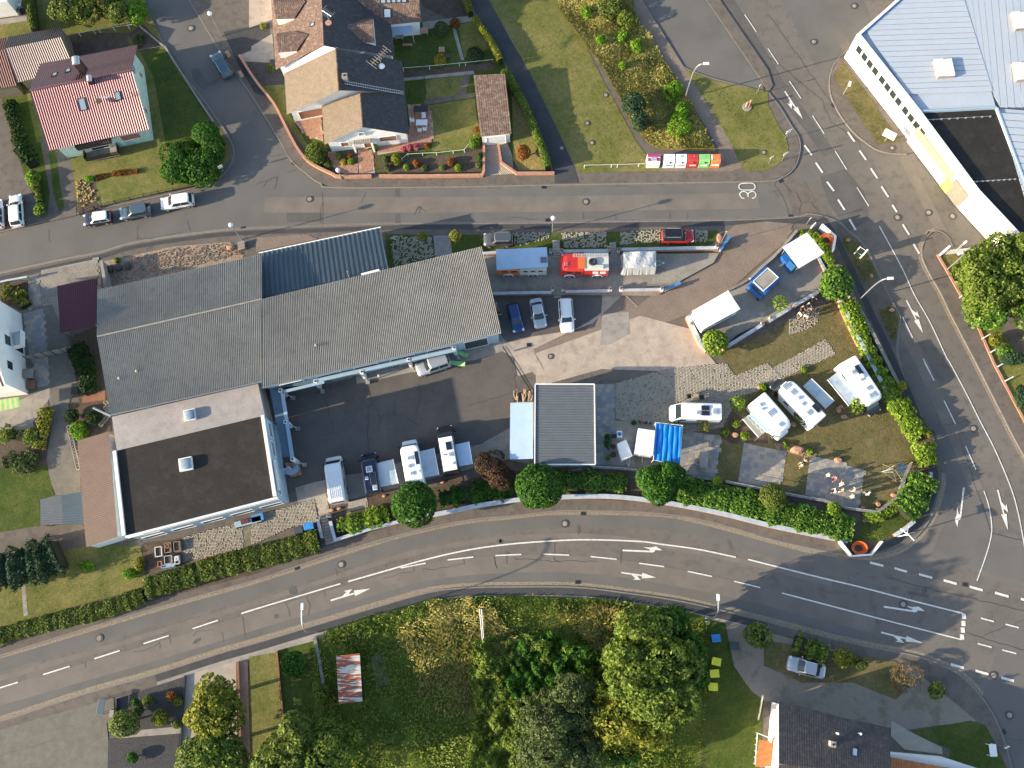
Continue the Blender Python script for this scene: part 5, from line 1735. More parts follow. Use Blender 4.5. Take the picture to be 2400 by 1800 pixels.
# balcony side on the left
bl = MB().prism(T3('h', '105,660 135,450 240,460 260,660', 2.6), 2.4, 2.6).build('balcony', M['orange_tile'], h)
mb = MB()
pts = T3('h', '100,640 118,395 230,440 225,470', 3.4)
for i in range(3):
 mb.tube([pts[i], pts[i + 1]], .05, 5)
 for k in range(6):
  p = pts[i].lerp(pts[i + 1], k / 5)
  mb.tube([up(p, 2.6), p], .03, 4)
mb.build('balcony_rail', M['white'], bl)
MB().tube([T1('h', '160,100', 5.0), T1('h', '125,290', .3)], .1, 6).build('flue_pipe', M['metal'], h)
lw = MB()
slabroof(lw, T3('h', '270,585 600,680 300,900 200,760', 3.4), .1)
h_ = thing('tiled_porch', 'orange tiled porch roof below the dark tiled house', 'porch', T1('h', '350,650', 0))
q = T3('h', '265,588 610,690 560,760 230,700', 3.2)
q[0].z += .8
q[1].z += .8
a = MB()
tiles(a, q[0], q[1], q[2], q[3], 22, 4, .05, .05)
a.build('roof', M['orange_tile'], h_, fix=False)
MB().prism(inset(q, .2), .1, 3.1).build('wall', M['whitewall'], h_)
h_ = thing('annex', 'annex with orange brown ribbed roof right of the dark tiled house', 'annex', T1('S', '2180,1790', 0))
q = T3('h', '1105,572 1640,668 2100,760 1100,760', 3.4)
a = MB()
w_ = [T1('h', '1108,574', 3.6), T1('h', '1900,720', 3.6), T1('h', '1900,1000', 2.6), T1('h', '1100,900', 2.6)]
tiles(a, w_[0], w_[1], w_[2], w_[3], 40, 12, .05, .03)
a.build('roof', M['orange_tile'], h_, fix=False)
MB().prism([w_[0] + Vector((.2, .15, 0)), T1('h', '1640,605', 3.0), T1('h', '1900,690', 3.0), up(w_[2], 0), up(w_[3], 0)], .1, 3.0).build('wall', M['whitewall'], h_)
# white houses at the left edge
h = thing('white_render_house', 'tall white rendered house with a balcony at the left edge', 'house', T1('S', '0,800', 0))
ne, se = T1('S', '52,737', 0), T1('S', '68,925', 0)
wv = Vector((-14, -1.5, 0))
ft = [ne, se, se + wv, ne + wv]
rd = (ne + se) / 2
mb = MB()
gablewalls(mb, ft, 6.4, 9.6, rd, rd + wv)
mb.build('wall', M['whitewall'], h)
a = MB()
r0, r1 = up(rd, 9.75) + Vector((.5, 0, 0)), up(rd + wv, 9.75)
ev = Vector((.5, 0, 0))
nd = (ne - se).normalized() * .5
corr(a, r1, r0, up(ne + ev + nd, 6.2), up(ne + wv + nd, 6.2), 30, .04)
corr(a, r0, r1, up(se + wv - nd, 6.2), up(se + ev - nd, 6.2), 30, .04)
a.build('roof', M['barnbrown'], h, fix=False)
Lw = (se - ne).length
winbox(h, ne, se, Lw * .45, 3.4, 1.4, 1.5, 'white', 'glass', out=-1)
winbox(h, ne, se, Lw * .75, 3.4, 1.2, 1.4, 'white', 'glass', out=-1)
winbox(h, ne, se, Lw * .45, .5, 1.6, 2.1, 'white', 'glass', 'terrace_door', out=-1)
q = T3('m', '140,710 250,690 248,840 165,860', 2.7)
bl = MB().prism(q, 2.5, 2.7).build('balcony', M['whitewall'], h)
mb = MB()
for i in range(3):
 mb.box(*(((q[i] + q[(i + 1) % 4]) / 2).xy), 2.7, (q[i] - q[(i + 1) % 4]).length, .08, .9, math.atan2((q[(i + 1) % 4] - q[i]).y, (q[(i + 1) % 4] - q[i]).x))
mb.build('balcony_rail', M['white'], bl)
h = thing('corner_house', 'pale house corner with a ground level garden in the top left corner', 'house', T1('A', '-100,-100', 0))
MB().prism(T3('A', '-400,-400 120,-300 60,10 -400,70', 3.2), .1, 3.2).build('wall', M['whitewall'], h)
MB().prism(T3('A', '-420,-420 130,-320 60,-30 -420,20', 3.5), 3.2, 3.4).build('roof', M['darkroof'], h)
# vehicles
def paint(name, col, metal=0.0, rough=.3):
 if name not in M:
  M[name] = mat(name, col, rough, metal, var=.02, coat=.6, spec=.5)
 return name
for nme, col, me in (('paint_white', (.74, .75, .76), 0), ('paint_silver', (.5, .52, .54), .5), ('paint_navy', (.012, .02, .05), .2), ('paint_blue', (.015, .05, .16), .3), ('paint_greyblue', (.1, .15, .19), .5),
                     ('paint_grey', (.13, .14, .16), .5), ('paint_red', (.38, .015, .02), .1), ('paint_black', (.015, .016, .018), .2), ('paint_fire', (.5, .03, .02), 0), ('paint_orange', (.62, .15, .03), 0), ('paint_cream', (.55, .56, .5), 0), ('paint_royal', (.02, .12, .42), 0), ('paint_teal', (.05, .11, .15), .4)):
 paint(nme, col, me)
M['lamp_glass'] = mat('lamp_glass', (.7, .72, .75), .1, var=.01, spec=.9)
M['tail_red'] = mat('tail_red', (.35, .01, .01), .2, var=.01)
M['solar'] = mat('solar_cell', (.012, .016, .035), .2, var=.1, spec=.8)
M['grp'] = mat('white_laminate', (.78, .79, .8), .4, var=.02, vs=1)
def ring(x, hw, z0, z1, k=.12):
 """rounded cross section, 14 points"""
 r_ = min(k * hw * 2, (z1 - z0) * .3)
 pts = [(-hw + r_, z0), (hw - r_, z0), (hw, z0 + r_), (hw * 1.0, z0 + (z1 - z0) * .55), (hw * .97, z1 - r_), (hw * .9, z1 - r_ * .35), (hw - r_ * 1.6, z1), (0, z1 + r_ * .12),
           (-hw + r_ * 1.6, z1), (-hw * .9, z1 - r_ * .35), (-hw * .97, z1 - r_), (-hw, z0 + (z1 - z0) * .55), (-hw, z0 + r_)]
 return [(x, y, z) for y, z in pts]
def wheels(t, L, W_, xs, r=.32, w=.22):
 for x in xs:
  for sg in (-1, 1):
   y = sg * (W_ / 2 - w / 2 + .02)
   n = 14
   rg = [[(x + r * math.cos(6.283 * k / n), yy, r + r * math.sin(6.283 * k / n)) for k in range(n)] for yy in (y - w / 2, y + w / 2)]
   wh = MB().loft(rg).build('wheel', M['rubber'], t, local=True)
   rg = [[(x + r * .62 * math.cos(6.283 * k / n), yy, r + r * .62 * math.sin(6.283 * k / n)) for k in range(n)] for yy in (y - w / 2 - .012, y + w / 2 + .012)]
   MB().loft(rg).build('rim', M['metal'], wh, local=True)
def lights(t, xf, xr, W_, zf, zr, dx=.1):
 for sg in (-1, 1):
  MB().box(xf - dx, sg * W_ * .36, zf, .3, W_ * .18, .14, -sg * .35).build('headlight', M['lamp_glass'], t, local=True)
  MB().box(xr + .06, sg * W_ * .41, zr, .12, W_ * .12, .22).build('tail_light', M['tail_red'], t, local=True)
def panel(t, name, m, a, b, c_, d, k=(.06, .94, .08, .92), lift=.015, parent=None):
 """pane lying on the quad a,b,c,d (a,b top edge; d,c bottom edge)"""
 a, b, c_, d = map(Vector, (a, b, c_, d))
 f = lambda u, v: a.lerp(b, u).lerp(d.lerp(c_, u), v)
 q = [f(k[0], k[2]), f(k[1], k[2]), f(k[1], k[3]), f(k[0], k[3])]
 n = (q[1] - q[0]).cross(q[3] - q[0]).normalized()
 cc = sum(q, Vector()) / 4
 if n.dot(Vector((cc.x * .15, cc.y, cc.z))) < 0:
  n = -n
 mb = MB()
 hi = [p + n * lift for p in q]
 lo = [p - n * .02 for p in q]
 mb.add(hi + lo, [(0, 1, 2, 3), (4, 5, 6, 7), (0, 1, 5, 4), (1, 2, 6, 5), (2, 3, 7, 6), (3, 0, 4, 7)])
 return mb.build(name, M[m], parent or t, local=True)
def place(label, cat, name, tile, s, zr_, z0, grp=None):
 """front and rear end positions (seen at height zr_) -> empty, length"""
 f, r_ = T3(tile, s, zr_)
 cc = (f + r_) / 2
 d = f - r_
 t = thing(name, label, cat, (cc.x, cc.y, z0), math.atan2(d.y, d.x) or .0001, grp)
 ORG[t.name] = None
 return t, up(d, 0).length
ZG = 0.16
def car(label, tile, s, W_=1.76, H=1.46, pt='paint_white', kind='hatch', roof=None, z0=ZG, grp=None, cat='car'):
 t, L = place(label, cat, 'car', tile, s, z0 + .9, z0, grp)
 h = L / 2
 zb = .92 if kind != 'suv' else 1.02
 ls = dict(hatch=[(-1, .78, .62), (-.985, .9, .88), (-.9, .98, .98), (-.5, 1, 1.0), (.1, 1, 1.0), (.48, .99, .98), (.75, .95, .87), (.9, .86, .76), (.97, .74, .66), (1, .6, .55)],
              sedan=[(-1, .74, .62), (-.97, .86, .9), (-.85, .95, .97), (-.5, 1, 1.0), (.1, 1, 1.0), (.42, .99, .98), (.72, .95, .88), (.9, .86, .77), (.97, .74, .66), (1, .6, .55)],
              suv=[(-1, .84, .7), (-.985, .93, .96), (-.9, 1, 1.0), (-.5, 1, 1.0), (.1, 1, 1.0), (.46, 1, 1.0), (.75, .97, .92), (.92, .9, .84), (.98, .8, .74), (1, .66, .6)])[kind]
 rings = [ring(x * h, W_ / 2 * w_, .24, zb * zt_) for x, w_, zt_ in ls]
 MB().loft(rings).build('body', M[pt], t, smooth=True, local=True)
 g_ = dict(hatch=(-.93, -.78, .16, .46), sedan=(-.68, -.42, .12, .46), suv=(-.94, -.86, .2, .46))[kind]
 xb0, xb1, xf1, xf0 = [g * h for g in g_]
 wb, wr = W_ * .455, W_ * .37
 z1, z2 = zb - .06, H - .05
 bow = .1
 lo = [(xb0, -wb * .86, z1), (xb0 + .18, -wb, z1), (xf0 - .25, -wb, z1), (xf0 + .02, -wb * .8, z1), (xf0 + bow, 0, z1), (xf0 + .02, wb * .8, z1), (xf0 - .25, wb, z1), (xb0 + .18, wb, z1), (xb0, wb * .86, z1), (xb0 - bow * .5, 0, z1)]
 hi = [(xb1, -wr * .88, z2 - .03), (xb1 + .15, -wr, z2), (xf1 - .12, -wr, z2), (xf1, -wr * .85, z2 - .02), (xf1 + bow * .7, 0, z2), (xf1, wr * .85, z2 - .02), (xf1 - .12, wr, z2), (xb1 + .15, wr, z2), (xb1, wr * .88, z2 - .03), (xb1 - bow * .4, 0, z2)]
 cr = [(x * .93 + (xb1 + xf1) * .035, y * .86, z2 + .055) for x, y, z in hi]
 MB().loft([lo, hi, cr]).build('roof', M[roof or pt], t, local=True)
 mb = MB()
 ws = []
 for k_ in (0, 1):
  ws.append([Vector(lo[i]).lerp(Vector(hi[i]), .06 + .86 * k_) + Vector((.02, 0, .008)) for i in (3, 4, 5)])
 mb.loft([[p for p in ws[0]] + [p - Vector((.04, 0, .02)) for p in ws[0][::-1]], [p for p in ws[1]] + [p - Vector((.04, 0, .02)) for p in ws[1][::-1]]])
 mb.build('windscreen', M['glass'], t, local=True)
 mb = MB()
 ws = []
 for k_ in (0, 1):
  ws.append([Vector(lo[i]).lerp(Vector(hi[i]), .1 + .78 * k_) + Vector((-.02, 0, .008)) for i in (0, 9, 8)])
 mb.loft([[p for p in ws[0]] + [p - Vector((-.04, 0, .02)) for p in ws[0][::-1]], [p for p in ws[1]] + [p - Vector((-.04, 0, .02)) for p in ws[1][::-1]]])
 mb.build('rear_window', M['glass'], t, local=True)
 for i, j in ((1, 2), (7, 6)):
  a, b, c_, d = hi[i], hi[j], lo[j], lo[i]
  panel(t, 'side_window', 'glass', a, b, c_, d, (.03, .48, .1, .9))
  panel(t, 'side_window', 'glass', a, b, c_, d, (.52, .99, .1, .9))
 wheels(t, L, W_, (-h * .6, h * .62))
 lights(t, h * .93, -h, W_, zb * .66, zb * .72)
 for sg in (-1, 1):
  MB().box(xf0 - .3, sg * (W_ / 2 + .08), zb, .14, .2, .13, 0, .85).build('wing_mirror', M[pt], t, local=True)
 if kind == 'suv':
  for sg in (-1, 1):
   MB().tube([(xb1 + .2, sg * wr * .9, H + .04), (xf1 - .2, sg * wr * .9, H + .04)], .03, 5).build('roof_rail', M['metal'], t, local=True)
 return t, L
car('black city car with white roof, front one of the three parked by the fence', 'E', '708,240 957,203', 1.66, 1.42, 'paint_navy', 'hatch', 'paint_white')
car('grey blue estate car parked in the middle of the three by the fence', 'E', '1022,185 1297,138', 1.74, 1.45, 'paint_greyblue', 'hatch')
car('white hatchback parked last in the row of three by the fence', 'E', '1378,98 1667,52', 1.8, 1.5, 'paint_white', 'hatch')
car('white hatchback with black roof vent in the driveway at the left edge', 'E', '122,12 140,292', 1.75, 1.45, 'paint_white', 'hatch')
car('white car cut off by the left edge of the picture', 'E', '-45,60 -30,310', 1.75, 1.45, 'paint_white', 'hatch')
car('dark teal hatchback parked on the narrow side street', 'A', '1848,447 1968,655', 1.75, 1.45, 'paint_teal', 'hatch')
car('grey estate car on the verge above the blue roofed camper', 'G', '121,222 374,216', 1.78, 1.55, 'paint_grey', 'suv')
car('red family car with black glass roof on the verge by the upper street', 'G', '1945,190 1663,192', 1.82, 1.7, 'paint_red', 'suv', 'paint_black')
car('dark blue small car nearest the end of the workshop hall', 'G', '430,1022 368,772', 1.6, 1.4, 'paint_blue', 'hatch')
car('silver saloon between the dark blue car and the white estate', 'G', '620,982 568,728', 1.75, 1.42, 'paint_silver', 'sedan')
car('white estate car on the right of the three in the yard', 'G', '850,1022 828,732', 1.82, 1.5, 'paint_white', 'suv')
car('silver off-roader in front of the workshop hall, its bonnet catching the sun', 'F', '1383,1538 1672,1442', 1.85, 1.75, 'paint_silver', 'suv')
car('silver saloon on the gravel drive in the lower right', 'Z', '172,748 503,832', 1.8, 1.42, 'paint_silver', 'sedan')
def awning(t, pts, m, z=2.2):
 """pulled-out awning, a part of its vehicle; pts = world corners"""
 inv = t.matrix_basis if False else Matrix.LocRotScale(t.location, t.rotation_euler, None).inverted()
 q = [inv @ Vector(p) for p in pts]
 sheet_ = MB().quad(*q, .04).build('awning', M[m], t, local=True)
 mb = MB()
 mb.tube([q[1], q[2]], .05, 6)
 mb.build('awning_rail', M['white'], t, local=True)
 for p in (q[1], q[2]):
  MB().tube([(p.x, p.y, 0), p], .025, 5).build('awning_pole', M['metal'], t, local=True)
 return sheet_
def rbox(mb, x0, x1, hw, z0, z1, r=.12):
 """box with rounded long edges and slightly rounded ends"""
 mb.loft([ring(x0, hw * .95, z0 + .05, z1 - .08, .08), ring(x0 + .1, hw, z0, z1, .06), ring(x1 - .25, hw, z0, z1, .06), ring(x1, hw * .92, z0 + .1, z1 - .14, .08)])
def rooftop(t, items, z):
 """items: name, x, y, sx, sy"""
 for nm, x, y, sx, sy in items:
  if nm == 'solar_panel':
   f = MB().box(x, y, z + .05, sx, sy, .04).build('solar_panel', M['metal'], t, local=True)
   MB().box(x, y, z + .09, sx - .05, sy - .05, .012).build('cells', M['solar'], f, local=True)
  elif nm == 'roof_hatch':
   f = MB().box(x, y, z, sx, sy, .1, 0, .92).build('roof_hatch', M['white'], t, local=True)
   MB().box(x, y, z + .1, sx * .72, sy * .72, .03).build('pane', M['skyglass' if sx > .35 else 'glass'], f, local=True)
  elif nm == 'dish':
   MB().lathe(x, y, [(sx * .3, z), (sx * .5, z + .12), (sx * .4, z + .2), (.02, z + .24)], 12).build('roof_dome', M['grp'], t, local=True)
  elif nm == 'dark_vent':
   MB().box(x, y, z, sx, sy, .08, 0, .8).build('roof_vent', M['rubber'], t, local=True)
def van(label, tile, s, W_=2.0, H=2.6, pt='paint_white', top=None, items=(), ribs=0, z0=ZG, name='camper_van'):
 t, L = place(label, 'van', name, tile, s, z0 + 1.8, z0)
 h = L / 2
 st = [(-h, .9, H - .2), (-h + .08, .97, H - .04), (h * .42, .97, H), (h * .52, .95, H - .03), (h * .6, .93, H - .16), (h * .78, .96, 1.5), (h * .84, .97, 1.22), (h * .95, .9, 1.0), (h, .75, .8)]
 MB().loft([ring(x, W_ / 2 * w_, .28, zz_, .07) for x, w_, zz_ in st]).build('body', M[pt], t, smooth=False, local=True)
 a = [(h * .6, -W_ * .4, H - .18), (h * .6, W_ * .4, H - .18), (h * .79, W_ * .44, 1.46), (h * .79, -W_ * .44, 1.46)]
 panel(t, 'windscreen', 'glass', *a, (.02, .98, .04, .98), .03)
 for sg in (-1, 1):
  a = [(h * .38, sg * W_ * .475, 2.0), (h * .6, sg * W_ * .465, 1.95), (h * .76, sg * W_ * .485, 1.35), (h * .38, sg * W_ * .485, 1.35)]
  panel(t, 'side_window', 'glass', *a)
  a = [(-h * .5, sg * W_ * .48, 1.95), (-h * .0, sg * W_ * .48, 1.95), (0, sg * W_ * .487, 1.4), (-h * .5, sg * W_ * .487, 1.4)]
  panel(t, 'side_window', 'glass', *a)
  MB().box(h * .68, sg * (W_ / 2 + .14), 1.3, .14, .24, .32).build('wing_mirror', M['rubber'], t, local=True)
 a = [(-h - .0, -W_ * .36, H - .45), (-h, W_ * .36, H - .45), (-h, W_ * .4, 1.4), (-h, -W_ * .4, 1.4)]
 panel(t, 'rear_window', 'glass', *a)
 if top:
  MB().loft([ring(-h + .25, W_ * .4, H - .1, H + .05, .1), ring(h * .42, W_ * .4, H - .1, H + .06, .1)]).build('roof', M[top], t, local=True)
 for k in range(ribs):
  MB().box(-h * .3, (k - (ribs - 1) / 2) * (W_ * .78 / ribs), H - .02, L * .56, .05, .045).build('roof_rib', M[pt], t, local=True)
 wheels(t, L, W_, (-h * .5, h * .7), .35, .24)
 lights(t, h * .95, -h, W_, .8, 1.0)
 rooftop(t, items, H + (.05 if top else 0))
 return t
# the four in the lower yard
van('plain white panel van with ribbed roof, leftmost of the parked campers', 'J', '655,617 712,1022', 2.05, 2.65, 'paint_white', None, (), 7, name='panel_van')
v = van('navy blue camper van with checked awning beside the white van', 'J', '962,588 1018,945', 2.0, 2.5, 'paint_navy', None, [('roof_hatch', .3, 0, .75, .75), ('solar_panel', -.9, -.3, 1.5, .7), ('roof_hatch', -.7, .45, .4, .4), ('roof_hatch', -2.0, -.35, .55, .55)], 4)
M['check_blue'] = mat('checked_awning', (.32, .42, .52), .5, cols=[(.25, .34, .45), (.4, .47, .52), (.5, .52, .5)], vs=.9)
awning(v, T3('J', '1025,690 1182,650 1230,858 1072,892', 2.3), 'check_blue')
v = van('black and white camper van with solar panel, rightmost of the parked campers', 'J', '1620,350 1692,775', 2.05, 2.7, 'paint_black', 'grp', [('solar_panel', .15, -.25, 1.0, .7), ('roof_hatch', -.9, -.25, .6, .4), ('dark_vent', -.8, .3, .1, .5), ('dish', -2.0, -.35, .4, .4)])
awning(v, T3('J', '1715,525 1838,498 1872,690 1755,712', 2.3), 'blueplastic')
def motorhome(label, tile, s, W_=2.2, H=2.85, cab='paint_white', items=(), z0=ZG, nose=.3, lamp=True):
 t, L = place(label, 'motorhome', 'motorhome', tile, s, z0 + 2.0, z0)
 h = L / 2
 xc = h * .5
 mb = MB()
 mb.loft([ring(-h, W_ * .46, .6, H - .12, .08), ring(-h + .1, W_ * .5, .5, H, .05), ring(xc - .2, W_ * .5, .5, H, .05), ring(xc + nose * .3, W_ * .485, 1.6, H - .02, .08), ring(xc + nose * .8, W_ * .43, 1.75, H - .14, .12), ring(xc + nose * 1.05, W_ * .33, 1.85, H - .35, .15)])
 mb.build('house_body', M['grp'], t, local=True)
 w2 = 1.0
 mb = MB()
 mb.loft([ring(xc - .4, w2, .35, 2.0, .06), ring(xc + .35, w2 * .97, .35, 1.95, .07), ring(h * .78, w2 * .97, .35, 1.35, .08), ring(h * .86, w2 * .95, .35, 1.15, .08), ring(h * .97, w2 * .85, .35, .95, .1), ring(h, w2 * .7, .4, .75, .1)])
 mb.build('cab', M[cab], t, local=True)
 a = [(xc + .36, -w2 * .8, 1.94), (xc + .36, w2 * .8, 1.94), (h * .78, w2 * .88, 1.37), (h * .78, -w2 * .88, 1.37)]
 panel(t, 'windscreen', 'glass', *a, (.02, .98, .02, .98), .03)
 for sg in (-1, 1):
  panel(t, 'side_window', 'glass', (-h * .6, sg * W_ * .5, 2.1), (-h * .2, sg * W_ * .5, 2.1), (-h * .2, sg * W_ * .5, 1.5), (-h * .6, sg * W_ * .5, 1.5))
  panel(t, 'side_window', 'glass', (h * .05, sg * W_ * .5, 2.1), (h * .3, sg * W_ * .5, 2.1), (h * .3, sg * W_ * .5, 1.5), (h * .05, sg * W_ * .5, 1.5))
  MB().box(h * .72, sg * (w2 + .2), 1.3, .16, .3, .36).build('wing_mirror', M['rubber'], t, local=True)
 wheels(t, L, 2.0, (-h * .45, h * .72), .35, .24)
 lights(t, h * .95, -h, 1.9, .8, 1.0)
 rooftop(t, items, H + .01)
 return t
v = motorhome('white motorhome with pale awning between navy van and black van', 'J', '1312,470 1385,880', 2.2, 2.85, 'paint_white', [('roof_hatch', .35, .1, .55, .7), ('solar_panel', .2, -.75, 1.6, .5), ('roof_hatch', -1.5, .15, .5, .5), ('dish', -.6, .5, .5, .5), ('dish', -1.4, -.7, .3, .3)], nose=.45)
awning(v, T3('J', '1405,585 1537,553 1582,785 1447,812', 2.3), 'check_blue')
# three motorhomes on the camp lawn
v = motorhome('white coachbuilt motorhome with wavy striped awning nearest the stone mulch', 'L', '525,620 262,318', 2.45, 3.0, 'paint_white', [('roof_hatch', -.35, .0, .75, .95), ('roof_hatch', 1.35, -.1, .45, .45), ('dish', -1.9, -.5, .5, .5), ('dish', -1.35, -.6, .35, .35)], nose=.95)
aw = awning(v, T3('L', '240,430 150,488 287,645 405,552', 2.4), 'grp')
M['awn_grey'] = mat('grey_awning_border', (.3, .31, .28), .7, var=.03)
M['awn_yellow'] = mat('yellow_awning_wave', (.62, .6, .3), .7, var=.03)
M['awn_turq'] = mat('turquoise_awning_wave', (.3, .55, .52), .7, var=.03)
inv = Matrix.LocRotScale(v.location, v.rotation_euler, None).inverted()
q = [inv @ p for p in T3('L', '150,488 287,645 240,430 405,552', 2.43)]
for (v0, v1, mm) in ((0.02, .32, 'awn_grey'), (.32, .38, 'awn_yellow'), (.58, .74, 'awn_turq')):
 mb = MB()
 vs, fs = [], []
 for k in range(25):
  u = k / 24
  wv = .035 * math.sin(u * 26)
  for vv in (v0 + (wv if v0 > .1 else 0), v1 + wv):
   vs.append(q[0].lerp(q[1], u).lerp(q[2].lerp(q[3], u), vv) + Vector((0, 0, .05)))
 fs = [(2 * k, 2 * k + 1, 2 * k + 3, 2 * k + 2) for k in range(24)]
 mb.add(vs, fs)
 mb.build('awning_stripe', M[mm], aw, local=True)
v = motorhome('white motorhome with black cab and blue awning in the middle of the camp lawn', 'L', '440,145 800,520', 2.3, 2.95, 'paint_black', [('roof_hatch', 2.2, .1, .75, .95), ('roof_hatch', 1.1, .0, .7, .6), ('dish', .2, .1, .5, .5), ('roof_hatch', -.7, .1, .4, .4), ('solar_panel', -2.1, -.75, 1.1, .6), ('roof_hatch', -1.9, .3, .6, .6)], nose=.6)
awning(v, T3('L', '672,202 745,138 942,330 866,398', 2.4), 'check_blue')
v = motorhome('white motorhome with black cab beside the right boundary wall', 'L', '1325,425 1035,-10', 2.4, 3.0, 'paint_black', [('roof_hatch', 1.5, 0, .7, .95), ('roof_hatch', .6, .1, .6, .6), ('dish', -1.0, .3, .6, .5), ('roof_hatch', -.7, .0, .4, .4), ('solar_panel', -1.8, .4, 1.3, .6), ('roof_hatch', -1.9, -.3, .6, .6)], nose=.6)
awning(v, T3('L', '975,75 883,148 1065,372 1165,290', 2.4), 'check_blue')
v = van('white high roof van with two solar panels on the grass pavers', 'K', '1372,420 1805,432', 2.1, 2.6, 'paint_white', None, [('roof_hatch', -.1, .3, .5, .5), ('solar_panel', -1.0, .32, 1.0, .6), ('solar_panel', -1.0, -.32, 1.0, .6), ('roof_hatch', -2.1, .1, .6, .75)])
# fire engine
t, L = place('old red fire engine with ladder and spare tyre on its roof', 'fire engine', 'fire_engine', 'G', '779,432 1207,432', 2.4, .42)
h = L / 2
Wf = 2.4
MB().loft([ring(h * .04, Wf / 2, .55, 2.55, .08), ring(h * .7, Wf / 2, .55, 2.6, .08), ring(h * .93, Wf * .49, .55, 2.45, .1), ring(h, Wf * .46, .6, 1.7, .1)]).build('cab', M['paint_fire'], t, local=True)
MB().box(h * .12, 0, 2.62, h * .3, 1.9, .03).build('roof_plate', M['paint_orange'], t, local=True)
MB().box(-h * .48, 0, .6, h * .98, Wf, 1.9).build('equipment_body', M['paint_fire'], t, local=True)
MB().box(-h * .48, 0, 2.5, h * .98, Wf - .05, .08).build('roof_deck', M['paint_cream'], t, local=True)
for sg in (-1, 1):
 for x0, x1 in ((.12, .38), (.45, .72)):
  panel(t, 'side_window', 'glass', (h * x0, sg * Wf / 2, 2.2), (h * x1, sg * Wf / 2, 2.2), (h * x1, sg * Wf / 2, 1.5), (h * x0, sg * Wf / 2, 1.5))
 for k in range(2):
  panel(t, 'side_locker', 'paint_white', (-h * (.88 - .3 * k), sg * Wf / 2, 2.3), (-h * (.62 - .3 * k), sg * Wf / 2, 2.3), (-h * (.62 - .3 * k), sg * Wf / 2, 1.4), (-h * (.88 - .3 * k), sg * Wf / 2, 1.4))
 for x in (h * .58, -h * .55):
  mb = MB()
  pr = [(x + .62 * math.cos(a), sg * (Wf / 2 + .03), .5 + .62 * math.sin(a)) for a in np.linspace(0, math.pi, 9)]
  mb.tube(pr, .07, 6)
  mb.build('mudguard', M['white'], t, local=True)
panel(t, 'windscreen', 'glass', (h * .935, -1.05, 2.35), (h * .935, 1.05, 2.35), (h * .99, 1.05, 1.65), (h * .99, -1.05, 1.65))
wheels(t, L, Wf, (h * .58, -h * .55), .48, .3)
lad = MB()
for sg in (-1, 1):
 lad.tube([(-h * .93, -.72 + sg * .2, 2.85), (h * .45, -.72 + sg * .2, 2.85)], .045, 5)
for k in range(22):
 x = -h * .93 + k * (h * 1.38) / 21
 lad.tube([(x, -.92, 2.85), (x, -.52, 2.85)], .025, 4)
lad.build('ladder', M['metal'], t, local=True)
tr = []
for i in range(16):
 a = 6.283 * i / 16
 tr.append([(-h * .33 + (.36 + .17 * math.cos(b)) * math.cos(a), .12 + (.36 + .17 * math.cos(b)) * math.sin(a), 2.75 + .15 * math.sin(b)) for b in np.linspace(0, 6.283, 9)[:-1]])
tr.append(tr[0])
MB().loft(tr, cap=False).build('spare_tyre', M['rubber'], t, local=True, smooth=True)
for x, y in ((.85, -.8), (.85, .75)):
 MB().lathe(h * x, y, [(.09, 2.55), (.09, 2.75), (.02, 2.8)], 8).build('beacon', M['paint_royal'], t, local=True)
MB().box(-h * .5, .75, 2.58, h * .5, .45, .2).build('roof_box', M['paint_cream'], t, local=True)
mb = MB()
mb.tube([(h * .8, .1, 2.7), (h * .8, .6, 2.7), (h * .7, .6, 2.7), (h * .7, .1, 2.7)], .03, 5)
mb.build('roof_bracket', M['metal'], t, local=True)
t['label'] = 'old red fire engine with ladder and spare tyre on its roof'
# camper truck with pale blue roof
t, L = place('orange and cream camper truck under a large pale blue sheet roof', 'truck', 'camper_truck', 'G', '236,440 668,432', 2.0, .42)
h = L / 2
MB().loft([ring(h * .1, 1.15, .5, 2.3, .06), ring(h * .9, 1.15, .5, 2.3, .06), ring(h, 1.05, .5, 1.7, .08)]).build('cab', M['paint_orange'], t, local=True)
MB().box(-h * .45, 0, .55, h * 1.08, 2.3, 1.85).build('house_body', M['paint_cream'], t, local=True)
q = T3('G', '230,312 670,292 680,462 236,490', 3.1)
inv = Matrix.LocRotScale(t.location, t.rotation_euler, None).inverted()
MB().quad(*[inv @ p for p in q], .06).build('roof', M['blueplastic'], t, local=True)
p = inv @ T1('G', '642,402', 3.16)
MB().box(p.x, p.y, p.z - .05, .75, .7, .12).build('roof_hatch', M['seamgrey'], t, local=True)
for sg in (-1, 1):
 for k in range(3):
  x = -h * (.85 - .3 * k)
  panel(t, 'side_window', 'glass', (x, sg * 1.15, 2.1), (x + h * .2, sg * 1.15, 2.1), (x + h * .2, sg * 1.15, 1.6), (x, sg * 1.15, 1.6))
 for x0 in (.18, .55):
  panel(t, 'side_window', 'glass', (h * x0, sg * 1.15, 2.1), (h * (x0 + .26), sg * 1.15, 2.1), (h * (x0 + .26), sg * 1.15, 1.6), (h * x0, sg * 1.15, 1.6))
 for x in (h * .55, -h * .45):
  MB().tube([(x + .6 * math.cos(a), sg * 1.2, .5 + .6 * math.sin(a)) for a in np.linspace(0, math.pi, 9)], .06, 6).build('mudguard', M['white'], t, local=True)
wheels(t, L, 2.3, (h * .55, -h * .45), .48, .28)
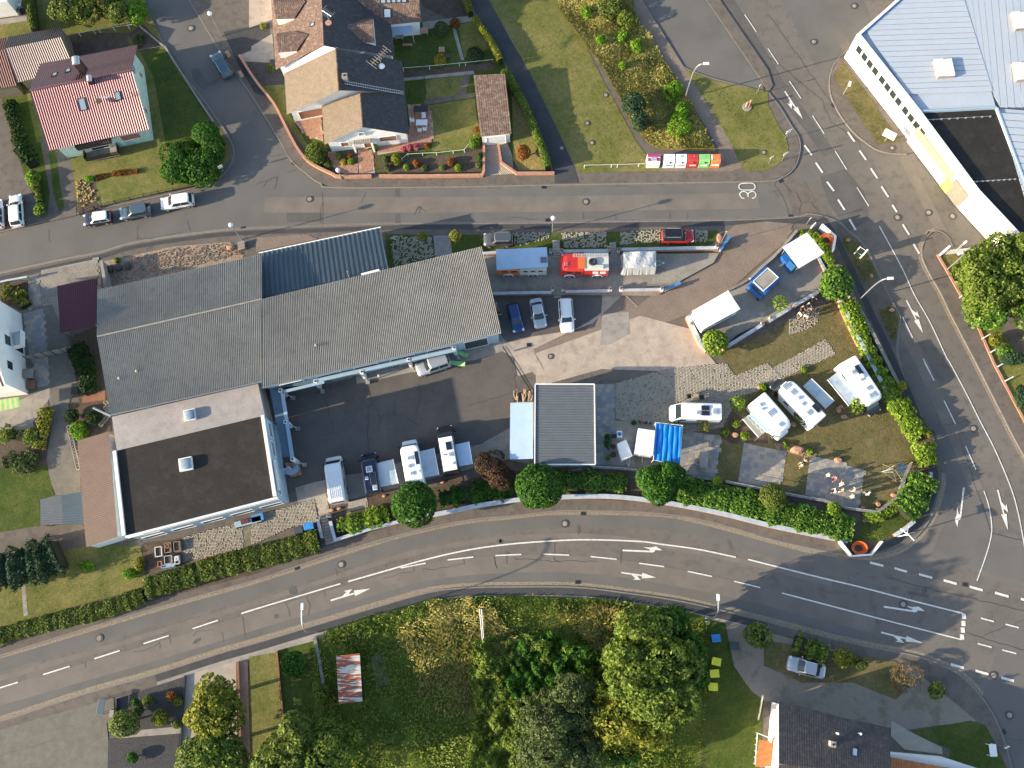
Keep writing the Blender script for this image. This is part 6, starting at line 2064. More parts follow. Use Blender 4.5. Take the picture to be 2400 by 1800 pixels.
# covered trailer
t = thing('covered_caravan', 'caravan under a crumpled silver grey cover with its drawbar showing', 'caravan', T1('G', '1470,410', .42))
q = T3('G', '1328,330 1618,322 1618,470 1330,478', 2.5)
lo = T3('G', '1325,345 1620,338 1622,500 1328,503', .6)
n = 24
m = 14
vs = []
b = [up(p, .47) for p in inset(q, -.12)]
for j in range(m + 1):
 for i in range(n + 1):
  u, v_ = i / n, j / m
  p = b[0].lerp(b[1], u).lerp(b[3].lerp(b[2], u), v_)
  e = min(u, 1 - u, v_ * 1.0, 1 - v_)
  edge = i in (0, n) or j in (0, m)
  z = .5 if edge else 2.45 + .14 * math.exp(-((u - .5) * 5) ** 2) + .07 * math.sin(u * 15 + v_ * 4) * (1 if e > .08 else .3) + rnd.uniform(-.02, .02) + .1 * min(1, e * 8)
  if edge:
   p = p + Vector((rnd.uniform(-.05, .05), rnd.uniform(-.05, .05), 0))
  vs.append((p.x, p.y, z))
fs = [(j * (n + 1) + i, j * (n + 1) + i + 1, (j + 1) * (n + 1) + i + 1, (j + 1) * (n + 1) + i) for j in range(m) for i in range(n)]
M['tarp_grey'] = mat('silver_tarp', (.42, .43, .44), .45, var=.08, vs=2)
MB().add(vs, fs).build('cover', M['tarp_grey'], t)
p, q_ = T3('G', '1622,430 1680,428', .7)
mb = MB()
mb.tube([p + Vector((0, .35, 0)), q_], .04, 5)
mb.tube([p - Vector((0, .35, 0)), q_], .04, 5)
mb.build('drawbar', M['metal'], t)
MB().lathe(q_.x, q_.y, [(.08, .42), (.08, .8), (.03, .85)], 8).build('jockey_wheel', M['white'], t)
# kiosk terrace: raised plateau with its vehicles
ZK = .62
tag(MB().prism(w3(c('n', '175,1210 230,1150 700,890 980,730 1290,460 1590,110 1740,160 1960,440 1985,640 1940,720 1870,900 1560,1060 1240,1260 820,1460 640,1620 450,1640 320,1560'), ZK), 0.0, ZK).build('kiosk_terrace', M['terrace']), kind='structure')
strip('terrace_edge', c('n', '700,885 990,725 1290,460 1590,120'), .3, ZK + .2, M['kerb'], sm=4, th=.3)
v = thing('sales_trailer', 'white flat roofed sales trailer at the lower end of the kiosk terrace', 'trailer', T1('n', '540,1140', ZK))
q = T3('n', '230,1155 700,888 857,1130 378,1392', 3.1)
MB().prism(q, 3.0, 3.1).build('roof', M['white'], v)
MB().prism(inset(q, .12), ZK + .35, 2.99).build('wall', M['whitewall'], v)
ft = inset(q, .12)
winbox(v, ft[3], ft[2], 3.0, 1.7, 2.6, 1.0, 'white', 'glass', 'sales_hatch')
p = T1('n', '250,1310', .8)
for k in range(2):
 MB().tube([T1('n', '400,1330', ZK + .5) if k else T1('n', '700,1150', ZK + .5), T1('n', '405,1345', ZK + .05) if k else T1('n', '705,1160', ZK + .05)], .1, 6).build('jack_leg', M['metal'], v)
v = thing('blue_delivery_truck', 'small royal blue truck with grey flat roof on the kiosk terrace', 'truck', T1('n', '1170,780', ZK))
q = T3('n', '1215,570 1380,722 1165,925 1000,765', 2.6)
bdy = T3('n', '1190,580 1385,735 1175,945 990,770', 2.0)
MB().prism(bdy, ZK + .45, 2.2).build('body', M['paint_royal'], v)
rf_ = T3('n', '1222,588 1358,712 1165,888 1032,762', 2.7)
MB().prism(rf_, 2.2, 2.45).build('roof', M['conc'], v)
a = MB()
for i in range(4):
 a.tube([up(rf_[i], 2.47), up(rf_[(i + 1) % 4], 2.47)], .05, 5)
a.build('roof_rail', M['white'], v)
cb = T3('n', '1005,772 1172,930 1130,990 955,830', 1.9)
MB().prism(cb, ZK + .45, 1.95).build('cab', M['paint_royal'], v)
panel(v, 'windscreen', 'glass', up(cb[0], 2.1) - v.location, up(cb[1], 2.1) - v.location, up(cb[2], 1.97) - v.location, up(cb[3], 1.97) - v.location, (.08, .92, .3, .8), .02)
for i in (0, 1, 2, 3):
 p = inset([bdy[0], bdy[1], cb[2], cb[3]], .25)[i]
 MB().box(p.x, p.y, ZK, .6, .3, .5, .75).build('wheel', M['rubber'], v)
v = thing('market_canopy', 'square white canopy shading a blue stand at the top of the kiosk terrace', 'canopy', T1('n', '1680,380', ZK))
q = T3('n', '1408,325 1722,137 1945,405 1620,600', 3.2)
q2 = [Vector(p) for p in q]
MB().prism(q2, 3.12, 3.2).build('roof', M['white'], v)
for p in inset(q2, .3):
 MB().tube([up(p, ZK), up(p, 3.12)], .05, 6).build('pole', M['metal'], v)
v = thing('blue_stand', 'royal blue market stand half under the square white canopy', 'stand', T1('n', '1480,520', ZK))
q = T3('n', '1440,395 1600,560 1525,642 1392,440', 1.8)
MB().prism(q, ZK + .1, 1.75).build('body', M['paint_royal'], v)
q = T3('n', '1500,500 1580,575 1525,630 1455,560', 1.95)
MB().prism(q, 1.7, 1.9).build('counter', M['blue_trim'], v)
# walls, fences, steps
def wallrun(label, tile, s, h, w=.32, cap='cap', body='brick', z0=.1, name='garden_wall', sm=0, cat='wall', grp=None, rail=0, seen=None):
 pts = T3(tile, s, h if seen is None else seen)
 if sm:
  pts = spline(pts, sm)
 m = pts[len(pts) // 2]
 t = thing(name, label, cat, (m.x, m.y, z0), 0, grp)
 ribbon(MB(), pts, -w / 2 + .03, w / 2 - .03, h - .06, h - .06 - z0).build('wall_body', M[body], t)
 ribbon(MB(), pts, -w / 2 - .02, w / 2 + .02, h, .07).build('coping', M[cap], t)
 if rail:
  a = MB()
  hi = [up(p, h + rail) for p in pts]
  a.tube(hi, .025, 5)
  L = sum((pts[i + 1] - pts[i]).length for i in range(len(pts) - 1))
  n = max(2, int(L / 1.8))
  d = 0
  acc = 0
  for i in range(len(pts) - 1):
   sl_ = (pts[i + 1] - pts[i]).length
   while d <= acc + sl_:
    p = pts[i].lerp(pts[i + 1], (d - acc) / sl_)
    a.tube([up(p, h - .02), up(p, h + rail)], .022, 4)
    d += L / n - .001
   acc += sl_
  a.build('railing', M['metal'], t)
 return t
wallrun('terrace wall stub between the workshop hall and the blue roofed camper', 'G', '112,345 232,335', .95)
wallrun('pale blue capped wall behind the fire engine', 'G', '812,328 1192,322', .95, rail=.5)
wallrun('pale blue capped wall from the covered caravan to the driveway', 'G', '1315,312 1640,306 2135,296', .95, rail=.5)
wallrun('short bright blue wing wall beside the planted stone bed', 'n', '598,360 725,188', .9, .3, 'blue_trim')
wallrun('pale blue capped wall below the camper truck', 'G', '198,690 712,682', .95, rail=.4)
wallrun('pale blue capped wall below the fire engine', 'G', '828,675 1212,668', .95, rail=.4)
wallrun('pale blue capped wall below the covered caravan', 'G', '1325,662 1655,655', .95, rail=.4)
wallrun('bright blue wing wall at the lower end of the fire engine terrace', 'G', '1692,658 1828,597', .9, .3, 'blue_trim')
wallrun('grey capped wall between the kiosk terrace and the ramp', 'n', '985,730 1130,590 1290,450 1430,300 1590,110', 1.35, .3, 'conc', 'conc', rail=.3)
wallrun('rounded brick faced wall at the lower end of the kiosk terrace', 'n', '178,1215 230,1330 290,1460 345,1570 430,1660', 1.2, .45, 'cap', sm=4)
wallrun('pale capped wall left of the kiosk terrace steps', 'n', '640,1640 820,1530 1135,1335', 1.2, .38, rail=.4)
wallrun('pale capped wall right of the kiosk terrace steps', 'n', '1225,1285 1515,1110', 1.2, .38, rail=.4)
wallrun('pale capped wall between the wall notch and the round bush', 'n', '1555,1085 1870,905', 1.2, .38, rail=.4)
wallrun('short blue capped wall at the right side of the white canopy', 'n', '1865,450 1975,650', 1.1, .3)
wallrun('long brick faced boundary wall between camp lawn and hedge', 'S', '1970,700 2010,785 2069,900 2090,943', 1.5, .42, sm=0)
M['rough_stone'] = mat('rough_stone', (.2, .19, .18), .9, var=.2, vs=3, bump=.8, bs=4, grain=.3, gs=4)
wallrun('rough grey stone wall outside the hedge along the right street', 'S', '1962,620 2000,695 2044,775 2085,857 2107,900', 1.3, .35, 'rough_stone', 'rough_stone')
wallrun('curved white capped retaining wall above the bottom road', 'S', '934,1222 1034,1203 1115,1186 1200,1173 1260,1167 1311,1165 1417,1163 1512,1171 1607,1186 1700,1205 1800,1230 1900,1251 1987,1268', .75, .5, 'cap', sm=3)
wallrun('white capped wall around the planted corner beside the street steps', 'J', '640,1185 682,1348 950,1262 1228,1190', .9, .34, 'cap')
wallrun('curved pale wall stump behind the thin signpost in the corner', 's', '1460,545 1640,430 1800,300', .8, .4, 'cap', sm=3)
wallrun('pale blue wall edge seen under the corner hedge', 'L', '1780,945 1782,1040 1765,1150 1735,1230', .9, .3, 'cap')
wallrun('low stone edge with railing around the camp terraces', 'L', '0,1025 330,1092 540,1135 850,1190 1050,1255 1310,1290', .75, .3, 'rough_stone', 'rough_stone', rail=.5)
wallrun('curved stone edge with railing at the corner of the camp terraces', 'L', '1310,1290 1490,1155 1540,1010', .75, .3, 'rough_stone', 'rough_stone', rail=.6, sm=3)
wallrun('low stone edge below the grey shed patio', 'K', '690,900 940,912 1085,930', .6, .3, 'rough_stone', 'rough_stone', rail=.5)
wallrun('low stone edge below the patio with the small grey trailer', 'K', '1480,965 1745,1012', .6, .3, 'rough_stone', 'rough_stone')
wallrun('pink brick wall around the white gabled house garden', 'S', '560,128 600,190 640,240 673,304 700,352 730,382 776,405 795,412 870,411', .75, .28, 'brick', 'brick', sm=3)
wallrun('pink brick wall below the shrub bed of the white gabled house', 'S', '888,411 1000,411 1130,409 1134,400 1134,330', .75, .28, 'brick', 'brick')
wallrun('pink brick wall below the orange shrub beside the tall hedge', 'C', '-120,1240 -95,1400 40,1492 366,1490', .7, .26, 'brick', 'brick')
wallrun('tall pale concrete wall between the carport and the rubble plot', 'E', '872,592 892,700 908,828', 2.0, .34, 'conc', 'conc')
wallrun('pale fence wall in front of the shrub bed left of the carport', 'E', '-60,790 60,762 232,732', 1.2, .2, 'cap', 'conc')
wallrun('sandstone edging along the right hand pavement', 'S', '2198,596 2217,628 2246,680 2280,735 2330,850 2400,983 2470,1110', .35, .26, 'brick', 'brick')
wallrun('long kerb wall along the straight side street garden', 'S', '326,60 388,112 430,178 470,240 500,285', .3, .2, 'conc', 'conc')
wallrun('low wall between the two bottom lawns', 'O', '178,650 205,950 240,1290', .5, .15, 'wood', 'wood')
wallrun('dark concrete edging left of the meadow', 'O', '505,520 545,720 580,930', .5, .3, 'rough_stone', 'rough_stone')
wallrun('thin wall right of the planted bed at the bottom left', 'M', '1595,860 1572,1300 1548,1520', .45, .12, 'darkmetal', 'darkmetal')
wallrun('dark edge between the brick path and the paved path at the bottom', 'M', '2052,740 2070,1200 2085,1800', .5, .2, 'wood', 'wood')
wallrun('thin dark edge of the planted bed beside the grey parking strip', 'M', '1005,1060 1000,1180', .5, .1, 'darkmetal', 'darkmetal')
wallrun('white beam and pillar wall left of the street steps', 'J', '532,1170 570,1330', 1.0, .3, 'cap')
wallrun('low wall along the camp lawn at its lower hedge', 's', '900,300 1150,285 1400,190', .3, .2, 'brick', 'rough_stone', sm=3)
def fence(label, tile, s, h, step=2.0, m='darkmetal', bars=True, z0=.1, barstep=.35, name='fence', rails=2):
 pts = T3(tile, s, z0 + h / 2)
 t = thing(name, label, 'fence', (pts[0].x, pts[0].y, z0))
 a = MB()
 rl = MB()
 for i in range(len(pts) - 1):
  p, q = up(pts[i], 0), up(pts[i + 1], 0)
  L = (q - p).length
  for k in range(int(L / step) + 1):
   r_ = p.lerp(q, min(1, k * step / L))
   MB().box(r_.x, r_.y, z0, .07, .07, h).build('post', M[m], t)
  for j in range(rails):
   z = z0 + h * (.2 + .75 * j / max(1, rails - 1)) if rails > 1 else z0 + h - .03
   rl.tube([up(p, z), up(q, z)], .025, 4)
  if bars:
   for k in range(int(L / barstep)):
    r_ = p.lerp(q, k * barstep / L)
    a.box(r_.x, r_.y, z0 + .05, .03, .03, h - .08)
 rl.build('rail', M[m], t)
 if bars:
  o = a.build('bars', M[m], t)
  o['kind'] = 'stuff'
 return t
fence('black iron railing along the kerb behind the three parked cars', 'E', '665,90 685,182 860,118 1240,30 1640,-50', .9)
fence('white handrail beside the recycling containers', 'C', '625,1440 910,1435 1095,1428 1145,1428', .9, 3.5, 'white', False, rails=1)
fence('white garden fence behind the shrub bed', 'B', '1262,1382 1312,1342 1440,1335 1560,1330 1800,1305 1840,1255', .8, 2.2, 'white', False, rails=1)
fence('long white rail across the garden behind the black roof', 'B', '1275,602 1500,585 1810,555 2050,530', .9, 4, 'white', False, rails=1)
fence('thin green posts of the climbing frame in the garden', 'B', '1280,580 1450,570 1465,780 1300,800', 1.8, 2.2, 'darkmetal', False, rails=1)
fence('iron fence by the plant crates above the bottom left hedge', 'b', '380,960 700,890 1080,810', .9, 2.0, 'metal', True, barstep=.3)
fence('grey post and board gate in the garden shade at the top', 'A', '690,300 860,270 1170,225', .9, 2, 'white', False, rails=1)
fence('dark fence along the shaded vegetable plot', 'A', '1430,400 1190,440', .4, 2, 'conc', False, rails=1)
fence('bent white frame sign stakes in the left verge', 'H', '1665,905 1695,885', .9, 1, 'white', False, rails=1)
for k, s_ in enumerate(('1797,1145 1848,1113', '1860,1263 1922,1228', '1925,1385 1988,1348', '1988,1507 2052,1472', '2052,1632 2120,1597')):
 p, q = T3('H', s_, .5)
 t = thing('retaining_rib', 'x', 'beam', (p.x, p.y, .1), 0, 'white cross beams on the green bank at the right')
 t['label'] = 'white cross beam on the green bank, number %s from the top of the row' % ('one', 'two', 'three', 'four', 'five')[k]
 lb = ['white cross beam on the green bank, topmost of the five', 'white cross beam on the green bank just below the topmost', 'white cross beam on the green bank, middle of the five', 'white cross beam on the green bank above the lowest', 'white cross beam on the green bank, lowest of the five']
 t['label'] = lb[k]
 MB().tube([p, q], .09, 5).build('beam', M['white'], t)
 MB().box(p.x, p.y, .1, .16, .16, .4).build('foot', M['conc'], t)
def steps(label, tile, s, z0, z1, n, m='slab'):
 """s: four corners lower-left, lower-right, upper-right, upper-left"""
 q = T3(tile, s, (z0 + z1) / 2)
 t = thing('stone_steps', label, 'steps', (q[0].x, q[0].y, min(z0, z1) - .1))
 for k in range(n):
  a, b = k / n, (k + 1) / n
  z = z0 + (z1 - z0) * (k + 1) / n
  MB().prism([q[0].lerp(q[3], a), q[1].lerp(q[2], a), q[1].lerp(q[2], b - .012), q[0].lerp(q[3], b - .012)], .05, z).build('step', M[m], t)
 return t
steps('steps down from the street verge beside the fire engine cab', 'G', '725,380 785,380 780,235 718,235', .4, .75, 7, 'conc')
steps('steps down from the street verge behind the fire engine', 'G', '1222,375 1278,372 1265,250 1212,255', .4, .75, 7, 'conc')
steps('steps from the parking yard up towards the camper truck', 'G', '732,728 795,725 792,602 735,602', .15, .42, 6, 'conc')
steps('steps from the parking yard up behind the white estate car', 'G', '1232,715 1292,712 1288,592 1238,592', .15, .42, 6, 'conc')
steps('steps between white side walls from the lawn to the kiosk terrace', 'n', '1200,1300 1220,1260 1150,1155 1090,1190', .5, .66, 5, 'slab')
steps('long steps from the bottom pavement to the white van', 'J', '600,1390 668,1370 620,1140 555,1150', .2, .5, 9, 'slab')
steps('wooden log steps in the planting left of the workshop hall', 'm', '830,1410 830,1320 1090,1290 1090,1390', .2, .9, 8, 'wood')
for i, (tl, s_, lb) in enumerate((('G', '720,645', 'left pillar of the lower steps by the camper truck'), ('G', '810,645', 'right pillar of the lower steps by the camper truck'), ('G', '1221,648', 'left pillar of the lower steps behind the white estate'), ('G', '1312,645', 'right pillar of the lower steps behind the white estate'), ('G', '1668,645', 'pillar where the lower terrace wall turns bright blue'), ('G', '705,318', 'left pillar of the upper steps by the fire engine cab'), ('G', '797,318', 'right pillar of the upper steps by the fire engine cab'), ('G', '1207,300', 'left pillar of the upper steps by the caravan'), ('G', '1293,310', 'right pillar of the upper steps by the caravan'), ('n', '560,310', 'pillar at the bright blue wing wall by the driveway'), ('G', '1925,950', 'hollow pillar on the rounded wall under the sales trailer'), ('G', '2010,1105', 'hollow pillar on the rounded wall beside the round bush'), ('J', '527,1160', 'left hollow pillar at the top of the street steps'), ('J', '622,1135', 'right hollow pillar at the top of the street steps'), ('n', '1150,1310', 'left planter pillar of the kiosk terrace steps'), ('n', '1260,1240', 'right planter pillar of the kiosk terrace steps'))):
 P = T1(tl, s_, 1.3)
 t = thing('gate_pillar', 'white ' + lb if 'pillar' in lb else lb, 'pillar', (P.x, P.y, .1), 0, 'white pillars of the walls')
 MB().box(P.x, P.y, .1, .36, .36, 1.15).build('shaft', M['white'], t)
 MB().box(P.x, P.y, 1.25, .42, .42, .08).build('cap_stone', M['conc'], t)
 MB().box(P.x, P.y, 1.33, .2, .2, .03).build('opening', M['asphalt_black'], t)
# vegetation
LM = {}
LM['globe'] = leafmat('globe_leaves', [(0.018, 0.062, 0.009), (0.036, 0.117, 0.013), (0.06, 0.166, 0.022), (0.09, 0.193, 0.028)])
LM['hedge'] = leafmat('laurel_leaves', [(0.03, 0.08, 0.012), (0.07, 0.17, 0.02), (0.13, 0.26, 0.035), (0.24, 0.38, 0.08)])
LM['hedge_y'] = leafmat('bright_laurel', [(0.072, 0.138, 0.013), (0.144, 0.248, 0.022), (0.24, 0.359, 0.039), (0.324, 0.428, 0.066)])
LM['dark'] = leafmat('dark_leaves', [(0.01, 0.03, 0.007), (0.022, 0.055, 0.011), (0.036, 0.076, 0.017)])
LM['olive'] = leafmat('olive_leaves', [(0.05, 0.08, 0.014), (0.095, 0.145, 0.025), (0.15, 0.2, 0.04), (0.19, 0.23, 0.055)])
LM['yellow'] = leafmat('yellowing_leaves', [(0.07, 0.1, 0.014), (0.15, 0.19, 0.022), (0.25, 0.26, 0.04), (0.33, 0.31, 0.05)])
LM['oak'] = leafmat('summer_leaves', [(0.045, 0.085, 0.012), (0.095, 0.16, 0.022), (0.165, 0.235, 0.04), (0.24, 0.29, 0.065)])
LM['grey'] = leafmat('grey_green_leaves', [(0.045, 0.075, 0.025), (0.09, 0.13, 0.045), (0.14, 0.18, 0.07)])
LM['conifer'] = leafmat('blue_conifer', [(0.014, 0.041, 0.022), (0.03, 0.076, 0.039), (0.06, 0.117, 0.061)])
LM['purple'] = leafmat('copper_leaves', [(0.042, 0.025, 0.018), (0.09, 0.05, 0.033), (0.156, 0.097, 0.061)])
LM['lime'] = leafmat('lime_leaves', [(0.084, 0.179, 0.011), (0.144, 0.304, 0.022), (0.216, 0.414, 0.044)])
LM['orange'] = leafmat('orange_leaves', [(.16, .05, .01), (.28, .1, .02), (.35, .16, .04)])
LM['pink'] = leafmat('pink_flowers', [(.5, .06, .15), (.6, .15, .25), (.1, .12, .03)])
LM['yflower'] = leafmat('yellow_flowers', [(.4, .3, .03), (.5, .4, .06), (.1, .15, .03)])
LM['wheat'] = leafmat('dry_blades', [(0.2, 0.2, 0.05), (0.36, 0.31, 0.1), (0.45, 0.39, 0.15), (0.14, 0.2, 0.035)], .3, .25)
LM['blade'] = leafmat('green_blades', [(0.06, 0.11, 0.014), (0.12, 0.2, 0.025), (0.19, 0.27, 0.045), (0.36, 0.33, 0.11)], .3, .2)
LM['bare'] = leafmat('bare_twigs', [(.14, .1, .06), (.25, .19, .11)], .1)
M['bark'] = mat('bark', (.09, .07, .05), .9, var=.2, vs=5, bump=.5, bs=8)
M['core'] = mat('core_shade', (.018, .022, .01), .95, var=.2, vs=2)  # near-black colour stands in for the shade inside crowns and hedges
def blob_leaves(cen, rad, size, dens=1.0, lump=.16, asp=.5, jit=.6, clump=True, low=-.35):
 """leaf points and normals over a lumpy ellipsoid"""
 cx, cy, cz = cen
 rx, ry, rz_ = rad
 area = 4 * math.pi * ((rx * ry) ** 1.6 + (rx * rz_) ** 1.6 + (ry * rz_) ** 1.6) ** (1 / 1.6) / 3 ** (1 / 1.6)
 n = int(min(34000, 2.0 * dens * area / (2 * size * size * asp)))
 n = max(n, 60)
 d = nprng.normal(0, 1, (n, 3))
 d /= np.linalg.norm(d, axis=1)[:, None]
 d = d[d[:, 2] > low]
 if clump:
  k = max(8, int(area / (.9 + size * 6)))
  cd = nprng.normal(0, 1, (k, 3))
  cd /= np.linalg.norm(cd, axis=1)[:, None]
  best = np.argmax(d @ cd.T, axis=1)
  dist = 1 - np.take_along_axis(d @ cd.T, best[:, None], 1)[:, 0]
  off = nprng.uniform(-1, 1, k)[best] * lump * .6
  bump = np.exp(-dist * k * .35) * lump + off
 else:
  bump = nprng.uniform(-.03, .03, len(d))
 r = 1 - lump * .6 + bump - np.abs(nprng.normal(0, .05 if not clump else .08, len(d)))
 P = np.stack([cx + d[:, 0] * rx * r, cy + d[:, 1] * ry * r, cz + d[:, 2] * rz_ * r], 1)
 N = d + np.array([0, 0, .35])
 return leaves_at(P, N, size, asp, jit)
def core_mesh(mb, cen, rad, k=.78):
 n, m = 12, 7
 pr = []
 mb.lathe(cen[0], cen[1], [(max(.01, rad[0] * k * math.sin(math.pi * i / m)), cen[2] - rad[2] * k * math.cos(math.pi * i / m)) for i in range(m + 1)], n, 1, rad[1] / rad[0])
def plant(name, label, cat, tile, s, h, mt, size=.14, grp=None, dens=1.0, lump=.16, trunk=True, asp=.5, jit=.6, z0=.12, core=True, crown='crown', flat=None, blobs=None, clump=True):
 """s = 'u,v,r' blobs in tile units; each is the visible outline of a crown part of top height h"""
 parts = []
 for w_ in s.split():
  vals = [float(x) for x in w_.split(',')]
  u, v, r_ = vals[:3]
  ry_ = vals[3] if len(vals) > 3 else r_
  hh = vals[4] if len(vals) > 4 else h
  cz = z0 + hh * .62 if trunk else z0 + hh * .42
  a = T1(tile, '%f,%f' % (u, v), cz)
  b = T1(tile, '%f,%f' % (u + r_, v), cz)
  e = T1(tile, '%f,%f' % (u, v + ry_), cz)
  rr = (b - a).length
  rry = (e - a).length
  rz_ = (z0 + hh - cz)
  parts.append(((a.x, a.y, cz), (rr, rry, rz_)))
 c0 = parts[0][0]
 t = thing(name, label, cat, (c0[0], c0[1], z0), 0, grp)
 if trunk:
  mb = MB()
  rb = .035 * h + .05
  mb.tube([(c0[0], c0[1], z0 - .1), (c0[0] + .03, c0[1], z0 + h * .3), (c0[0], c0[1] + .03, z0 + h * .6)], [rb, rb * .75, rb * .4], 8)
  for k in range(5):
   a = k * 1.256 + .3
   R_ = parts[k % len(parts)]
   e = Vector((R_[0][0] + R_[1][0] * .5 * math.cos(a), R_[0][1] + R_[1][1] * .5 * math.sin(a), R_[0][2] + .1 * h))
   mb.tube([(c0[0], c0[1], z0 + h * .35), e], [rb * .45, rb * .12], 5)
  mb.build('trunk', M['bark'], t)
 vs, fs = [], []
 o = 0
 cm = MB()
 for cen, rad in parts:
  v, f = blob_leaves(cen, rad, size, dens, lump, asp, jit, clump)
  vs.append(v)
  fs.append(f + o)
  o += len(v)
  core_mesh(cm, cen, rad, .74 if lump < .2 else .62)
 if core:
  cm = cm.build('dark_core', M['core'], t)
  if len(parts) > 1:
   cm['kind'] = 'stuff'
 mesh_np(crown, np.vstack(vs), np.vstack(fs), LM[mt], t)
 return t
def hedge(label, tile, s, w, h, mt='hedge', size=.15, z0=.12, dens=1.0, sm=5, name='hedge', wild=.15, grp=None):
 pts = T3(tile, s, z0 + h * .8)
 line = spline(pts, sm) if len(pts) > 2 else pts
 m = line[len(line) // 2]
 t = thing(name, label, 'hedge', (m.x, m.y, z0), 0, grp)
 ribbon(MB(), line, -w * .36, w * .36, z0 + h * .8, h * .8).build('dark_core', M['core'], t)
 seg = np.array([(p.x, p.y) for p in line])
 d = np.diff(seg, axis=0)
 L = np.linalg.norm(d, axis=1)
 cum = np.concatenate([[0], np.cumsum(L)])
 n = int(cum[-1] * (w + 2 * h * .8) * 2.2 * dens / (2 * size * size * .5))
 n = min(n, 40000)
 u = nprng.uniform(0, cum[-1], n)
 i = np.clip(np.searchsorted(cum, u) - 1, 0, len(L) - 1)
 f = (u - cum[i]) / L[i]
 base = seg[i] + d[i] * f[:, None]
 nn = np.stack([-d[i][:, 1], d[i][:, 0]], 1) / L[i][:, None]
 a = nprng.uniform(-1.25, 1.25, n)          # angle round the section, top = 0
 wild = wild * 1.5
 keep_ = nprng.random(n) < .35 + 1.5 * vnoise(base[:, 0] * 1.3 + a, base[:, 1] * 1.3, 4, 17)
 lum = 1 + wild * (vnoise(base[:, 0] * 1, base[:, 1], 2.6, 3) - .5) * 2 + wild * .8 * (vnoise(base[:, 0] + 9 * nn[:, 0] * a, base[:, 1] + a, 6, 5) - .5)
 sx = np.sin(a)
 sy = np.cos(a)
 k = 1 / np.maximum(np.abs(sx), np.abs(sy)) ** .6
 off = sx * k * w / 2 * lum
 z = z0 + h * (.35 + .65 * np.clip(sy * k, 0, 1)) * (lum * .5 + .5) - nprng.random(n) * .1
 P = np.stack([base[:, 0] + nn[:, 0] * off, base[:, 1] + nn[:, 1] * off, z], 1)
 N = np.stack([nn[:, 0] * sx, nn[:, 1] * sx, sy + .3], 1)
 v, fc = leaves_at(P[keep_], N[keep_], size, .5, .55)
 mesh_np('foliage', v, fc, LM[mt], t)
 return t
# hedges
hedge('bright leafy hedge along the right boundary wall', 'S', '1985,705 2010,760 2040,830 2068,880 2092,930 2110,965', 1.9, 1.5, 'hedge_y', .2, wild=.25)
hedge('leafy hedge at the street corner above the kiosk terrace', 'S', '1875,545 1905,552 1925,575 1945,612 1962,650', 1.1, 1.2, 'hedge_y', .18, wild=.3)
hedge('bright laurel hedge on the inner bend of the right road', 'S', '2108,935 2125,975 2145,1010 2158,1022', 2.3, 1.6, 'hedge_y', .2, wild=.2)
hedge('laurel hedge below the gap with the pale bush', 'S', '2163,1040 2172,1070 2178,1090', 2.4, 1.6, 'hedge_y', .2, wild=.2)
hedge('dark glossy laurel hedge around the lower right corner', 'S', '2170,1115 2160,1140 2140,1175 2118,1200', 3.2, 1.7, 'hedge', .2, wild=.25)
hedge('broad glossy shrub belt above the curved white wall', 'S', '1590,1145 1680,1162 1760,1180 1850,1205 1930,1225 2000,1240', 3.0, 1.1, 'hedge', .18, wild=.2)
hedge('shaded shrub belt between the second and third globe trees', 'S', '1310,1128 1400,1128 1470,1132', 2.2, .9, 'hedge', .17, wild=.35)
hedge('dark shrub strip between the first and second globe trees', 'S', '1030,1170 1080,1160 1140,1150 1200,1140', 2.2, .9, 'globe', .17, wild=.4)
hedge('leafy shrubs inside the walled corner by the street steps', 'S', '790,1232 850,1222 910,1200', 1.9, 1.0, 'hedge_y', .2, wild=.4)
hedge('yellow green creeping shrub outside the camp terrace corner', 'L', '1190,1310 1300,1325 1420,1270 1480,1220', 1.2, .6, 'hedge_y', .15, wild=.3)
hedge('broad untrimmed hedge above the bottom left road', 'S', '340,1378 420,1355 500,1330 600,1305 680,1285 745,1265', 2.6, 1.6, 'olive', .17, wild=.1)
hedge('narrow green hedge along the far left of the bottom road', 'S', '-60,1512 0,1490 100,1462 200,1440 280,1415 335,1395', 1.9, 1.2, 'olive', .17, wild=.13)
hedge('tall blue green conifer hedge at the left edge', 'S', '-40,1345 30,1330 90,1315 130,1295', 4.6, 2.6, 'conifer', .16, wild=.3)
hedge('clipped hedge between garage and dark footpath', 'S', '1182,165 1205,200 1235,258 1268,339 1285,390', 1.0, 1.7, 'oak', .13, wild=.1)
hedge('clipped yellow green hedge beside the kitchen garden', 'S', '1112,40 1135,75 1155,105 1172,140', .9, 1.5, 'yellow', .13, wild=.1)
hedge('short clipped hedge piece at the top edge by the footpath', 'S', '1080,-25 1095,5 1103,28', .9, 1.5, 'yellow', .13, wild=.1)
hedge('dark hedge dividing the two gardens in the top left corner', 'S', '68,-20 73,30 77,68', .8, 1.8, 'olive', .13, wild=.15)
hedge('dark shrubbery left of the garden driveway at the left edge', 'S', '20,235 35,290 50,340 72,380', 1.9, 1.6, 'dark', .18, wild=.3)
hedge('green shrub row between driveway and fence on the left', 'S', '75,400 85,440 92,470', .8, 1.0, 'olive', .15, wild=.4)
hedge('dark shrubs climbing the left wall of the workshop hall', 'S', '175,810 195,850 205,900 210,920', 1.9, 1.5, 'dark', .18, wild=.35)
hedge('mixed shrubs in the bed left of the carport', 'E', '30,850 120,860 190,930 220,980', 1.8, .9, 'yellow', .17, wild=.5)
hedge('mixed flowering shrubs along the gravel path', 'I', '390,200 380,300 370,420 330,560', 1.4, .8, 'yellow', .16, wild=.5)
hedge('mixed shrubs below the patio at the left edge', 'I', '0,430 120,440 220,460 330,430', 1.5, .8, 'oak', .16, wild=.5)
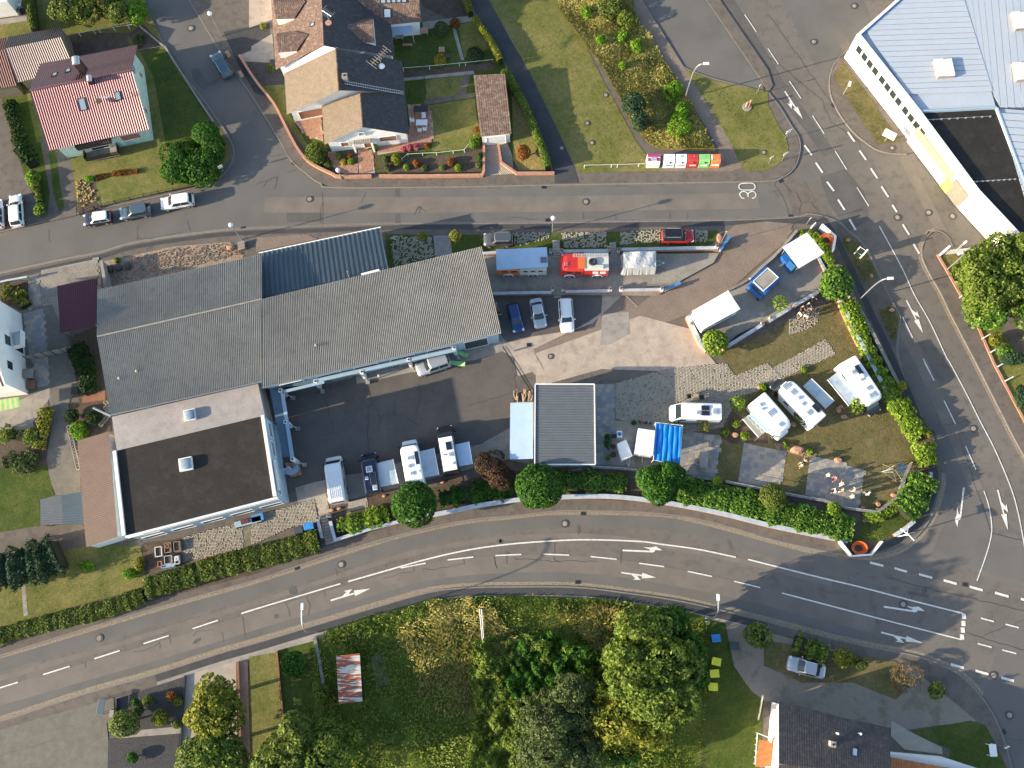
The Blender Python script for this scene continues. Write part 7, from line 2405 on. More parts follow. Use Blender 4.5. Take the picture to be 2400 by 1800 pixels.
hedge('dark shrubs by the stone border of the lower lawn', 'I', '20,680 130,650 200,720 280,590', 1.8, .9, 'grey', .16, wild=.4)
hedge('overgrown verge bushes beside the gravel drive', 'Z', '240,560 330,600 420,650 500,690', 2.0, 1.4, 'oak', .2, wild=.4)
# clipped globes and trees
plant('globe_tree', 'large clipped globe tree in front of the white motorhome', 'tree', 'J', '1372,1035,196', 4.6, 'globe', .17, lump=.13, jit=.6, dens=1.3)
plant('globe_tree', 'large clipped globe tree at the corner of the grey shed', 'tree', 'K', '232,1072,200', 4.6, 'globe', .17, lump=.13, jit=.6, dens=1.3)
plant('globe_tree', 'large clipped globe tree below the blue tarpaulin', 'tree', 'K', '1195,1010,120 1365,980,130 1280,1060,165', 4.6, 'globe', .17, lump=.13, jit=.6, dens=1.3)
plant('copper_bush', 'copper leaved bush between the campers and the grey shed', 'bush', 'J', '2010,700,130 2110,800,130', 3.2, 'purple', .13, lump=.3)
plant('round_bush', 'round light green bush on the corner of the camp lawn wall', 'bush', 'G', '2125,1112,112', 2.6, 'hedge_y', .2, lump=.15)
plant('round_bush', 'dense broadleaf bush at the end of the kiosk terrace wall', 'bush', 'H', '590,790,140', 3.0, 'hedge', .24, lump=.15)
plant('yew_bush', 'dark round bush below the camp patios', 'bush', 'L', '410,1160,115', 3.0, 'olive', .14, lump=.14)
plant('young_tree', 'small bright tree beside the kiosk terrace steps', 'tree', 'n', '1365,1050,85', 2.6, 'hedge_y', .2, dens=.5, core=False, lump=.3)
plant('young_tree', 'small tree with stakes on the stone mulch', 'tree', 'L', '110,350,62', 2.6, 'hedge_y', .2, dens=.5, core=False, lump=.3)
plant('young_tree', 'small tree between the first two motorhomes', 'tree', 'L', '665,470,65', 2.6, 'olive', .2, dens=.6, core=False, lump=.3)
plant('young_tree', 'small staked tree by the cab of the right motorhome', 'tree', 'L', '1130,370,60', 2.6, 'hedge_y', .2, dens=.5, core=False, lump=.3)
plant('young_tree', 'small pale tree in a pot beside the solar panel van', 'tree', 'K', '1655,555,50', 1.6, 'yellow', .13, dens=.5, core=False, lump=.3)
plant('young_tree', 'left one of the small yellow trees flanking the stone walk', 'tree', 'F', '1437,385,42', 1.8, 'yellow', .14, dens=.8, core=False)
plant('young_tree', 'right one of the small yellow trees flanking the stone walk', 'tree', 'F', '1722,378,48', 1.8, 'yellow', .14, dens=.8, core=False)
plant('young_tree', 'small bright bush at the lower edge of the strip lawn', 'tree', 'K', '1770,1022,40', 1.4, 'hedge_y', .14, core=False)
plant('young_tree', 'small yellow green bush in the belt near the strollers', 'tree', 'L', '935,1255,58', 1.6, 'hedge_y', .18)
plant('young_tree', 'small tree where the hedge meets the stone wall', 'tree', 'L', '1520,205,45', 1.8, 'yellow', .15, core=False)
plant('pale_bush', 'pale yellowish bush in the gap of the laurel hedge', 'bush', 'L', '1745,615,42', 1.6, 'yellow', .13)
plant('shrub', 'two small trees and a hazel clump at the bottom left bed', 'shrub', 'M', '1070,1270,120', 2.6, 'oak', .17, lump=.25)
plant('shrub', 'yellowing round shrub in the bottom left bed', 'shrub', 'M', '1385,1225,75', 1.6, 'yellow', .13)
plant('shrub', 'small round dark shrub in the bottom left bed', 'shrub', 'M', '1165,1090,35', 1.0, 'globe', .12)
plant('shrub', 'pale grey green shrub in the bottom left bed', 'shrub', 'M', '1195,1170,50', 1.0, 'grey', .13)
plant('shrub', 'upright shrub in the upper part of the bottom left bed', 'shrub', 'M', '1278,1075,50', 1.2, 'olive', .13)
plant('shrub', 'rusty flowering shrub in the bottom left bed', 'shrub', 'M', '1480,1040,50', .9, 'orange', .1, dens=.7)
plant('shrub', 'small shrub at the lower right of the bottom left bed', 'shrub', 'M', '1525,1280,40', 1.0, 'olive', .12)
plant('shrub', 'green shrub right of the rusty flowers in the bottom bed', 'shrub', 'M', '1535,1085,40', .9, 'yellow', .12)
plant('clipped_ball', 'dark clipped ball in the gravel garden at the bottom', 'shrub', 'M', '1142,1570,50', 1.0, 'globe', .11, lump=.06)
plant('roadside_tree', 'yellowing upright tree on the paved path at the bottom left', 'tree', 'M', '1860,1050,190 1900,1180,215 1790,1210,170', 6.2, 'yellow', .22, lump=.25)
plant('roadside_tree', 'dark broad tree at the bottom edge left of the lawns', 'tree', 'M', '1840,1480,190 1780,1600,240 1950,1620,200', 6.0, 'oak', .22, lump=.25)
plant('clipped_ball', 'round clipped bush on the dark lawn by the curved lamp', 'shrub', 'O', '322,760,115', 2.0, 'globe', .16, lump=.08)
plant('shrub', 'small pale bush by the path left of the rusty shed', 'shrub', 'O', '562,1010,70', 1.6, 'oak', .18)
plant('fruit_tree', 'glossy broadleaf tree at the bottom edge below the lawns', 'tree', 'O', '350,1290,130 400,1400,150 260,1480,150', 7.0, 'olive', .22, lump=.3)
plant('fruit_tree', 'dark wide tree below the rusty shed', 'tree', 'O', '620,1500,260 150,1620,180 380,1600,200', 6.6, 'oak', .2, lump=.3)
plant('maple_tree', 'tall olive green maple dominating the bottom meadow', 'tree', 'Q', '1150,480,260,200 1330,800,280,300 1060,850,260,280 1250,1080,300,240 1450,1050,150,180 960,680,150,130', 10.0, 'oak', .22, lump=.3)
plant('maple_tree', 'yellowing tree below the tall maple', 'tree', 'Q', '950,1250,260,230 1150,1350,200,150', 7.5, 'yellow', .2, lump=.3)
plant('maple_tree', 'dark green tree behind the tall maple near the road', 'tree', 'Q', '1350,420,170 1530,720,150,220 1600,880,100', 6.5, 'globe', .24, lump=.25)
plant('willow_tree', 'grey green spreading tree at the bottom edge of the meadow', 'tree', 'Q', '420,1250,330,260 520,1000,180 300,1480,260,200 560,1550,220', 7.5, 'grey', .18, lump=.35)
plant('willow_tree', 'light green undergrowth at the bottom edge between the trees', 'bush', 'Q', '960,1600,180,120', 4.5, 'hedge', .2, lump=.3)
plant('sumac_bush', 'bright feathery bush between meadow and trees', 'bush', 'Q', '590,700,140,90', 2.4, 'hedge', .2, lump=.35)
plant('street_tree', 'big olive street tree beside the white gate on the right', 'tree', 'H', '1780,680,170,190 2020,620,230 1900,860,220 2180,780,240 2120,480,110', 7.5, 'oak', .2, lump=.3)
plant('street_tree', 'greener tree under the big street tree at the right', 'tree', 'H', '1840,1010,150 1950,1060,110', 5.0, 'hedge', .24, lump=.3)
plant('street_tree', 'tree cut by the right edge beside the terrace', 'tree', 'H', '2260,1020,150 2380,900,200', 5.5, 'hedge', .24, lump=.3)
plant('juniper', 'blue green juniper on the bank at the right edge', 'shrub', 'H', '2130,1440,105,65', 1.5, 'conifer', .14, lump=.3, trunk=False)
plant('juniper', 'lighter juniper above the blue green one', 'shrub', 'H', '2050,1370,70,40', 1.3, 'hedge', .14, lump=.3, trunk=False)
plant('shrub', 'small yellow shrub on the right bank above the junipers', 'shrub', 'H', '1965,1285,52', 1.2, 'yellow', .13)
plant('shrub', 'bright shrub at the right edge above the bank beams', 'shrub', 'H', '2270,1250,60', 1.4, 'hedge_y', .15)
plant('shrub', 'blue green shrub at the right edge below the junipers', 'shrub', 'X', '1095,300,65,110', 1.5, 'conifer', .14)
plant('shrub', 'green bush by the gravel drive left of the silver saloon', 'shrub', 'Q', '2130,510,110', 2.2, 'oak', .18, lump=.25)
plant('shrub', 'yellow green bush right of the silver saloon', 'shrub', 'Z', '655,715,85', 1.9, 'yellow', .16, lump=.25)
plant('shrub', 'dry pale bush next to the yellow green bush', 'shrub', 'Z', '800,755,75,60', 1.5, 'olive', .14, dens=.6, lump=.3)
plant('shrub', 'red and green bush at the bend of the lower pavement', 'shrub', 'Z', '1450,985,75,75', 1.4, 'oak', .15, lump=.3)
plant('apple_tree', 'olive apple tree at the top left edge', 'tree', 'A', '560,60,150 720,90,130 650,-40,160', 3.8, 'olive', .2, lump=.35)
plant('apple_tree', 'sparser fruit tree beside the apple tree', 'tree', 'A', '940,50,110 1020,110,90', 3.4, 'olive', .2, lump=.35, dens=.8)
plant('thuja', 'bright green thuja at the top left street edge', 'tree', 'A', '1190,100,90', 2.6, 'lime', .16, lump=.3)
plant('clipped_ball', 'clipped dome tree at the street corner of the mint house', 'tree', 'A', '1775,1143,118,95', 2.9, 'globe', .15, lump=.05, jit=.4, dens=1.2)
plant('yew_bush', 'large spreading yew at the street corner of the mint house', 'bush', 'A', '1560,1380,170 1720,1440,170 1850,1290,110 1500,1480,110', 2.2, 'globe', .18, lump=.3, trunk=False)
plant('cabbage_patch', 'blue grey cabbages in the vegetable bed', 'plant', 'A', '1205,350,42,60', .5, 'grey', .14, trunk=False)
plant('fan_palm', 'spiky bush beside the left fence pillar', 'bush', 'E', '345,150,40,60', 1.2, 'hedge_y', .17, lump=.3, trunk=False)
plant('fan_palm', 'bright fern like bush in the driveway border', 'bush', 'A', '290,1540,60,70', 1.2, 'lime', .17, lump=.35, trunk=False)
plant('cordyline', 'spiky dark bush at the bend of the pink brick wall', 'bush', 'B', '520,1322,92', 1.9, 'olive', .22, lump=.15, trunk=False, asp=.25)
plant('rock_flowers', 'bright fern clump beside the lean-to', 'plant', 'I', '690,400,80', 1.0, 'lime', .2, lump=.3, trunk=False, asp=.25)
plant('shrub', 'dark bush between fern clump and workshop hall', 'shrub', 'I', '810,285,70', 1.2, 'dark', .16)
plant('shrub', 'dark bush above the fern clump', 'shrub', 'I', '620,270,60', 1.2, 'dark', .16)
plant('shrub', 'yellow leaved shrub on the lower left lawn', 'shrub', 'I', '760,1570,75,45', .8, 'lime', .15, trunk=False, lump=.35)
plant('shrub', 'yellow shrub beside the crates at the lower left', 'shrub', 'I', '1205,1555,45,60', .9, 'yellow', .13, trunk=False)
plant('shrub', 'flat green plant on the lower left lawn by the hedge', 'shrub', 'I', '1120,1640,70,35', .6, 'lime', .14, trunk=False, lump=.35)
for i, (s_, mt, hh, lb) in enumerate((('1215,1380,48', 'yellow', 1.1, 'largest clipped yellow ball beside the white fence'), ('1300,1445,26', 'hedge_y', .7, 'small clipped ball right of the largest yellow ball'), ('1120,1375,32', 'grey', .8, 'grey green shrub left of the largest yellow ball'), ('1137,1450,30', 'grey', .7, 'grey green shrub in the lower left of the shrub bed'),
                                       ('1387,1412,35', 'orange', .7, 'left one of the two rusty shrubs below the white fence'), ('1460,1452,30', 'grey', .5, 'low blue green cushion in the shrub bed'), ('1605,1447,24', 'hedge_y', .5, 'small bright shrub between the rusty shrubs'), ('1688,1400,36', 'orange', .8, 'right one of the two rusty shrubs below the white fence'), ('1750,1450,34', 'hedge_y', .7, 'bright green shrub right of the rusty shrub'),
                                       ('1935,1350,32', 'globe', .9, 'round green ball beside the garage drive'), ('1928,1425,32', 'grey', .8, 'grey green shrub at the garage drive corner'), ('1885,1245,45', 'hedge', 1.3, 'bushy green shrub at the end of the white fence'), ('1905,1180,30', 'yellow', .9, 'yellow shrub at the garage corner'),
                                       ('1905,1115,22', 'orange', .7, 'red flower pot shrub by the garage wall'), ('1275,1290,24', 'pink', .5, 'orange red flowers left of the pink ones'), ('1325,1275,28', 'pink', .6, 'left clump of pink flowers on the terrace edge'), ('1385,1270,28', 'pink', .6, 'right clump of pink flowers on the terrace edge'), ('1475,1258,24', 'orange', .5, 'dark red flowers at the terrace end'),
                                       ('1025,1270,26', 'hedge_y', .8, 'small shrub right of the porch'), ('715,1350,24', 'hedge_y', .6, 'small shrub left of the front bed'), ('755,1400,30', 'yflower', .4, 'yellow flowering cushion in the front bed'), ('820,1395,28', 'hedge_y', .5, 'bright cushion right in the front bed'), ('805,1345,20', 'orange', .5, 'rusty shrub in the front bed'), ('620,1420,40', 'olive', .6, 'low plants behind the brick wall bend'),
                                       ('1605,250,60', 'grey', 1.6, 'thin leaved shrub on the shaded lawn'), ('1590,520,55', 'yflower', .8, 'yellow flowering shrub by the garden rail'), ('1890,475,70', 'grey', .5, 'white flowering bed by the clipped hedge'), ('2090,505,50', 'olive', 1.3, 'dark shrub at the end of the garden rail'), ('60,225,25', 'yellow', .8, 'yellow shrub on the dark gravel'), ('130,590,30', 'olive', 1.0, 'slender shrub on the dark gravel'), ('1720,200,40', 'orange', .8, 'rusty shrub beside the clipped hedge'))):
 plant('garden_shrub', lb, 'shrub', 'B', s_, hh, mt, .1, lump=.1, trunk=False)
plant('garden_shrub', 'glowing orange shrub by the tall clipped hedge', 'shrub', 'C', '97,1320,62', 1.6, 'orange', .12, lump=.12)
for i, (s_, r_, lb) in enumerate((('640,105', 45, 'topmost bright weed clump on the golden bank'), ('770,350', 38, 'bright weed clump left in the golden bank'), ('945,322', 48, 'bright weed clump in the middle of the golden bank'), ('1085,397', 55, 'bright weed clump near the path on the golden bank'), ('955,570', 26, 'smallest bright weed clump on the golden bank'), ('1400,790', 78, 'large bright sumac beside the lamp post'), ('1468,950', 70, 'bright sumac below the large one'), ('1450,1095', 88, 'lowest bright sumac above the recycling containers'))):
 plant('sumac', lb, 'bush', 'C', '%s,%d' % (s_, r_), 1.4, 'lime', .2, lump=.4, trunk=False, asp=.3, core=False, dens=.8)
plant('pine_bush', 'dark conifer bush on the golden bank', 'bush', 'C', '1060,900,95', 2.6, 'conifer', .18, lump=.3)
plant('pine_bush', 'lower dark conifer bush on the golden bank', 'bush', 'C', '1110,1045,80,85', 2.2, 'conifer', .18, lump=.3)
plant('bank_bush', 'dark leafy bush at the top of the golden bank', 'bush', 'C', '860,60,110,90 980,150,80', 1.8, 'olive', .18, lump=.4, trunk=False)
for s_, lb in (('1850,600', 'left laurel tuft on the stone mulch'), ('2010,632', 'right laurel tuft on the stone mulch'), ('1935,530', 'small laurel tuft in the middle of the mulch'), ('2170,210', 'small laurel tuft by the paver corner')):
 plant('laurel_tuft', lb, 'plant', 'K', s_ + ',36', .6, 'hedge_y', .15, trunk=False, lump=.3)
for s_, lb in (('520,715', 'green plant left of the big pink boulder'), ('735,770', 'green plant right of the big pink boulder'), ('335,210', 'green plant beside the pink stone near the middle motorhome'), ('685,60', 'green plant between the two right motorhomes')):
 plant('laurel_tuft', lb, 'plant', 'L', s_ + ',30', .5, 'hedge_y', .14, trunk=False, lump=.3)
plant('potted_shrub', 'dark leafy climber beside the grey shed', 'shrub', 't', '420,400,90,60 400,560,70,120', 1.3, 'globe', .14, lump=.3)
plant('potted_shrub', 'yellow green potted bush at the shed patio edge', 'shrub', 't', '415,860,60', .9, 'hedge_y', .13)
plant('potted_shrub', 'small green bush beside the motor scooter', 'shrub', 't', '970,100,50', .5, 'globe', .1, trunk=False)
plant('moss_bush', 'dark conifer shrub beside the shed stones', 'shrub', 'E', '1010,590,25', .6, 'olive', .1, trunk=False)
plant('bare_bush', 'leafless pale bush on the lower right verge', 'bush', 'Z', '1165,860,140,130', 2.0, 'bare', .22, lump=.5, asp=.06, core=False, dens=.22, jit=1.6)
# orange flower strip and stone bed
hedge('row of orange and yellow flowers in the mint house lawn', 'A', '830,1530 950,1505 1080,1490 1190,1475', .6, .35, 'orange', .1, wild=.4, name='flower_row')
plant('cypress', 'small crooked conifer at the end of the flower row', 'shrub', 'A', '770,1545,40,28', .8, 'lime', .1, trunk=False)
# long grass as blades
def blades(name, polys, n, h, w, m, z=.15, lean=.5, dirn=None, dense=None):
 P = np.vstack([scatter([(q.x, q.y) for q in w3(c(tl, s_), z)], int(n * k)) for tl, s_, k in polys])
 if dense is not None:
  keep = nprng.random(len(P)) < np.clip((vnoise(P[:, 0], P[:, 1], dense, 11) - .25) * 1.8, .12, 1)
  P = P[keep]
 k = len(P)
 hh = h * nprng.uniform(.5, 1.2, k) * (0.7 + .6 * vnoise(P[:, 0], P[:, 1], .5, 2))
 base_a = 2.5 * vnoise(P[:, 0], P[:, 1], .35, 21) * math.pi
 a = base_a + nprng.normal(0, .9, k)
 L = nprng.uniform(.3, 1.1, k) * lean * hh * 1.6
 dx, dy = np.cos(a), np.sin(a)
 v = np.empty((k, 4, 3))
 b = np.stack([P[:, 0], P[:, 1], np.full(k, z - .03)], 1)
 side = np.stack([-dy, dx, np.zeros(k)], 1) * w * nprng.uniform(.6, 1.4, k)[:, None]
 mid = b + np.stack([dx * L * .45, dy * L * .45, hh * .7], 1)
 tip = b + np.stack([dx * L, dy * L, hh * (.9 - .35 * nprng.random(k))], 1)
 v[:, 0] = b - side * .3
 v[:, 1] = mid + side
 v[:, 2] = tip
 v[:, 3] = mid - side
 o = mesh_np(name, v.reshape(-1, 3), np.arange(k * 4).reshape(k, 4), LM[m])
 tag(o, kind='stuff')
 return o
blades('long_grass', [('S', '735,1500 850,1455 1010,1403 1200,1395 1400,1402 1600,1430 1665,1450 1640,1810 740,1810 700,1700', 1)], 60000, .55, .055, 'blade', dense=.5)
blades('dry_grass', [('S', '930,1470 1000,1430 1080,1425 1160,1420 1190,1480 1240,1530 1190,1620 1130,1660 1050,1680 985,1620 960,1550', .6), ('S', '1300,1412 1350,1430 1410,1415 1460,1440 1450,1500 1400,1525 1360,1480 1310,1450', .25), ('S', '1000,1420 1100,1400 1100,1440 1000,1460', .15)], 42000, .75, .05, 'wheat', dense=.42)
blades('dry_grass', [('C', '380,-60 1000,-60 1060,150 1400,650 1740,1280 1280,1280 1190,1240 1040,1080 960,900 800,600 420,100', 1)], 60000, .55, .05, 'wheat')
blades('bank_grass', [('C', '1000,100 1400,650 1740,1280 1500,1280 1250,800 1000,400', 1)], 9000, .5, .05, 'blade')
blades('verge_grass', [('H', '660,380 800,440 930,700 830,770 650,440', .5), ('H', '960,1020 1060,990 1120,1080 1100,1280 1060,1260', .5)], 1500, .2, .04, 'blade', z=.13)
for nm, tl, s_, n_, mm in (('lawn_grass', 'S', '1145,-60 1290,-60 1330,40 1410,190 1480,330 1510,350 1360,395 1300,279 1241,160', 9000, 'blade'), ('lawn_grass', 'S', '1705,885 1960,710 2000,790 2085,930 2120,1000 2150,1080 2100,1160 2040,1205 1850,1160', 7000, 'wheat'),
                           ('lawn_grass', 's', '850,330 1400,190 1890,270 1750,330 1450,500 1250,640 900,640', 2500, 'blade'), ('lawn_grass', 'S', '-20,1410 150,1300 330,1285 340,1365 200,1425 0,1475', 3500, 'blade'), ('lawn_grass', 'S', '1610,165 1690,200 1780,225 1830,300 1840,345 1790,395 1750,395 1700,330', 4000, 'blade'),
                           ('verge_grass', 'D', '640,540 840,790 1000,1030 1140,1220 960,1240 570,660', 2500, 'blade'), ('verge_grass', 'S', '905,552 1012,556 1060,552 1288,548 1690,545 1685,580 1100,592 915,632', 5000, 'blade')):
 blades(nm, [(tl, s_, 1)], n_, .1, .03, mm, z=LZ[0] * 0 + .17, dense=1.2)
def thicket(name, tile, s, n, h, mt, size, seed=1):
 poly = [(q.x, q.y) for q in w3(c(tile, s), h * .5)]
 P = scatter(poly, n)
 hn = vnoise(P[:, 0], P[:, 1], .9, seed) * .65 + vnoise(P[:, 0], P[:, 1], 2.3, seed + 5) * .35
 cx, cy = P.mean(0)
 k = np.clip(hn * 1.7 - .35, .02, 1.1)
 z = .15 + h * k * nprng.uniform(.82, 1.04, n)
 e = .25
 gx = (vnoise(P[:, 0] + e, P[:, 1], .9, seed) - vnoise(P[:, 0] - e, P[:, 1], .9, seed)) * h
 gy = (vnoise(P[:, 0], P[:, 1] + e, .9, seed) - vnoise(P[:, 0], P[:, 1] - e, .9, seed)) * h
 v, f = leaves_at(np.stack([P[:, 0], P[:, 1], z], 1), np.stack([-gx * 2, -gy * 2, np.ones(n)], 1), size, .5, .55)
 tag(mesh_np(name, v, f, LM[mt]), kind='stuff')
thicket('brambles', 'Q', '-330,560 60,480 300,560 560,600 800,640 900,760 830,1000 500,950 200,1250 60,1500 60,1680 -420,1680 -300,1200 -380,850', 26000, 2.4, 'oak', .16, 3)
thicket('brambles', 'Q', '20,560 330,480 760,700 780,980 450,960 250,1200 80,1250 -60,900', 12000, 3.0, 'globe', .17, 8)
thicket('nettles', 'O', '560,480 1000,330 1500,250 1900,190 1900,330 1500,400 1200,520 900,560 700,600', 8000, .7, 'oak', .1, 12)
thicket('nettles', 'Q', '-300,180 500,190 1000,290 900,400 400,330 -200,330', 5000, .6, 'oak', .1, 14)
thicket('weeds', 'O', '560,620 690,640 700,1200 960,1120 1300,1300 1250,1659 620,1659 560,1200', 6000, .4, 'oak', .1, 15)
# street furniture
def simple(name, label, cat, P, z=.12, grp=None):
 return thing(name, label, cat, (P[0], P[1], z), 0, grp)
def lamp(label, tile, base, head, h, kind='arm'):
 B_ = T1(tile, base, .12)
 H_ = T1(tile, head, h)
 t = simple('street_lamp', label, 'street lamp', B_)
 if kind == 'globe':
  MB().tube([up(B_, .12), up(B_, h - .2)], [.07, .045], 8).build('post', M['metal'], t)
  MB().ball(B_.x, B_.y, h + .05, .3, 12, 8).build('globe', M['white'], t, smooth=True)
 else:
  d = up(H_, 0) - up(B_, 0)
  pts = [up(B_, .12), up(B_ + d * .02, h * .55), up(B_ + d * .1, h * .8), up(B_ + d * .35, h * .96), up(B_ + d * .85, h)]
  MB().tube(spline(pts, 4), .075, 7).build('post', M['metal'], t)
  MB().box(H_.x, H_.y, h - .05, .75, .32, .14, math.atan2(d.y, d.x), .8).build('lamp_head', M['white'], t)
lamp('globe lamp above the left end of the workshop hall', 'E', '2090,413', '1985,275', 4.7, 'globe')
lamp('globe lamp at the side street near the teal hatchback', 'A', '1915,312', '1790,80', 5.0, 'globe')
lamp('globe lamp on the verge above the fire engine', 'G', '718,160', '727,25', 4.3, 'globe')
lamp('short lamp post at the brick wall bend', 'B', '742,1548', '708,1460', 2.6, 'globe')
lamp('tall curved lamp beside the footpath at the car park', 'C', '1495,850', '1680,548', 8.0)
lamp('tall curved lamp over the right road at the boundary hedge', 'H', '775,945', '1060,745', 8.0)
lamp('curved lamp at the pavement above the rusty shed', 'O', '530,488', '398,262', 8.0)
lamp('curved lamp at the pavement beside the tall maple', 'Q', '1672,365', '1783,185', 8.0)
lamp('white mast lamp beside the white gate on the right', 'H', '1545,672', '1665,530', 6.0)
lamp('small box lamp on the verge of the warehouse', 'D', '650,815', '708,722', 3.0)
def sign(label, tile, base, top, h, w_=.5, m='white'):
 B_ = T1(tile, base, .12)
 t = simple('road_sign', label, 'road sign', B_)
 MB().tube([up(B_, .1), up(B_, h)], .035, 6).build('post', M['metal'], t)
 MB().box(B_.x + .02, B_.y - .05, h - w_, w_, .04, w_, .5).build('sign_plate', M[m], t)
for a in (('thin sign post at the car park edge', 'C', '2112,812', '', 2.4, .3), ('arrow sign on the triangular lawn by the road', 'D', '145,1200', '', 2.5, .8), ('round sign at the rounded corner lawn', 'D', '118,1390', '', 2.4, .6), ('leaning white sign at the lower tip of the triangular lawn', 'D', '5,1410', '', 2.0, .5),
          ('white street name sign at the mint house corner', 'A', '1945,1500', '', 2.4, .6), ('white sign post leaning at the pavement corner above the kiosk terrace', 'H', '330,280', '', 2.2, .3), ('sign post by the lower lamp beside the maple', 'Q', '1665,392', '', 1.8, .5), ('sign post at the kerb in the lower right corner', 'Z', '2000,1460', '', 2.0, .5), ('white post at the end of the right terrace wall', 'n', '597,290', '', 4.2, .12)):
 sign(*a)
t = simple('finger_post', 'white finger post with several arms on the inner corner pavement', 'sign', T1('s', '1500,575', .12))
P = T1('s', '1500,575', .12)
MB().tube([up(P, .1), up(P, 3.4)], .06, 6).build('post', M['white'], t)
for k, a in enumerate((.3, 1.3, 2.4, 5.4)):
 MB().box(P.x + .4 * math.cos(a), P.y + .4 * math.sin(a), 2.7 + .18 * k, 1.1, .05, .2, a).build('sign_arm', M['white'], t)
# billboard frame on the verge
t = simple('sign_frame', 'black panelled sign in a white frame on the road verge', 'sign', T1('g', '930,1410', .12))
a = [T1('g', '690,1250', .12), T1('g', '930,1410', .12)]
e = (a[1] - a[0])
a0_, a1_ = T1('g', '850,1060', 2.6), T1('g', '1370,880', 2.6)
MB().tube([up(a[0], .1), up(a[0], 2.4)], .07, 5).build('post', M['white'], t)
MB().tube([up(a[1], .1), up(a[1], 2.9)], .1, 5).build('post', M['white'], t)
p0, p1 = up(a[0], 0), up(a[1], 0)
for z, hh, m in ((1.0, 1.5, 'glass'), (2.5, .3, 'darkmetal')):
 q = (p0 + p1) / 2
 d = p1 - p0
 f = MB().box(q.x, q.y, z, d.length, .06, hh, math.atan2(d.y, d.x)).build('panel', M[m], t)
 MB().box(q.x, q.y, z - .04, d.length + .1, .1, .06, math.atan2(d.y, d.x)).build('frame', M['white'], f)
def coil(par, P, r0, r1, z, n, tilt=0, name='hose_loop'):
 for k in range(n):
  f = k / (n - 1)
  r_ = r0 + (r1 - r0) * f
  pts = [(P.x + r_ * math.cos(a), P.y + r_ * math.sin(a) * (.7 if tilt else .85), z + .07 * k + tilt * r_ * math.sin(a) * .6) for a in np.linspace(0, 6.283, 25)]
  MB().tube(pts, .045, 5, cap=False).build(name, M['hose' if k % 2 else 'hose2'], par)
col_mat('hose', (.7, .2, .02), .5)
col_mat('hose2', (.55, .07, .02), .5)
t = simple('hose_planter', 'coil of orange hose inside a white framed corner planter', 'planter', T1('s', '850,780', .12))
coil(t, T1('s', '840,770', .5), .5, .92, .2, 7)
for s_ in ('520,650 715,905', '745,905 1060,880', '1060,880 1245,655'):
 p, q = T3('s', s_, 1.1)
 ribbon(MB(), [up(p, 0), up(q, 0)], -.09, .09, 1.1, .95).build('frame_board', M['white'], t)
t = simple('hose_planter', 'orange hose coil standing behind a white frame at the kiosk corner', 'planter', T1('H', '500,420', .12))
coil(t, T1('H', '505,415', 1.2), .5, .95, .9, 6, 1)
for s_ in ('470,275 590,380', '590,380 570,500', '385,290 415,262'):
 p, q = T3('H', s_, 1.9)
 ribbon(MB(), [up(p, 0), up(q, 0)], -.07, .07, 1.9, 1.7).build('frame_board', M['white'], t)
# recycling containers
col_mat('c_red', (.45, .04, .035), .5)
col_mat('c_green', (.22, .5, .18), .5)
col_mat('c_orange', (.7, .2, .06), .5)
col_mat('c_pink', (.42, .04, .16), .5)
col_mat('c_grey', (.35, .38, .42), .5)
for i, (x0, x1, m, lb) in enumerate(((225, 535, 'white', 'pink and white clothes container, leftmost of the recycling row'), (600, 862, 'white', 'plain white glass container right of the pink one'), (872, 1128, 'white', 'white glass container with a square grey hatch'), (1135, 1388, 'c_red', 'red recycling container between the white and green ones'), (1388, 1648, 'c_green', 'light green recycling container'), (1655, 1882, 'c_orange', 'orange and white container at the right end of the recycling row'))):
 p, q = T3('r', '%d,618 %d,618' % (x0, x1), .12)
 b0, b1 = T3('r', '%d,300 %d,300' % (x0 + 15, x1 + 5), 1.75)
 w_ = (q - p).length
 cx, cy = (p.x + q.x) / 2, p.y
 dp = max(1.0, b0.y - p.y)
 t = simple('recycling_container', lb, 'container', (cx, cy + dp / 2), .12, 'recycling containers beside the footpath')
 prof = [(0, .12), (0, .5), (.08, 1.0), (.1, 1.3), (.35, 1.72), (dp, 1.78), (dp, .12)]
 rings = [[(x, cy + a, b) for a, b in prof] for x in (cx - w_ * .47, cx + w_ * .47)]
 MB().loft(rings).build('body', M[m], t, bevel=.04)
 if i == 0:
  MB().box(cx, cy + dp * .8, 1.76, w_ * .9, dp * .35, .05).build('lid', M['c_pink'], t)
  MB().box(cx, cy + dp * .42, 1.7, w_ * .4, dp * .45, .1).build('chute', M['c_grey'], t)
  for sg in (-1, 1):
   MB().box(cx + sg * w_ * .33, cy + dp * .35, 1.68, w_ * .22, dp * .4, .06).build('side_flap', M['c_pink'], t)
 elif i == 5:
  MB().box(cx, cy + dp * .62, 1.76, w_ * .8, dp * .5, .05).build('lid', M['c_orange'], t)
  MB().box(cx, cy + .02, .8, w_ * .7, .12, .22).build('label_band', M['white'], t)
  MB().box(cx - w_ * .42, cy + dp * .6, 1.77, w_ * .1, dp * .7, .05).build('side_rim', M['white'], t)
 else:
  MB().lathe(cx + .1, cy + .14, [(.11, 1.3), (.11, 1.48), (.02, 1.5)], 10).build('throw_hole', M['rubber'], t)
  MB().box(cx, cy + .03, .72, w_ * .55, .06, .18).build('label_band', M['conc' if m == 'white' else 'white'], t)
  MB().box(cx + (.1 if i != 2 else 0), cy + dp * .72, 1.74, .35 if i == 2 else .12, .3 if i == 2 else .14, .06).build('hatch', M['c_grey'], t)
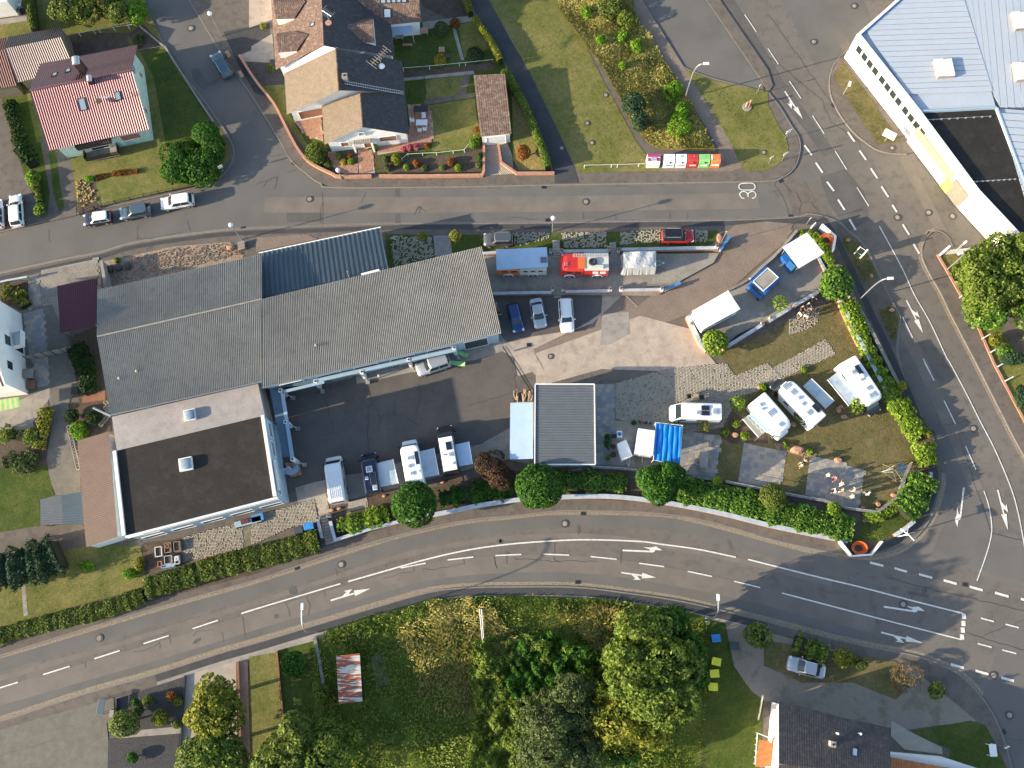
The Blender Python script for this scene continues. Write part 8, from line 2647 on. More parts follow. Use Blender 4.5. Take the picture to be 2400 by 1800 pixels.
# wheelie bins
def bin_(label, tile, s, m, lid, grp=None, rz=0., z=.16, w_=.75):
 P = T1(tile, s, 1.1)
 t = thing('wheelie_bin', label, 'bin', (P.x, P.y, z), rz, grp)
 ORG[t.name] = None
 MB().box(0, 0, .05, w_ * .8, .7, .95, 0, 1.12).build('body', M[m], t, local=True)
 MB().box(0, 0, 1.0, w_, .86, .07, 0, .93).build('lid', M[lid], t, local=True)
 for sg in (-1, 1):
  MB().tube([(sg * w_ * .4, -.34, .1), (sg * w_ * .46, -.34, .1)], .1, 8).build('wheel', M['rubber'], t, local=True)
col_mat('bin_yellow', (.75, .72, .05), .5)
col_mat('bin_dark', (.05, .06, .07), .5)
col_mat('bin_blue', (.03, .22, .55), .5)
bin_('large dark grey bin beside the blue one at the long steps', 'J', '365,1262', 'bin_dark', 'bin_dark', None, .2, w_=1.1)
bin_('bin with bright blue lid at the top of the street steps', 'J', '455,1228', 'bin_dark', 'bin_blue', None, .2, w_=1.2)
bin_('single blue bin above the yellow bins', 'Q', '1765,538', 'bin_blue', 'bin_blue', None, .1, w_=1.0)
bin_('dark blue bin on the gravel drive', 'Q', '1925,605', 'bin_dark', 'bin_dark', None, 0, w_=1.0)
for s_, rz, lb in (('1768,740', -.2, 'topmost of the three yellow bins'), ('1752,843', .05, 'middle one of the three yellow bins'), ('1740,957', -.05, 'lowest of the three yellow bins')):
 bin_(lb + ' beside the tall maple', 'Q', s_, 'bin_yellow', 'bin_yellow', 'yellow bins in a row', rz, w_=1.0)
# boulders, logs, small yard things
M['boulder'] = mat('pink_sandstone', (.42, .22, .15), .85, var=.2, vs=2, bump=.6, bs=3, grain=.15, gs=4)
M['darkrock'] = mat('dark_rock', (.07, .06, .05), .9, var=.4, vs=3, bump=1, bs=3)
def rock(label, tile, s, r_, ry=None, m='boulder', z=.12, name='boulder', hk=.55):
 P = T1(tile, s, z + r_ / 60)
 rr = r_ / 3.687 / 19.5
 ry = (ry or r_) / 3.687 / 19.5
 rot = rnd.uniform(0, 3)
 mb = MB()
 rings = []
 for i in range(6):
  th = math.pi * (i + .3) / 6.6
  rings.append([(P.x + rr * math.sin(th) * math.cos(a) * (1 + .14 * math.sin(a * 2 + rot) + rnd.uniform(-.07, .07)), P.y + ry * math.sin(th) * math.sin(a) * (1 + rnd.uniform(-.08, .08)), z + max(rr, .1) * hk * (1 - math.cos(th)) - .04) for a in np.linspace(0, 6.283, 10)[:-1]])
 t = mb.loft(rings).build(name, M[m])
 tag(t, label, 'rock')
for a in (('big pink boulder in the gravel bed of the camp lawn', 'L', '632,745', 60, 34), ('pink boulder alone on the camp lawn', 'L', '985,838', 34, 27), ('orange boulder between the laurel tufts on the mulch', 'L', '90,620', 32, 25), ('pink stone at the cab of the right motorhome', 'L', '1438,390', 24, 30), ('pink boulder below the right staked tree', 'L', '1035,462', 28, 20), ('pink stone near the fence corner with grey shade', 'L', '1330,1222', 22, 24),
          ('small pink stone at the terrace railing', 'L', '1197,1250', 22, 12), ('flat pink stone at the right terrace railing', 'L', '1462,1140', 26, 18), ('pink stone at the paver corner by the middle motorhome', 'L', '297,215', 18, 22), ('pink stone at the roof corner of the right motorhome', 'L', '700,1440', 1, 1), ('reddish stone between the first two motorhomes', 'L', '595,530', 24, 26), ('reddish stones between the two right motorhomes', 'L', '985,400', 24, 30), ('second reddish stone between the two right motorhomes', 'L', '1010,375', 18, 16),
          ('left pink stones in the gravel bed by the steps', 'J', '650,1090', 20, 18), ('right pink stone in the gravel bed by the steps', 'J', '715,1075', 20, 14), ('pink stone beside the globe tree', 'J', '1105,965', 18, 14), ('rusty stone right of the globe tree', 'J', '1610,845', 18, 14), ('pink rock in the planted stone bed by the driveway', 'n', '590,200', 24, 50), ('pink stone on the island verge at the top', 'H', '700,410', 20, 18), ('pink stone on the island verge by the hedge shade', 'H', '898,720', 16, 20), ('red stone on the second island verge', 'H', '1078,1015', 24, 18)):
 if a[3] > 1:
  rock(*a)
for s_, lb in (('945,662', 'left'), ('1020,650', 'middle'), ('1102,638', 'right')):
 rock(lb + ' one of three dark rock heaps on the rubble plot', 'E', s_, 30, 38, 'darkrock', name='rock_heap', hk=.9)
rock('broken pink paving stones piled at the pallet', 'E', '1985,475', 34, 24, 'boulder', name='rock_heap', hk=.8)
q = scatter([(p.x, p.y) for p in w3(c('L', '430,700 520,690 700,740 790,790 770,820 640,800 440,740'), .2)], 260)
mb = MB()
for x, y in q:
 mb.box(x, y, .17, rnd.uniform(.08, .2), rnd.uniform(.06, .14), .08, rnd.uniform(0, 3), .7)
for x, y in scatter([(p.x, p.y) for p in w3(c('E', '910,640 1180,560 1500,490 1990,440 2090,540 1500,680 920,820'), .2)], 900):
 mb.box(x, y, .15, rnd.uniform(.06, .22), rnd.uniform(.05, .16), .09, rnd.uniform(0, 3), .7)
M['stones'] = mat('mixed_stones', (.3, .22, .165), .9, island=.35)
tag(mb.build('loose_stones', M['stones']), kind='stuff')
t = simple('pallet_stack', 'stack of pale slabs on a pallet at the end of the rubble plot', 'pallet', T1('E', '2085,465', .12))
for k in range(3):
 P = T1('E', '2085,%d' % (440 + 22 * k), .5)
 MB().box(P.x, P.y, .15, .9, .4, .45 - .05 * k, .3).build('slab', M['conc'], t)
P = T1('E', '2085,480', .2)
MB().box(P.x, P.y, .1, 1.2, 1.0, .12, .3).build('pallet', M['wood'], t)
M['log'] = mat('split_log', (.38, .27, .17), .85, var=.3, vs=4)
t = simple('firewood_rack', 'stack of split firewood beside the grey shed', 'firewood', T1('K', '90,300', .12))
for k in range(26):
 P = T1('K', '%d,%d' % (rnd.choice((25, 45, 95, 115, 150, 165)) + rnd.randint(-8, 8), rnd.randint(255, 330)), 1.0)
 a = rnd.uniform(1.2, 1.9)
 d = Vector((math.cos(a), math.sin(a), 0)) * .4
 MB().tube([up(P, .95 + .05 * (k % 3)) - d, up(P, 1.0 + .05 * (k % 3)) + d], .06, 6).build('log', M['log'], t)
P = T1('K', '95,300', .5)
MB().box(P.x, P.y, .12, 2.2, 1.0, .8).build('lower_stack', M['darkmetal'], t)
strip('drain_channel', c('G', '288,1150 400,1320 548,1560'), .14, Z4 + .08, M['darkmetal'], sm=0)
# canopy with blue tarpaulin
M['tarp'] = mat('bright_blue_tarpaulin', (.005, .2, .62), .4, var=.08, vs=2)
t = simple('tarpaulin_shelter', 'bright blue tarpaulin stretched over a white pole frame', 'shelter', T1('t', '1700,540', .16))
q = T3('t', '1450,115 2000,190 1960,1030 1395,900', 2.4)
n, m_ = 30, 10
vs = []
for j in range(m_ + 1):
 for i in range(n + 1):
  u, v_ = i / n, j / m_
  p = q[0].lerp(q[1], u).lerp(q[3].lerp(q[2], u), v_)
  vs.append((p.x, p.y, 2.3 + .17 * abs(math.cos(u * math.pi * 5)) ** .6 + rnd.uniform(-.012, .012) + .03 * math.sin(u * 20 + v_ * 9)))
fs = [(j * (n + 1) + i, j * (n + 1) + i + 1, (j + 1) * (n + 1) + i + 1, (j + 1) * (n + 1) + i) for j in range(m_) for i in range(n)]
MB().add(vs, fs).build('tarpaulin', M['tarp'], t)
fr = T3('t', '1445,95 2025,155 1965,1030 1395,900', 2.3)
mb = MB()
for i in range(4):
 mb.tube([fr[i], fr[(i + 1) % 4]], .04, 5)
 mb.tube([up(fr[i], .15), fr[i]], .04, 5)
mb.build('frame', M['white'], t)
t = simple('caravan', 'white caravan roof beside the blue tarpaulin', 'caravan', T1('t', '1220,500', .16))
q = T3('t', '1070,215 1440,265 1392,805 990,752', 2.7)
MB().prism(q, 2.55, 2.7).build('roof', M['white'], t, bevel=.05)
MB().prism(inset(q, .06), .55, 2.54).build('body', M['grp'], t)
ft = inset(q, .06)
winbox(t, ft[3], ft[2], 1.2, 1.5, 1.3, .7)
mb = MB()
a = T3('t', '1160,800 1150,960', .7)
mb.tube([up(a[0], .7), up(a[1], .6)], .04, 5)
mb.build('drawbar', M['metal'], t)
t = simple('box_trailer', 'small white box trailer standing askew beside the caravan', 'trailer', T1('t', '775,690', .16))
q = T3('t', '605,555 805,462 948,818 722,915', 1.9)
MB().prism(q, 1.8, 1.9).build('lid', M['white'], t, bevel=.04)
MB().prism(inset(q, .05), .5, 1.79).build('body', M['grp'], t)
a = T3('t', '800,890 870,1050 880,880', .6)
mb = MB()
mb.tube([a[0], a[1]], .035, 5)
mb.tube([a[2], a[1]], .035, 5)
mb.build('drawbar', M['metal'], t)
t = simple('flat_trailer', 'small grey trailer with pale lid on the patio', 'trailer', T1('K', '1662,842', .16))
q = T3('K', '1622,770 1698,770 1695,915 1630,910', 1.2)
MB().prism(q, .5, 1.2).build('body', M['conc'], t, bevel=.03)
a = T3('K', '1615,825 1540,848 1615,885', .6)
mb = MB()
mb.tube([a[0], a[1]], .035, 5)
mb.tube([a[2], a[1]], .035, 5)
mb.build('drawbar', M['metal'], t)
t = simple('gas_heater', 'white square appliance with round blue rimmed top', 'appliance', T1('t', '665,350', .16))
P = T1('t', '665,345', 1.0)
MB().box(P.x, P.y, .16, .62, .8, .85).build('body', M['white'], t)
MB().lathe(P.x, P.y, [(.27, 1.01), (.27, 1.06), (.2, 1.06)], 14).build('rim', M['blue_trim'], t)
MB().lathe(P.x, P.y, [(.1, 1.06), (.1, 1.09)], 10).build('knob', M['darkmetal'], t)
for s_, lb, r_ in (('530,620', 'upper round black table beside the climber', .3), ('530,790', 'lower round black table beside the climber', .36), ('397,135', 'round grey table by the stone bed', .25)):
 P = T1('t', s_, .7)
 t = simple('round_table', lb, 'table', P)
 MB().lathe(P.x, P.y, [(r_, .8), (r_, .84)], 16).build('tabletop', M['darkmetal' if r_ > .26 else 'conc'], t)
 MB().lathe(P.x, P.y, [(.15, .14), (.04, .2), (.04, .8)], 8).build('leg', M['darkmetal'], t)
def bike(label, tile, s, s2):
 a, b = T3(tile, s, .8), T3(tile, s2, .8)
 a, b = a[0], b[0]
 t = simple('motor_scooter', label, 'motorbike', a)
 d = (up(b, 0) - up(a, 0)).normalized()
 n_ = Vector((-d.y, d.x, 0))
 L = (b - a).length
 for k in (.1, .9):
  p = up(a, .45) + d * L * k
  pts = [p + d * .27 * math.cos(x) + Vector((0, 0, .27 * math.sin(x))) for x in np.linspace(0, 6.283, 13)]
  MB().tube(pts, .06, 5, cap=False).build('wheel', M['rubber'], t)
 MB().tube([up(a, .75) + d * L * .05, up(a, .8) + d * L * .5], [.12, .17], 7).build('seat', M['wood'], t)
 MB().tube([up(a, .5) + d * L * .3, up(a, .5) + d * L * .7], [.18, .14], 7).build('engine', M['darkmetal'], t)
 p = up(a, 1.0) + d * L * .78
 MB().tube([p - n_ * .35, p + n_ * .35], .025, 5).build('handlebar', M['metal'], t)
 MB().tube([p, up(a, .4) + d * L * .9], .04, 5).build('fork', M['metal'], t)
bike('motor scooter with brown seat above the caravan', 't', '1110,60', '1330,105')
bike('motorbike half under the end of the workshop hall roof', 'G', '245,800', '262,900')
# camp furniture
def chairlike(label, tile, s, rz, m='white', z=.16, grp=None):
 P = T1(tile, s, .6)
 t = thing('garden_chair', label, 'chair', (P.x, P.y, z), rz, grp)
 ORG[t.name] = None
 MB().box(0, 0, .4, .48, .5, .04).build('seat', M[m], t, local=True)
 MB().box(0, -.27, .44, .48, .06, .5).build('backrest', M[m], t, local=True)
 for x in (-1, 1):
  MB().box(x * .25, 0, .6, .05, .48, .04).build('armrest', M[m], t, local=True)
  for y in (-1, 1):
   MB().box(x * .2, y * .2, 0, .04, .04, .4).build('leg', M[m], t, local=True)
chairlike('white garden chair left of the white garden table', 'B', '1352,1040', -1.57, grp='white chairs at the garden table')
chairlike('white garden chair above the white garden table', 'B', '1450,1005', 3.14, grp='white chairs at the garden table')
chairlike('white garden chair at the lower left of the white table', 'B', '1415,1122', 0, grp='white chairs at the garden table')
chairlike('white garden chair at the lower right of the white table', 'B', '1458,1112', 0, grp='white chairs at the garden table')
def table(label, tile, s, sx, sy, m, h=.74, rz=0., top=None):
 P = T1(tile, s, h)
 t = thing('garden_table', label, 'table', (P.x, P.y, .16), rz)
 ORG[t.name] = None
 MB().box(0, 0, h - .05, sx, sy, .05).build('tabletop', M[m], t, local=True, bevel=.02)
 for x in (-1, 1):
  for y in (-1, 1):
   MB().box(x * (sx / 2 - .08), y * (sy / 2 - .08), 0, .06, .06, h - .05).build('leg', M[m], t, local=True)
table('white garden table on the terracotta terrace', 'B', '1432,1062', 1.5, .85, 'white')
table('round pinkish stone table on the shaded lawn', 'B', '1605,432', .8, .8, 'brick', .6)
table('pink stone bench on the shaded patio', 'B', '1310,390', 1.3, .4, 'brick', .45)
table('dark red bench behind the garden rail', 'B', '1638,490', 1.2, .4, 'wine', .45)
table('dark covered barbecue on the terrace', 'B', '1425,945', 1.9, .9, 'darkmetal', 1.0)
table('brick framed grill box beside the patio', 'B', '1455,270', 1.0, .9, 'brick', .7)
table('garden table and seats under the pale sun awning', 'B', '1240,320', 1.1, .7, 'conc')
table('wooden camping table behind the solar panel van', 'K', '1583,295', .85, .7, 'log')
chairlike('black camping chair left of the camping table', 'K', '1532,292', -1.57, 'darkmetal')
chairlike('black camping chair right of the camping table', 'K', '1635,300', 1.57, 'darkmetal')
table('square concrete fire trough on the patio', 'K', '1703,652', 1.3, .7, 'conc', .5, -.2)
table('dark workbench against the stones by the shed patio', 't', '600,390', 1.1, .5, 'darkmetal', .6)
table('grey meter cabinet beside the bottom left pavement', 'M', '875,1128', .8, 1.7, 'seam', 1.0, -.05)
table('smaller grey cabinet beside the meter cabinet', 'M', '968,1188', .5, .8, 'conc', .9, -.05)
table('white box cabinet at the pavement in the lower right corner', 'Z', '1940,1505', .8, 1.3, 'white', 1.0)
table('dark mat like cover on the neighbour yard', 'm', '770,1275', .9, 1.4, 'darkmetal', .3)
table('planter box with green plants beside the white house', 'm', '320,1230', 1.1, 1.1, 'wood', .6)
table('beige box at the wall of the white house', 'm', '290,1115', 1.4, 1.2, 'terrace', 1.2)
for k, (s_, m_, lb) in enumerate((('400,510', 'white', 'white rimmed tall crate with plants'), ('610,420', 'log', 'yellowish crate with an orange pot'), ('820,390', 'conc', 'pale crate with pots, right one of the upper row'), ('620,690', 'cap', 'grey crate with a white box on it'), ('430,790', 'brick', 'small crate with brick coloured contents'), ('820,700', 'white', 'crate with white pots at the right'), ('620,830', 'bluewall', 'long blue board on the crates'))):
 sz = [(.75, 1.1), (.75, 1.1), (.75, 1.1), (.85, .9), (.4, .6), (.5, .9), (1.5, .3)][k]
 P = T1('b', s_, .5)
 t = thing('plant_crate', lb + ' below the black roof', 'crate', (P.x, P.y, .16), .15, 'plant crates on the ground')
 ORG[t.name] = None
 mb = MB()
 for x, y, a, b in ((0, sz[1] / 2, sz[0], .07), (0, -sz[1] / 2, sz[0], .07), (sz[0] / 2, 0, .07, sz[1] + .07), (-sz[0] / 2, 0, .07, sz[1] + .07)):
  mb.box(x, y, 0, a, b, .45)
 mb.build('side', M[m_], t, local=True)
 MB().box(0, 0, .02, sz[0] - .05, sz[1] - .05, .3).build('contents', M['soil' if k != 6 else 'bluewall'], t, local=True)
 if k in (1, 5):
  MB().lathe(0, .15, [(.2, .3), (.24, .5), (.18, .5), (.15, .36)], 14).build('pot', M['brick' if k == 1 else 'white'], t, local=True)
P = T1('b', '1512,682', .6)
tag(MB().ball(P.x, P.y, .6, .34, 14, 8).build('red_ball', M['c_red'], smooth=True), 'shiny red ball beside the broad hedge', 'ball')
for s_, rz, lb in (('F 1765,1392', -.4, 'upper lime green lounger behind the silver off-roader'), ('F 1738,1482', -.15, 'lower lime green lounger behind the silver off-roader')):
 P = T1('F', s_[2:], .4)
 t = thing('lounger', lb, 'lounger', (P.x, P.y, .16), rz)
 ORG[t.name] = None
 MB().quad((-.8, -.28, .35), (.5, -.28, .3), (.5, .28, .3), (-.8, .28, .35), .06).build('seat', M['c_green'], t, local=True)
 MB().quad((.5, -.28, .3), (1.0, -.28, .6), (1.0, .28, .6), (.5, .28, .3), .06).build('backrest', M['c_green'], t, local=True)
 for x in (-.6, .4):
  MB().box(x, 0, 0, .05, .5, .3).build('leg', M['metal'], t, local=True)
t = simple('patio_awning', 'pale blue sun awning over the shaded patio', 'awning', T1('B', '1235,260', .12))
q = T3('B', '1113,222 1340,200 1352,288 1130,310', 2.4)
MB().quad(*q, .06).build('cloth', M['blueplastic'], t)
for p in q[2:]:
 MB().tube([up(p, .12), p], .03, 5).build('pole', M['white'], t)
t = simple('green_awning', 'lime striped awning at the left edge house', 'awning', T1('m', '90,1440', .12))
q = T3('m', '-120,1400 190,1355 212,1455 -120,1530', 2.4)
for k in range(12):
 MB().quad(q[0].lerp(q[1], k / 12), q[0].lerp(q[1], (k + 1) / 12), q[3].lerp(q[2], (k + 1) / 12), q[3].lerp(q[2], k / 12), .05).build('stripe', M['c_green' if k % 2 else 'paleyellow'], t)
t = simple('yard_gate', 'dark framed glass gate across the neighbour yard', 'gate', T1('m', '460,920', .12))
p, q = T3('m', '235,945 700,850', 1.6)
for k in range(5):
 a, b = up(p.lerp(q, k / 5 + .01), 0), up(p.lerp(q, (k + 1) / 5 - .01), 0)
 MB().quad(up(a, .3), up(b, .3), up(b, 1.7), up(a, 1.7), .04).build('panel', M['conc'], t)
 MB().box(a.x, a.y, .1, .1, .1, 1.7).build('post', M['darkmetal'], t)
t = simple('white_gate', 'white slatted sliding gate with heavy posts beside the street tree', 'gate', T1('H', '1700,500', .12))
p, q = T3('H', '1560,500 1860,470', 1.8)
for k in range(14):
 a, b = p.lerp(q, k / 14), p.lerp(q, (k + .5) / 14)
 MB().quad(up(a, 1.8), up(b, 1.8), up(b, .3), up(a, .3), .05).build('slat', M['white'], t)
for a, b in (('1480,550', '1555,485'), ('1620,510', '1650,475')):
 P = T1('H', a, .1)
 MB().tube([up(P, .1), up(P, 3.2)], .14, 6).build('post', M['white'], t)
t = simple('white_beam', 'two long white beams lying on the meadow', 'beam', T1('O', '1955,430', .2))
for o in (-9, 9):
 a, b = T3('O', '%d,285 %d,580' % (1941 + o, 1966 + o * .6), .9)
 MB().tube([a, b], .05, 5).build('beam', M['white'], t)
for i in (285, 575):
 P = T1('O', '1950,%d' % i, .5)
 MB().box(P.x, P.y, .1, .4, .1, .75).build('stand', M['wood'], t)
P = T1('C', '2030,925', .15)
t = simple('stone_marker', 'sandstone pillars on a round concrete disc on the triangular lawn', 'monument', P)
MB().lathe(P.x, P.y, [(.62, .12), (.62, .25), (.45, .27)], 18).build('disc', M['conc'], t)
for dx, hh in ((-.12, 1.1), (.22, 1.5)):
 MB().box(P.x + dx, P.y, .25, .2, .25, hh, .3).build('pillar', M['brick'], t)
for s_, lb in (('1970,468', 'upper flower tub beside the teal hatchback'), ('2080,640', 'lower flower tub beside the teal hatchback')):
 P = T1('A', s_, .4)
 t = simple('flower_tub', lb, 'planter', P)
 MB().box(P.x, P.y, .12, .5, .9, .4, .6, 1.1).build('tub', M['conc'], t)
 MB().ball(P.x, P.y, .6, .2, 8, 5).build('flowers', M['c_orange'], t)
P = T1('A', '160,90', .8)
t = simple('bird_bath', 'dark urn with a white bowl in the top left garden', 'urn', P)
MB().lathe(P.x, P.y, [(.3, .12), (.38, .5), (.25, .9), (.12, 1.0)], 14).build('urn', M['bin_dark'], t)
MB().lathe(P.x, P.y + .9, [(.1, .12), (.1, .7), (.26, .85), (.2, .82)], 14).build('bowl', M['white'], t)
t = simple('downpipe', 'grey pipe with open top leaning out from the hall corner', 'pipe', T1('m', '1130,1550', .3))
MB().tube([T1('m', '1130,1550', 3.6), T1('m', '950,1465', 4.4)], .12, 8).build('pipe', M['metal'], t)
t = simple('blue_trailer_frame', 'blue and dark frame trailer below the black roof facade', 'trailer', T1('I', '2150,1190', .2))
P = T1('I', '2140,1190', .6)
MB().box(P.x, P.y, .3, 3.2, .7, .3, .25).build('bed', M['bluewall'], t)
MB().box(P.x - .3, P.y, .6, .9, .5, .3, .25).build('engine', M['wine'], t)
for dx in (-1.2, 1.2):
 MB().box(P.x + dx, P.y + dx * .25, .16, .5, .9, .4, .25).build('wheel', M['rubber'], t)
P = T1('J', '15,1155', .4)
MB().box(P.x, P.y, .2, 1.4, .9, .4, .25).build('rear_box', M['blue_trim'], t)
# palisade rings along the gravel path
mb = MB()
for i in range(15):
 P = T1('I', '%d,%d' % (598 + i * 5.6, 375 + i * 25), .3)
 mb.lathe(P.x, P.y, [(.28, .12), (.28, .45), (.18, .45), (.18, .3)], 10)
for i in range(9):
 P = T1('I', '%d,%d' % (915 + (i % 2) * 18 - (i > 6) * 40, 160 + i * 24), .3)
 mb.lathe(P.x, P.y, [(.28, .12), (.28, .45), (.18, .45), (.18, .3)], 10)
tag(mb.build('palisade_rings', M['conc']), kind='stuff')
mb = MB()
for s_, z_ in (('A 690,1590 60', 0), ('A 745,1585 40', 0), ('A 700,1650 40', 0), ('E 700,20 40', 0), ('E 760,40 60', 0), ('E 720,90 30', 0), ('E 800,80 30', 0), ('A 790,1640 30', 0)):
 tl, q, r_ = s_.split()
 P = T1(tl, q, .2)
 for k in range(int(r_) // 5):
  mb.box(P.x + rnd.uniform(-.5, .5), P.y + rnd.uniform(-.5, .5), .15, rnd.uniform(.15, .4), rnd.uniform(.12, .3), .15, rnd.uniform(0, 3), .6)
col_mat('yellow_rock', (.45, .33, .12), .8, var=.3)
tag(mb.build('rockery_stones', M['yellow_rock']), kind='stuff')
# swing seat frame at the terrace corner
t = simple('swing_frame', 'grey metal swing frame with dark seat and slatted bench at the terrace corner', 'swing', T1('p', '1850,250', .5))
for s_ in ('1560,80 1790,170 1500,245', '1500,245 1780,240 1850,450', '1620,215 1800,100 1870,180', '1790,170 1600,270 1850,440', '2100,480 1960,400 1820,190', '2070,105 2200,30 2210,20'):
 a = T3('p', s_, .15)
 b = T3('p', s_, 1.9)
 MB().tube([a[0], b[1], a[2]], .045, 5).build('tube', M['metal'], t)
a = T3('p', '1930,25 2105,130 2020,310 1830,185', 1.3)
MB().quad(*a, .06).build('seat', M['seam'], t)
a, b, e, d_ = T3('p', '2130,60 2200,60 2060,370 1970,400', 1.5)
for k in range(6):
 MB().quad(a.lerp(b, k / 6), a.lerp(b, (k + .7) / 6), d_.lerp(e, (k + .7) / 6), d_.lerp(e, k / 6), .03).build('slat', M['conc'], t)
# people
def skin_obj(name, pts, edges, rad, m, parent):
 me = bpy.data.meshes.new(name)
 me.from_pydata(pts, edges, [])
 me.materials.append(m)
 o = bpy.data.objects.new(name, me)
 COL.objects.link(o)
 o.parent = parent
 o.modifiers.new('skin', 'SKIN')
 if not me.skin_vertices:
  me.attributes
 sv = me.skin_vertices[0].data if me.skin_vertices else None
 if sv:
  for i, r_ in enumerate(rad):
   sv[i].radius = (r_, r_)
  sv[0].use_root = True
 s = o.modifiers.new('sub', 'SUBSURF')
 s.levels = s.render_levels = 1
 for p in me.polygons:
  p.use_smooth = True
 return o
M['skin'] = mat('skin', (.5, .3, .2), .6, var=.03)
CL = {k: col_mat('cloth_' + k, v, .85) for k, v in dict(white=(.72, .72, .7), red=(.6, .05, .05), pink=(.7, .5, .5), yellow=(.5, .5, .12), black=(.03, .03, .035), navy=(.05, .06, .12), blue=(.55, .65, .75), beige=(.5, .42, .32), green=(.1, .2, .12), jean=(.1, .14, .22)).items()}
HAIR = dict(brown=col_mat('hair_brown', (.06, .035, .02), .7), blond=col_mat('hair_blond', (.35, .25, .12), .7), grey=col_mat('hair_grey', (.4, .39, .37), .7), black=col_mat('hair_black', (.02, .018, .015), .6))
def tube_body(r_, seg):
 return seg
def person(label, tile, s, rz, top, leg, hair='brown', h=1.72, arm=(.35, .15), stride=.12, z=.2, lean=0.0, grp=None):
 P = T1(tile, s, z + 1.1)
 t = thing('person', label, 'person', (P.x, P.y, z), rz, grp)
 ORG[t.name] = None
 k = h / 1.72
 ln = lean
 sh = [(ln * .9, y, 1.40) for y in (-.17, .17)]
 V = [(0, 0, .95), (ln * .5, 0, 1.18), (ln, 0, 1.40), (ln * 1.1, 0, 1.50), (ln * 1.25 + .02, 0, 1.60), (ln * 1.25 + .03, 0, 1.68), (ln, .18, 1.38), (.12 + ln + arm[0] * .3, .24, 1.12), (.15 + ln + arm[0], .22, .95 + arm[1]), (ln, -.18, 1.38), (.05 + ln + arm[1] * .3, -.24, 1.12), (.1 + ln + arm[1], -.22, .93 + arm[1] * .4),
         (0, .09, .9), (stride * .6, .1, .5), (stride - .05, .1, .08), (stride + .12, .1, .04), (0, -.09, .9), (-stride * .4, -.1, .5), (-stride - .05, -.1, .08), (-stride + .12, -.1, .04)]
 E = [(0, 1), (1, 2), (2, 3), (3, 4), (4, 5), (2, 6), (6, 7), (7, 8), (2, 9), (9, 10), (10, 11), (0, 12), (12, 13), (13, 14), (14, 15), (0, 16), (16, 17), (17, 18), (18, 19)]
 Rr = [.12, .12, .12, .055, .09, .08, .06, .045, .03, .06, .045, .03, .085, .06, .04, .035, .085, .06, .04, .035]
 V = [(x * k, y * k, zz_ * k) for x, y, zz_ in V]
 skin_obj('body', V, E, [a * k for a in Rr], M['skin'], t)
 tv = [V[i] for i in (0, 1, 2, 6, 7, 9, 10)]
 skin_obj('shirt', tv, [(0, 1), (1, 2), (2, 3), (3, 4), (2, 5), (5, 6)], [.145 * k, .145 * k, .14 * k, .08 * k, .065 * k, .08 * k, .065 * k], CL[top], t)
 skin_obj('trousers', [V[i] for i in (0, 12, 13, 14, 16, 17, 18)], [(0, 1), (1, 2), (2, 3), (0, 4), (4, 5), (5, 6)], [.14 * k, .1 * k, .08 * k, .06 * k, .1 * k, .08 * k, .06 * k], CL[leg], t)
 hx = V[5]
 MB().ball(hx[0] - .02, 0, hx[2] - .01, .105 * k, 10, 6).build('hair', HAIR[hair], t, local=True, smooth=True)
 MB().box(hx[0] + .1 * k, 0, hx[2] - .09 * k, .035, .03, .05).build('nose', M['skin'], t, local=True)
 for i, sg in ((8, 1), (11, -1)):
  for f in range(5):
   a = V[i]
   sk = (f - 2) * .018
   MB().tube([(a[0], a[1] + sk, a[2]), (a[0] + .05, a[1] + sk * 1.5, a[2] - .04), (a[0] + .07, a[1] + sk * 1.4, a[2] - .075 + .01 * abs(f - 2))], [.011, .01, .007], 5).build('finger', M['skin'], t, local=True)
GP = 'people gathered on the lower camp terrace'
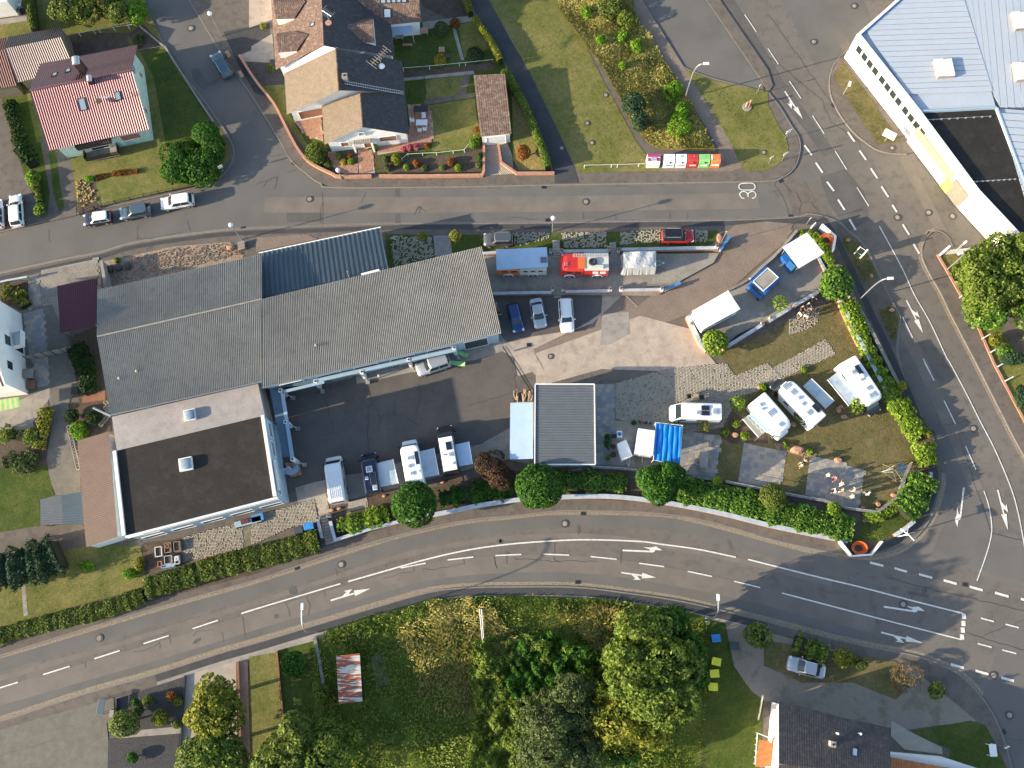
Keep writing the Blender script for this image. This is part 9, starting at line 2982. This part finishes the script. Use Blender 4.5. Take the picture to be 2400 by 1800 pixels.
for a in (('370,310', .3, 'white', 'beige', 'grey', 'person in a white top, furthest left of the group on the camp terrace'), ('545,370', 3.6, 'red', 'jean', 'blond', 'person in a red top on the camp terrace'), ('670,500', .8, 'pink', 'white', 'blond', 'person in pale pink above the middle of the group'), ('540,640', 3.3, 'white', 'black', 'brown', 'person in white with dark hair in the lower left of the group'),
          ('668,630', .2, 'yellow', 'beige', 'grey', 'person in a yellow top standing close to one in white'), ('955,625', 2.9, 'beige', 'beige', 'blond', 'person in beige stretching an arm towards the group'), ('890,775', .5, 'white', 'beige', 'grey', 'person in white with a grey patterned top at the bottom of the group'), ('1155,700', 1.6, 'green', 'jean', 'brown', 'person in a dark green top at the terrace edge'), ('1265,705', 2.6, 'blue', 'white', 'grey', 'person in light blue standing on the grass right of the terrace')):
 person(a[5], 'p', a[0], a[1], a[2], a[3], a[4], grp=GP, z=.2, lean=.06)
GK = 'people below the kiosk terrace wall'
for a in (('1635,1195', 3.9, 'white', 'black', 'black', 'person in a white shirt, lower left one below the kiosk wall'), ('1708,1222', 4.4, 'white', 'black', 'brown', 'person in a white shirt, lower right one below the kiosk wall'), ('1660,1110', 5.0, 'black', 'black', 'blond', 'person in black below the kiosk wall behind the white shirts'), ('1735,1070', 5.2, 'navy', 'black', 'grey', 'person in dark clothes close to the kiosk wall'), ('1770,1140', 3.4, 'navy', 'jean', 'brown', 'person in navy right of the white shirts'), ('1795,985', 5.5, 'black', 'black', 'brown', 'person in black nearest the bush at the kiosk wall')):
 person(a[5], 'n', a[0], a[1], a[2], a[3], a[4], grp=GK, z=.2)
person('person in beige bending forward on the grass strip between the terraces', 'L', '672,865', 3.8, 'beige', 'beige', 'brown', lean=.25, stride=.3)
person('second person in dark trousers on the grass strip between the terraces', 'L', '690,850', 1.0, 'beige', 'black', 'blond', stride=.3)
P = T1('n', '1885,1140', .4)
t = simple('dog', 'small pale dog on the grass below the kiosk wall', 'dog', P, .2)
t.rotation_euler = (0, 0, .6)
ORG[t.name] = None
V = [(0, 0, .42), (.22, 0, .44), (.36, 0, .56), (.46, 0, .58), (-.22, 0, .42), (-.38, 0, .55), (.2, .09, .25), (.22, .09, .03), (.2, -.09, .25), (.22, -.09, .03), (-.2, .09, .28), (-.27, .09, .16), (-.22, .09, .03), (-.2, -.09, .28), (-.27, -.09, .16), (-.22, -.09, .03), (.58, 0, .54)]
skin_obj('body', V, [(0, 1), (1, 2), (2, 3), (3, 16), (0, 4), (4, 5), (1, 6), (6, 7), (1, 8), (8, 9), (4, 10), (10, 11), (11, 12), (4, 13), (13, 14), (14, 15)], [.13, .13, .08, .08, .11, .025, .045, .03, .045, .03, .06, .035, .03, .06, .035, .03, .035], M['tantile'], t)
for sg in (-1, 1):
 MB().box(.44, sg * .06, .62, .05, .03, .09).build('ear', M['tantile'], t, local=True)
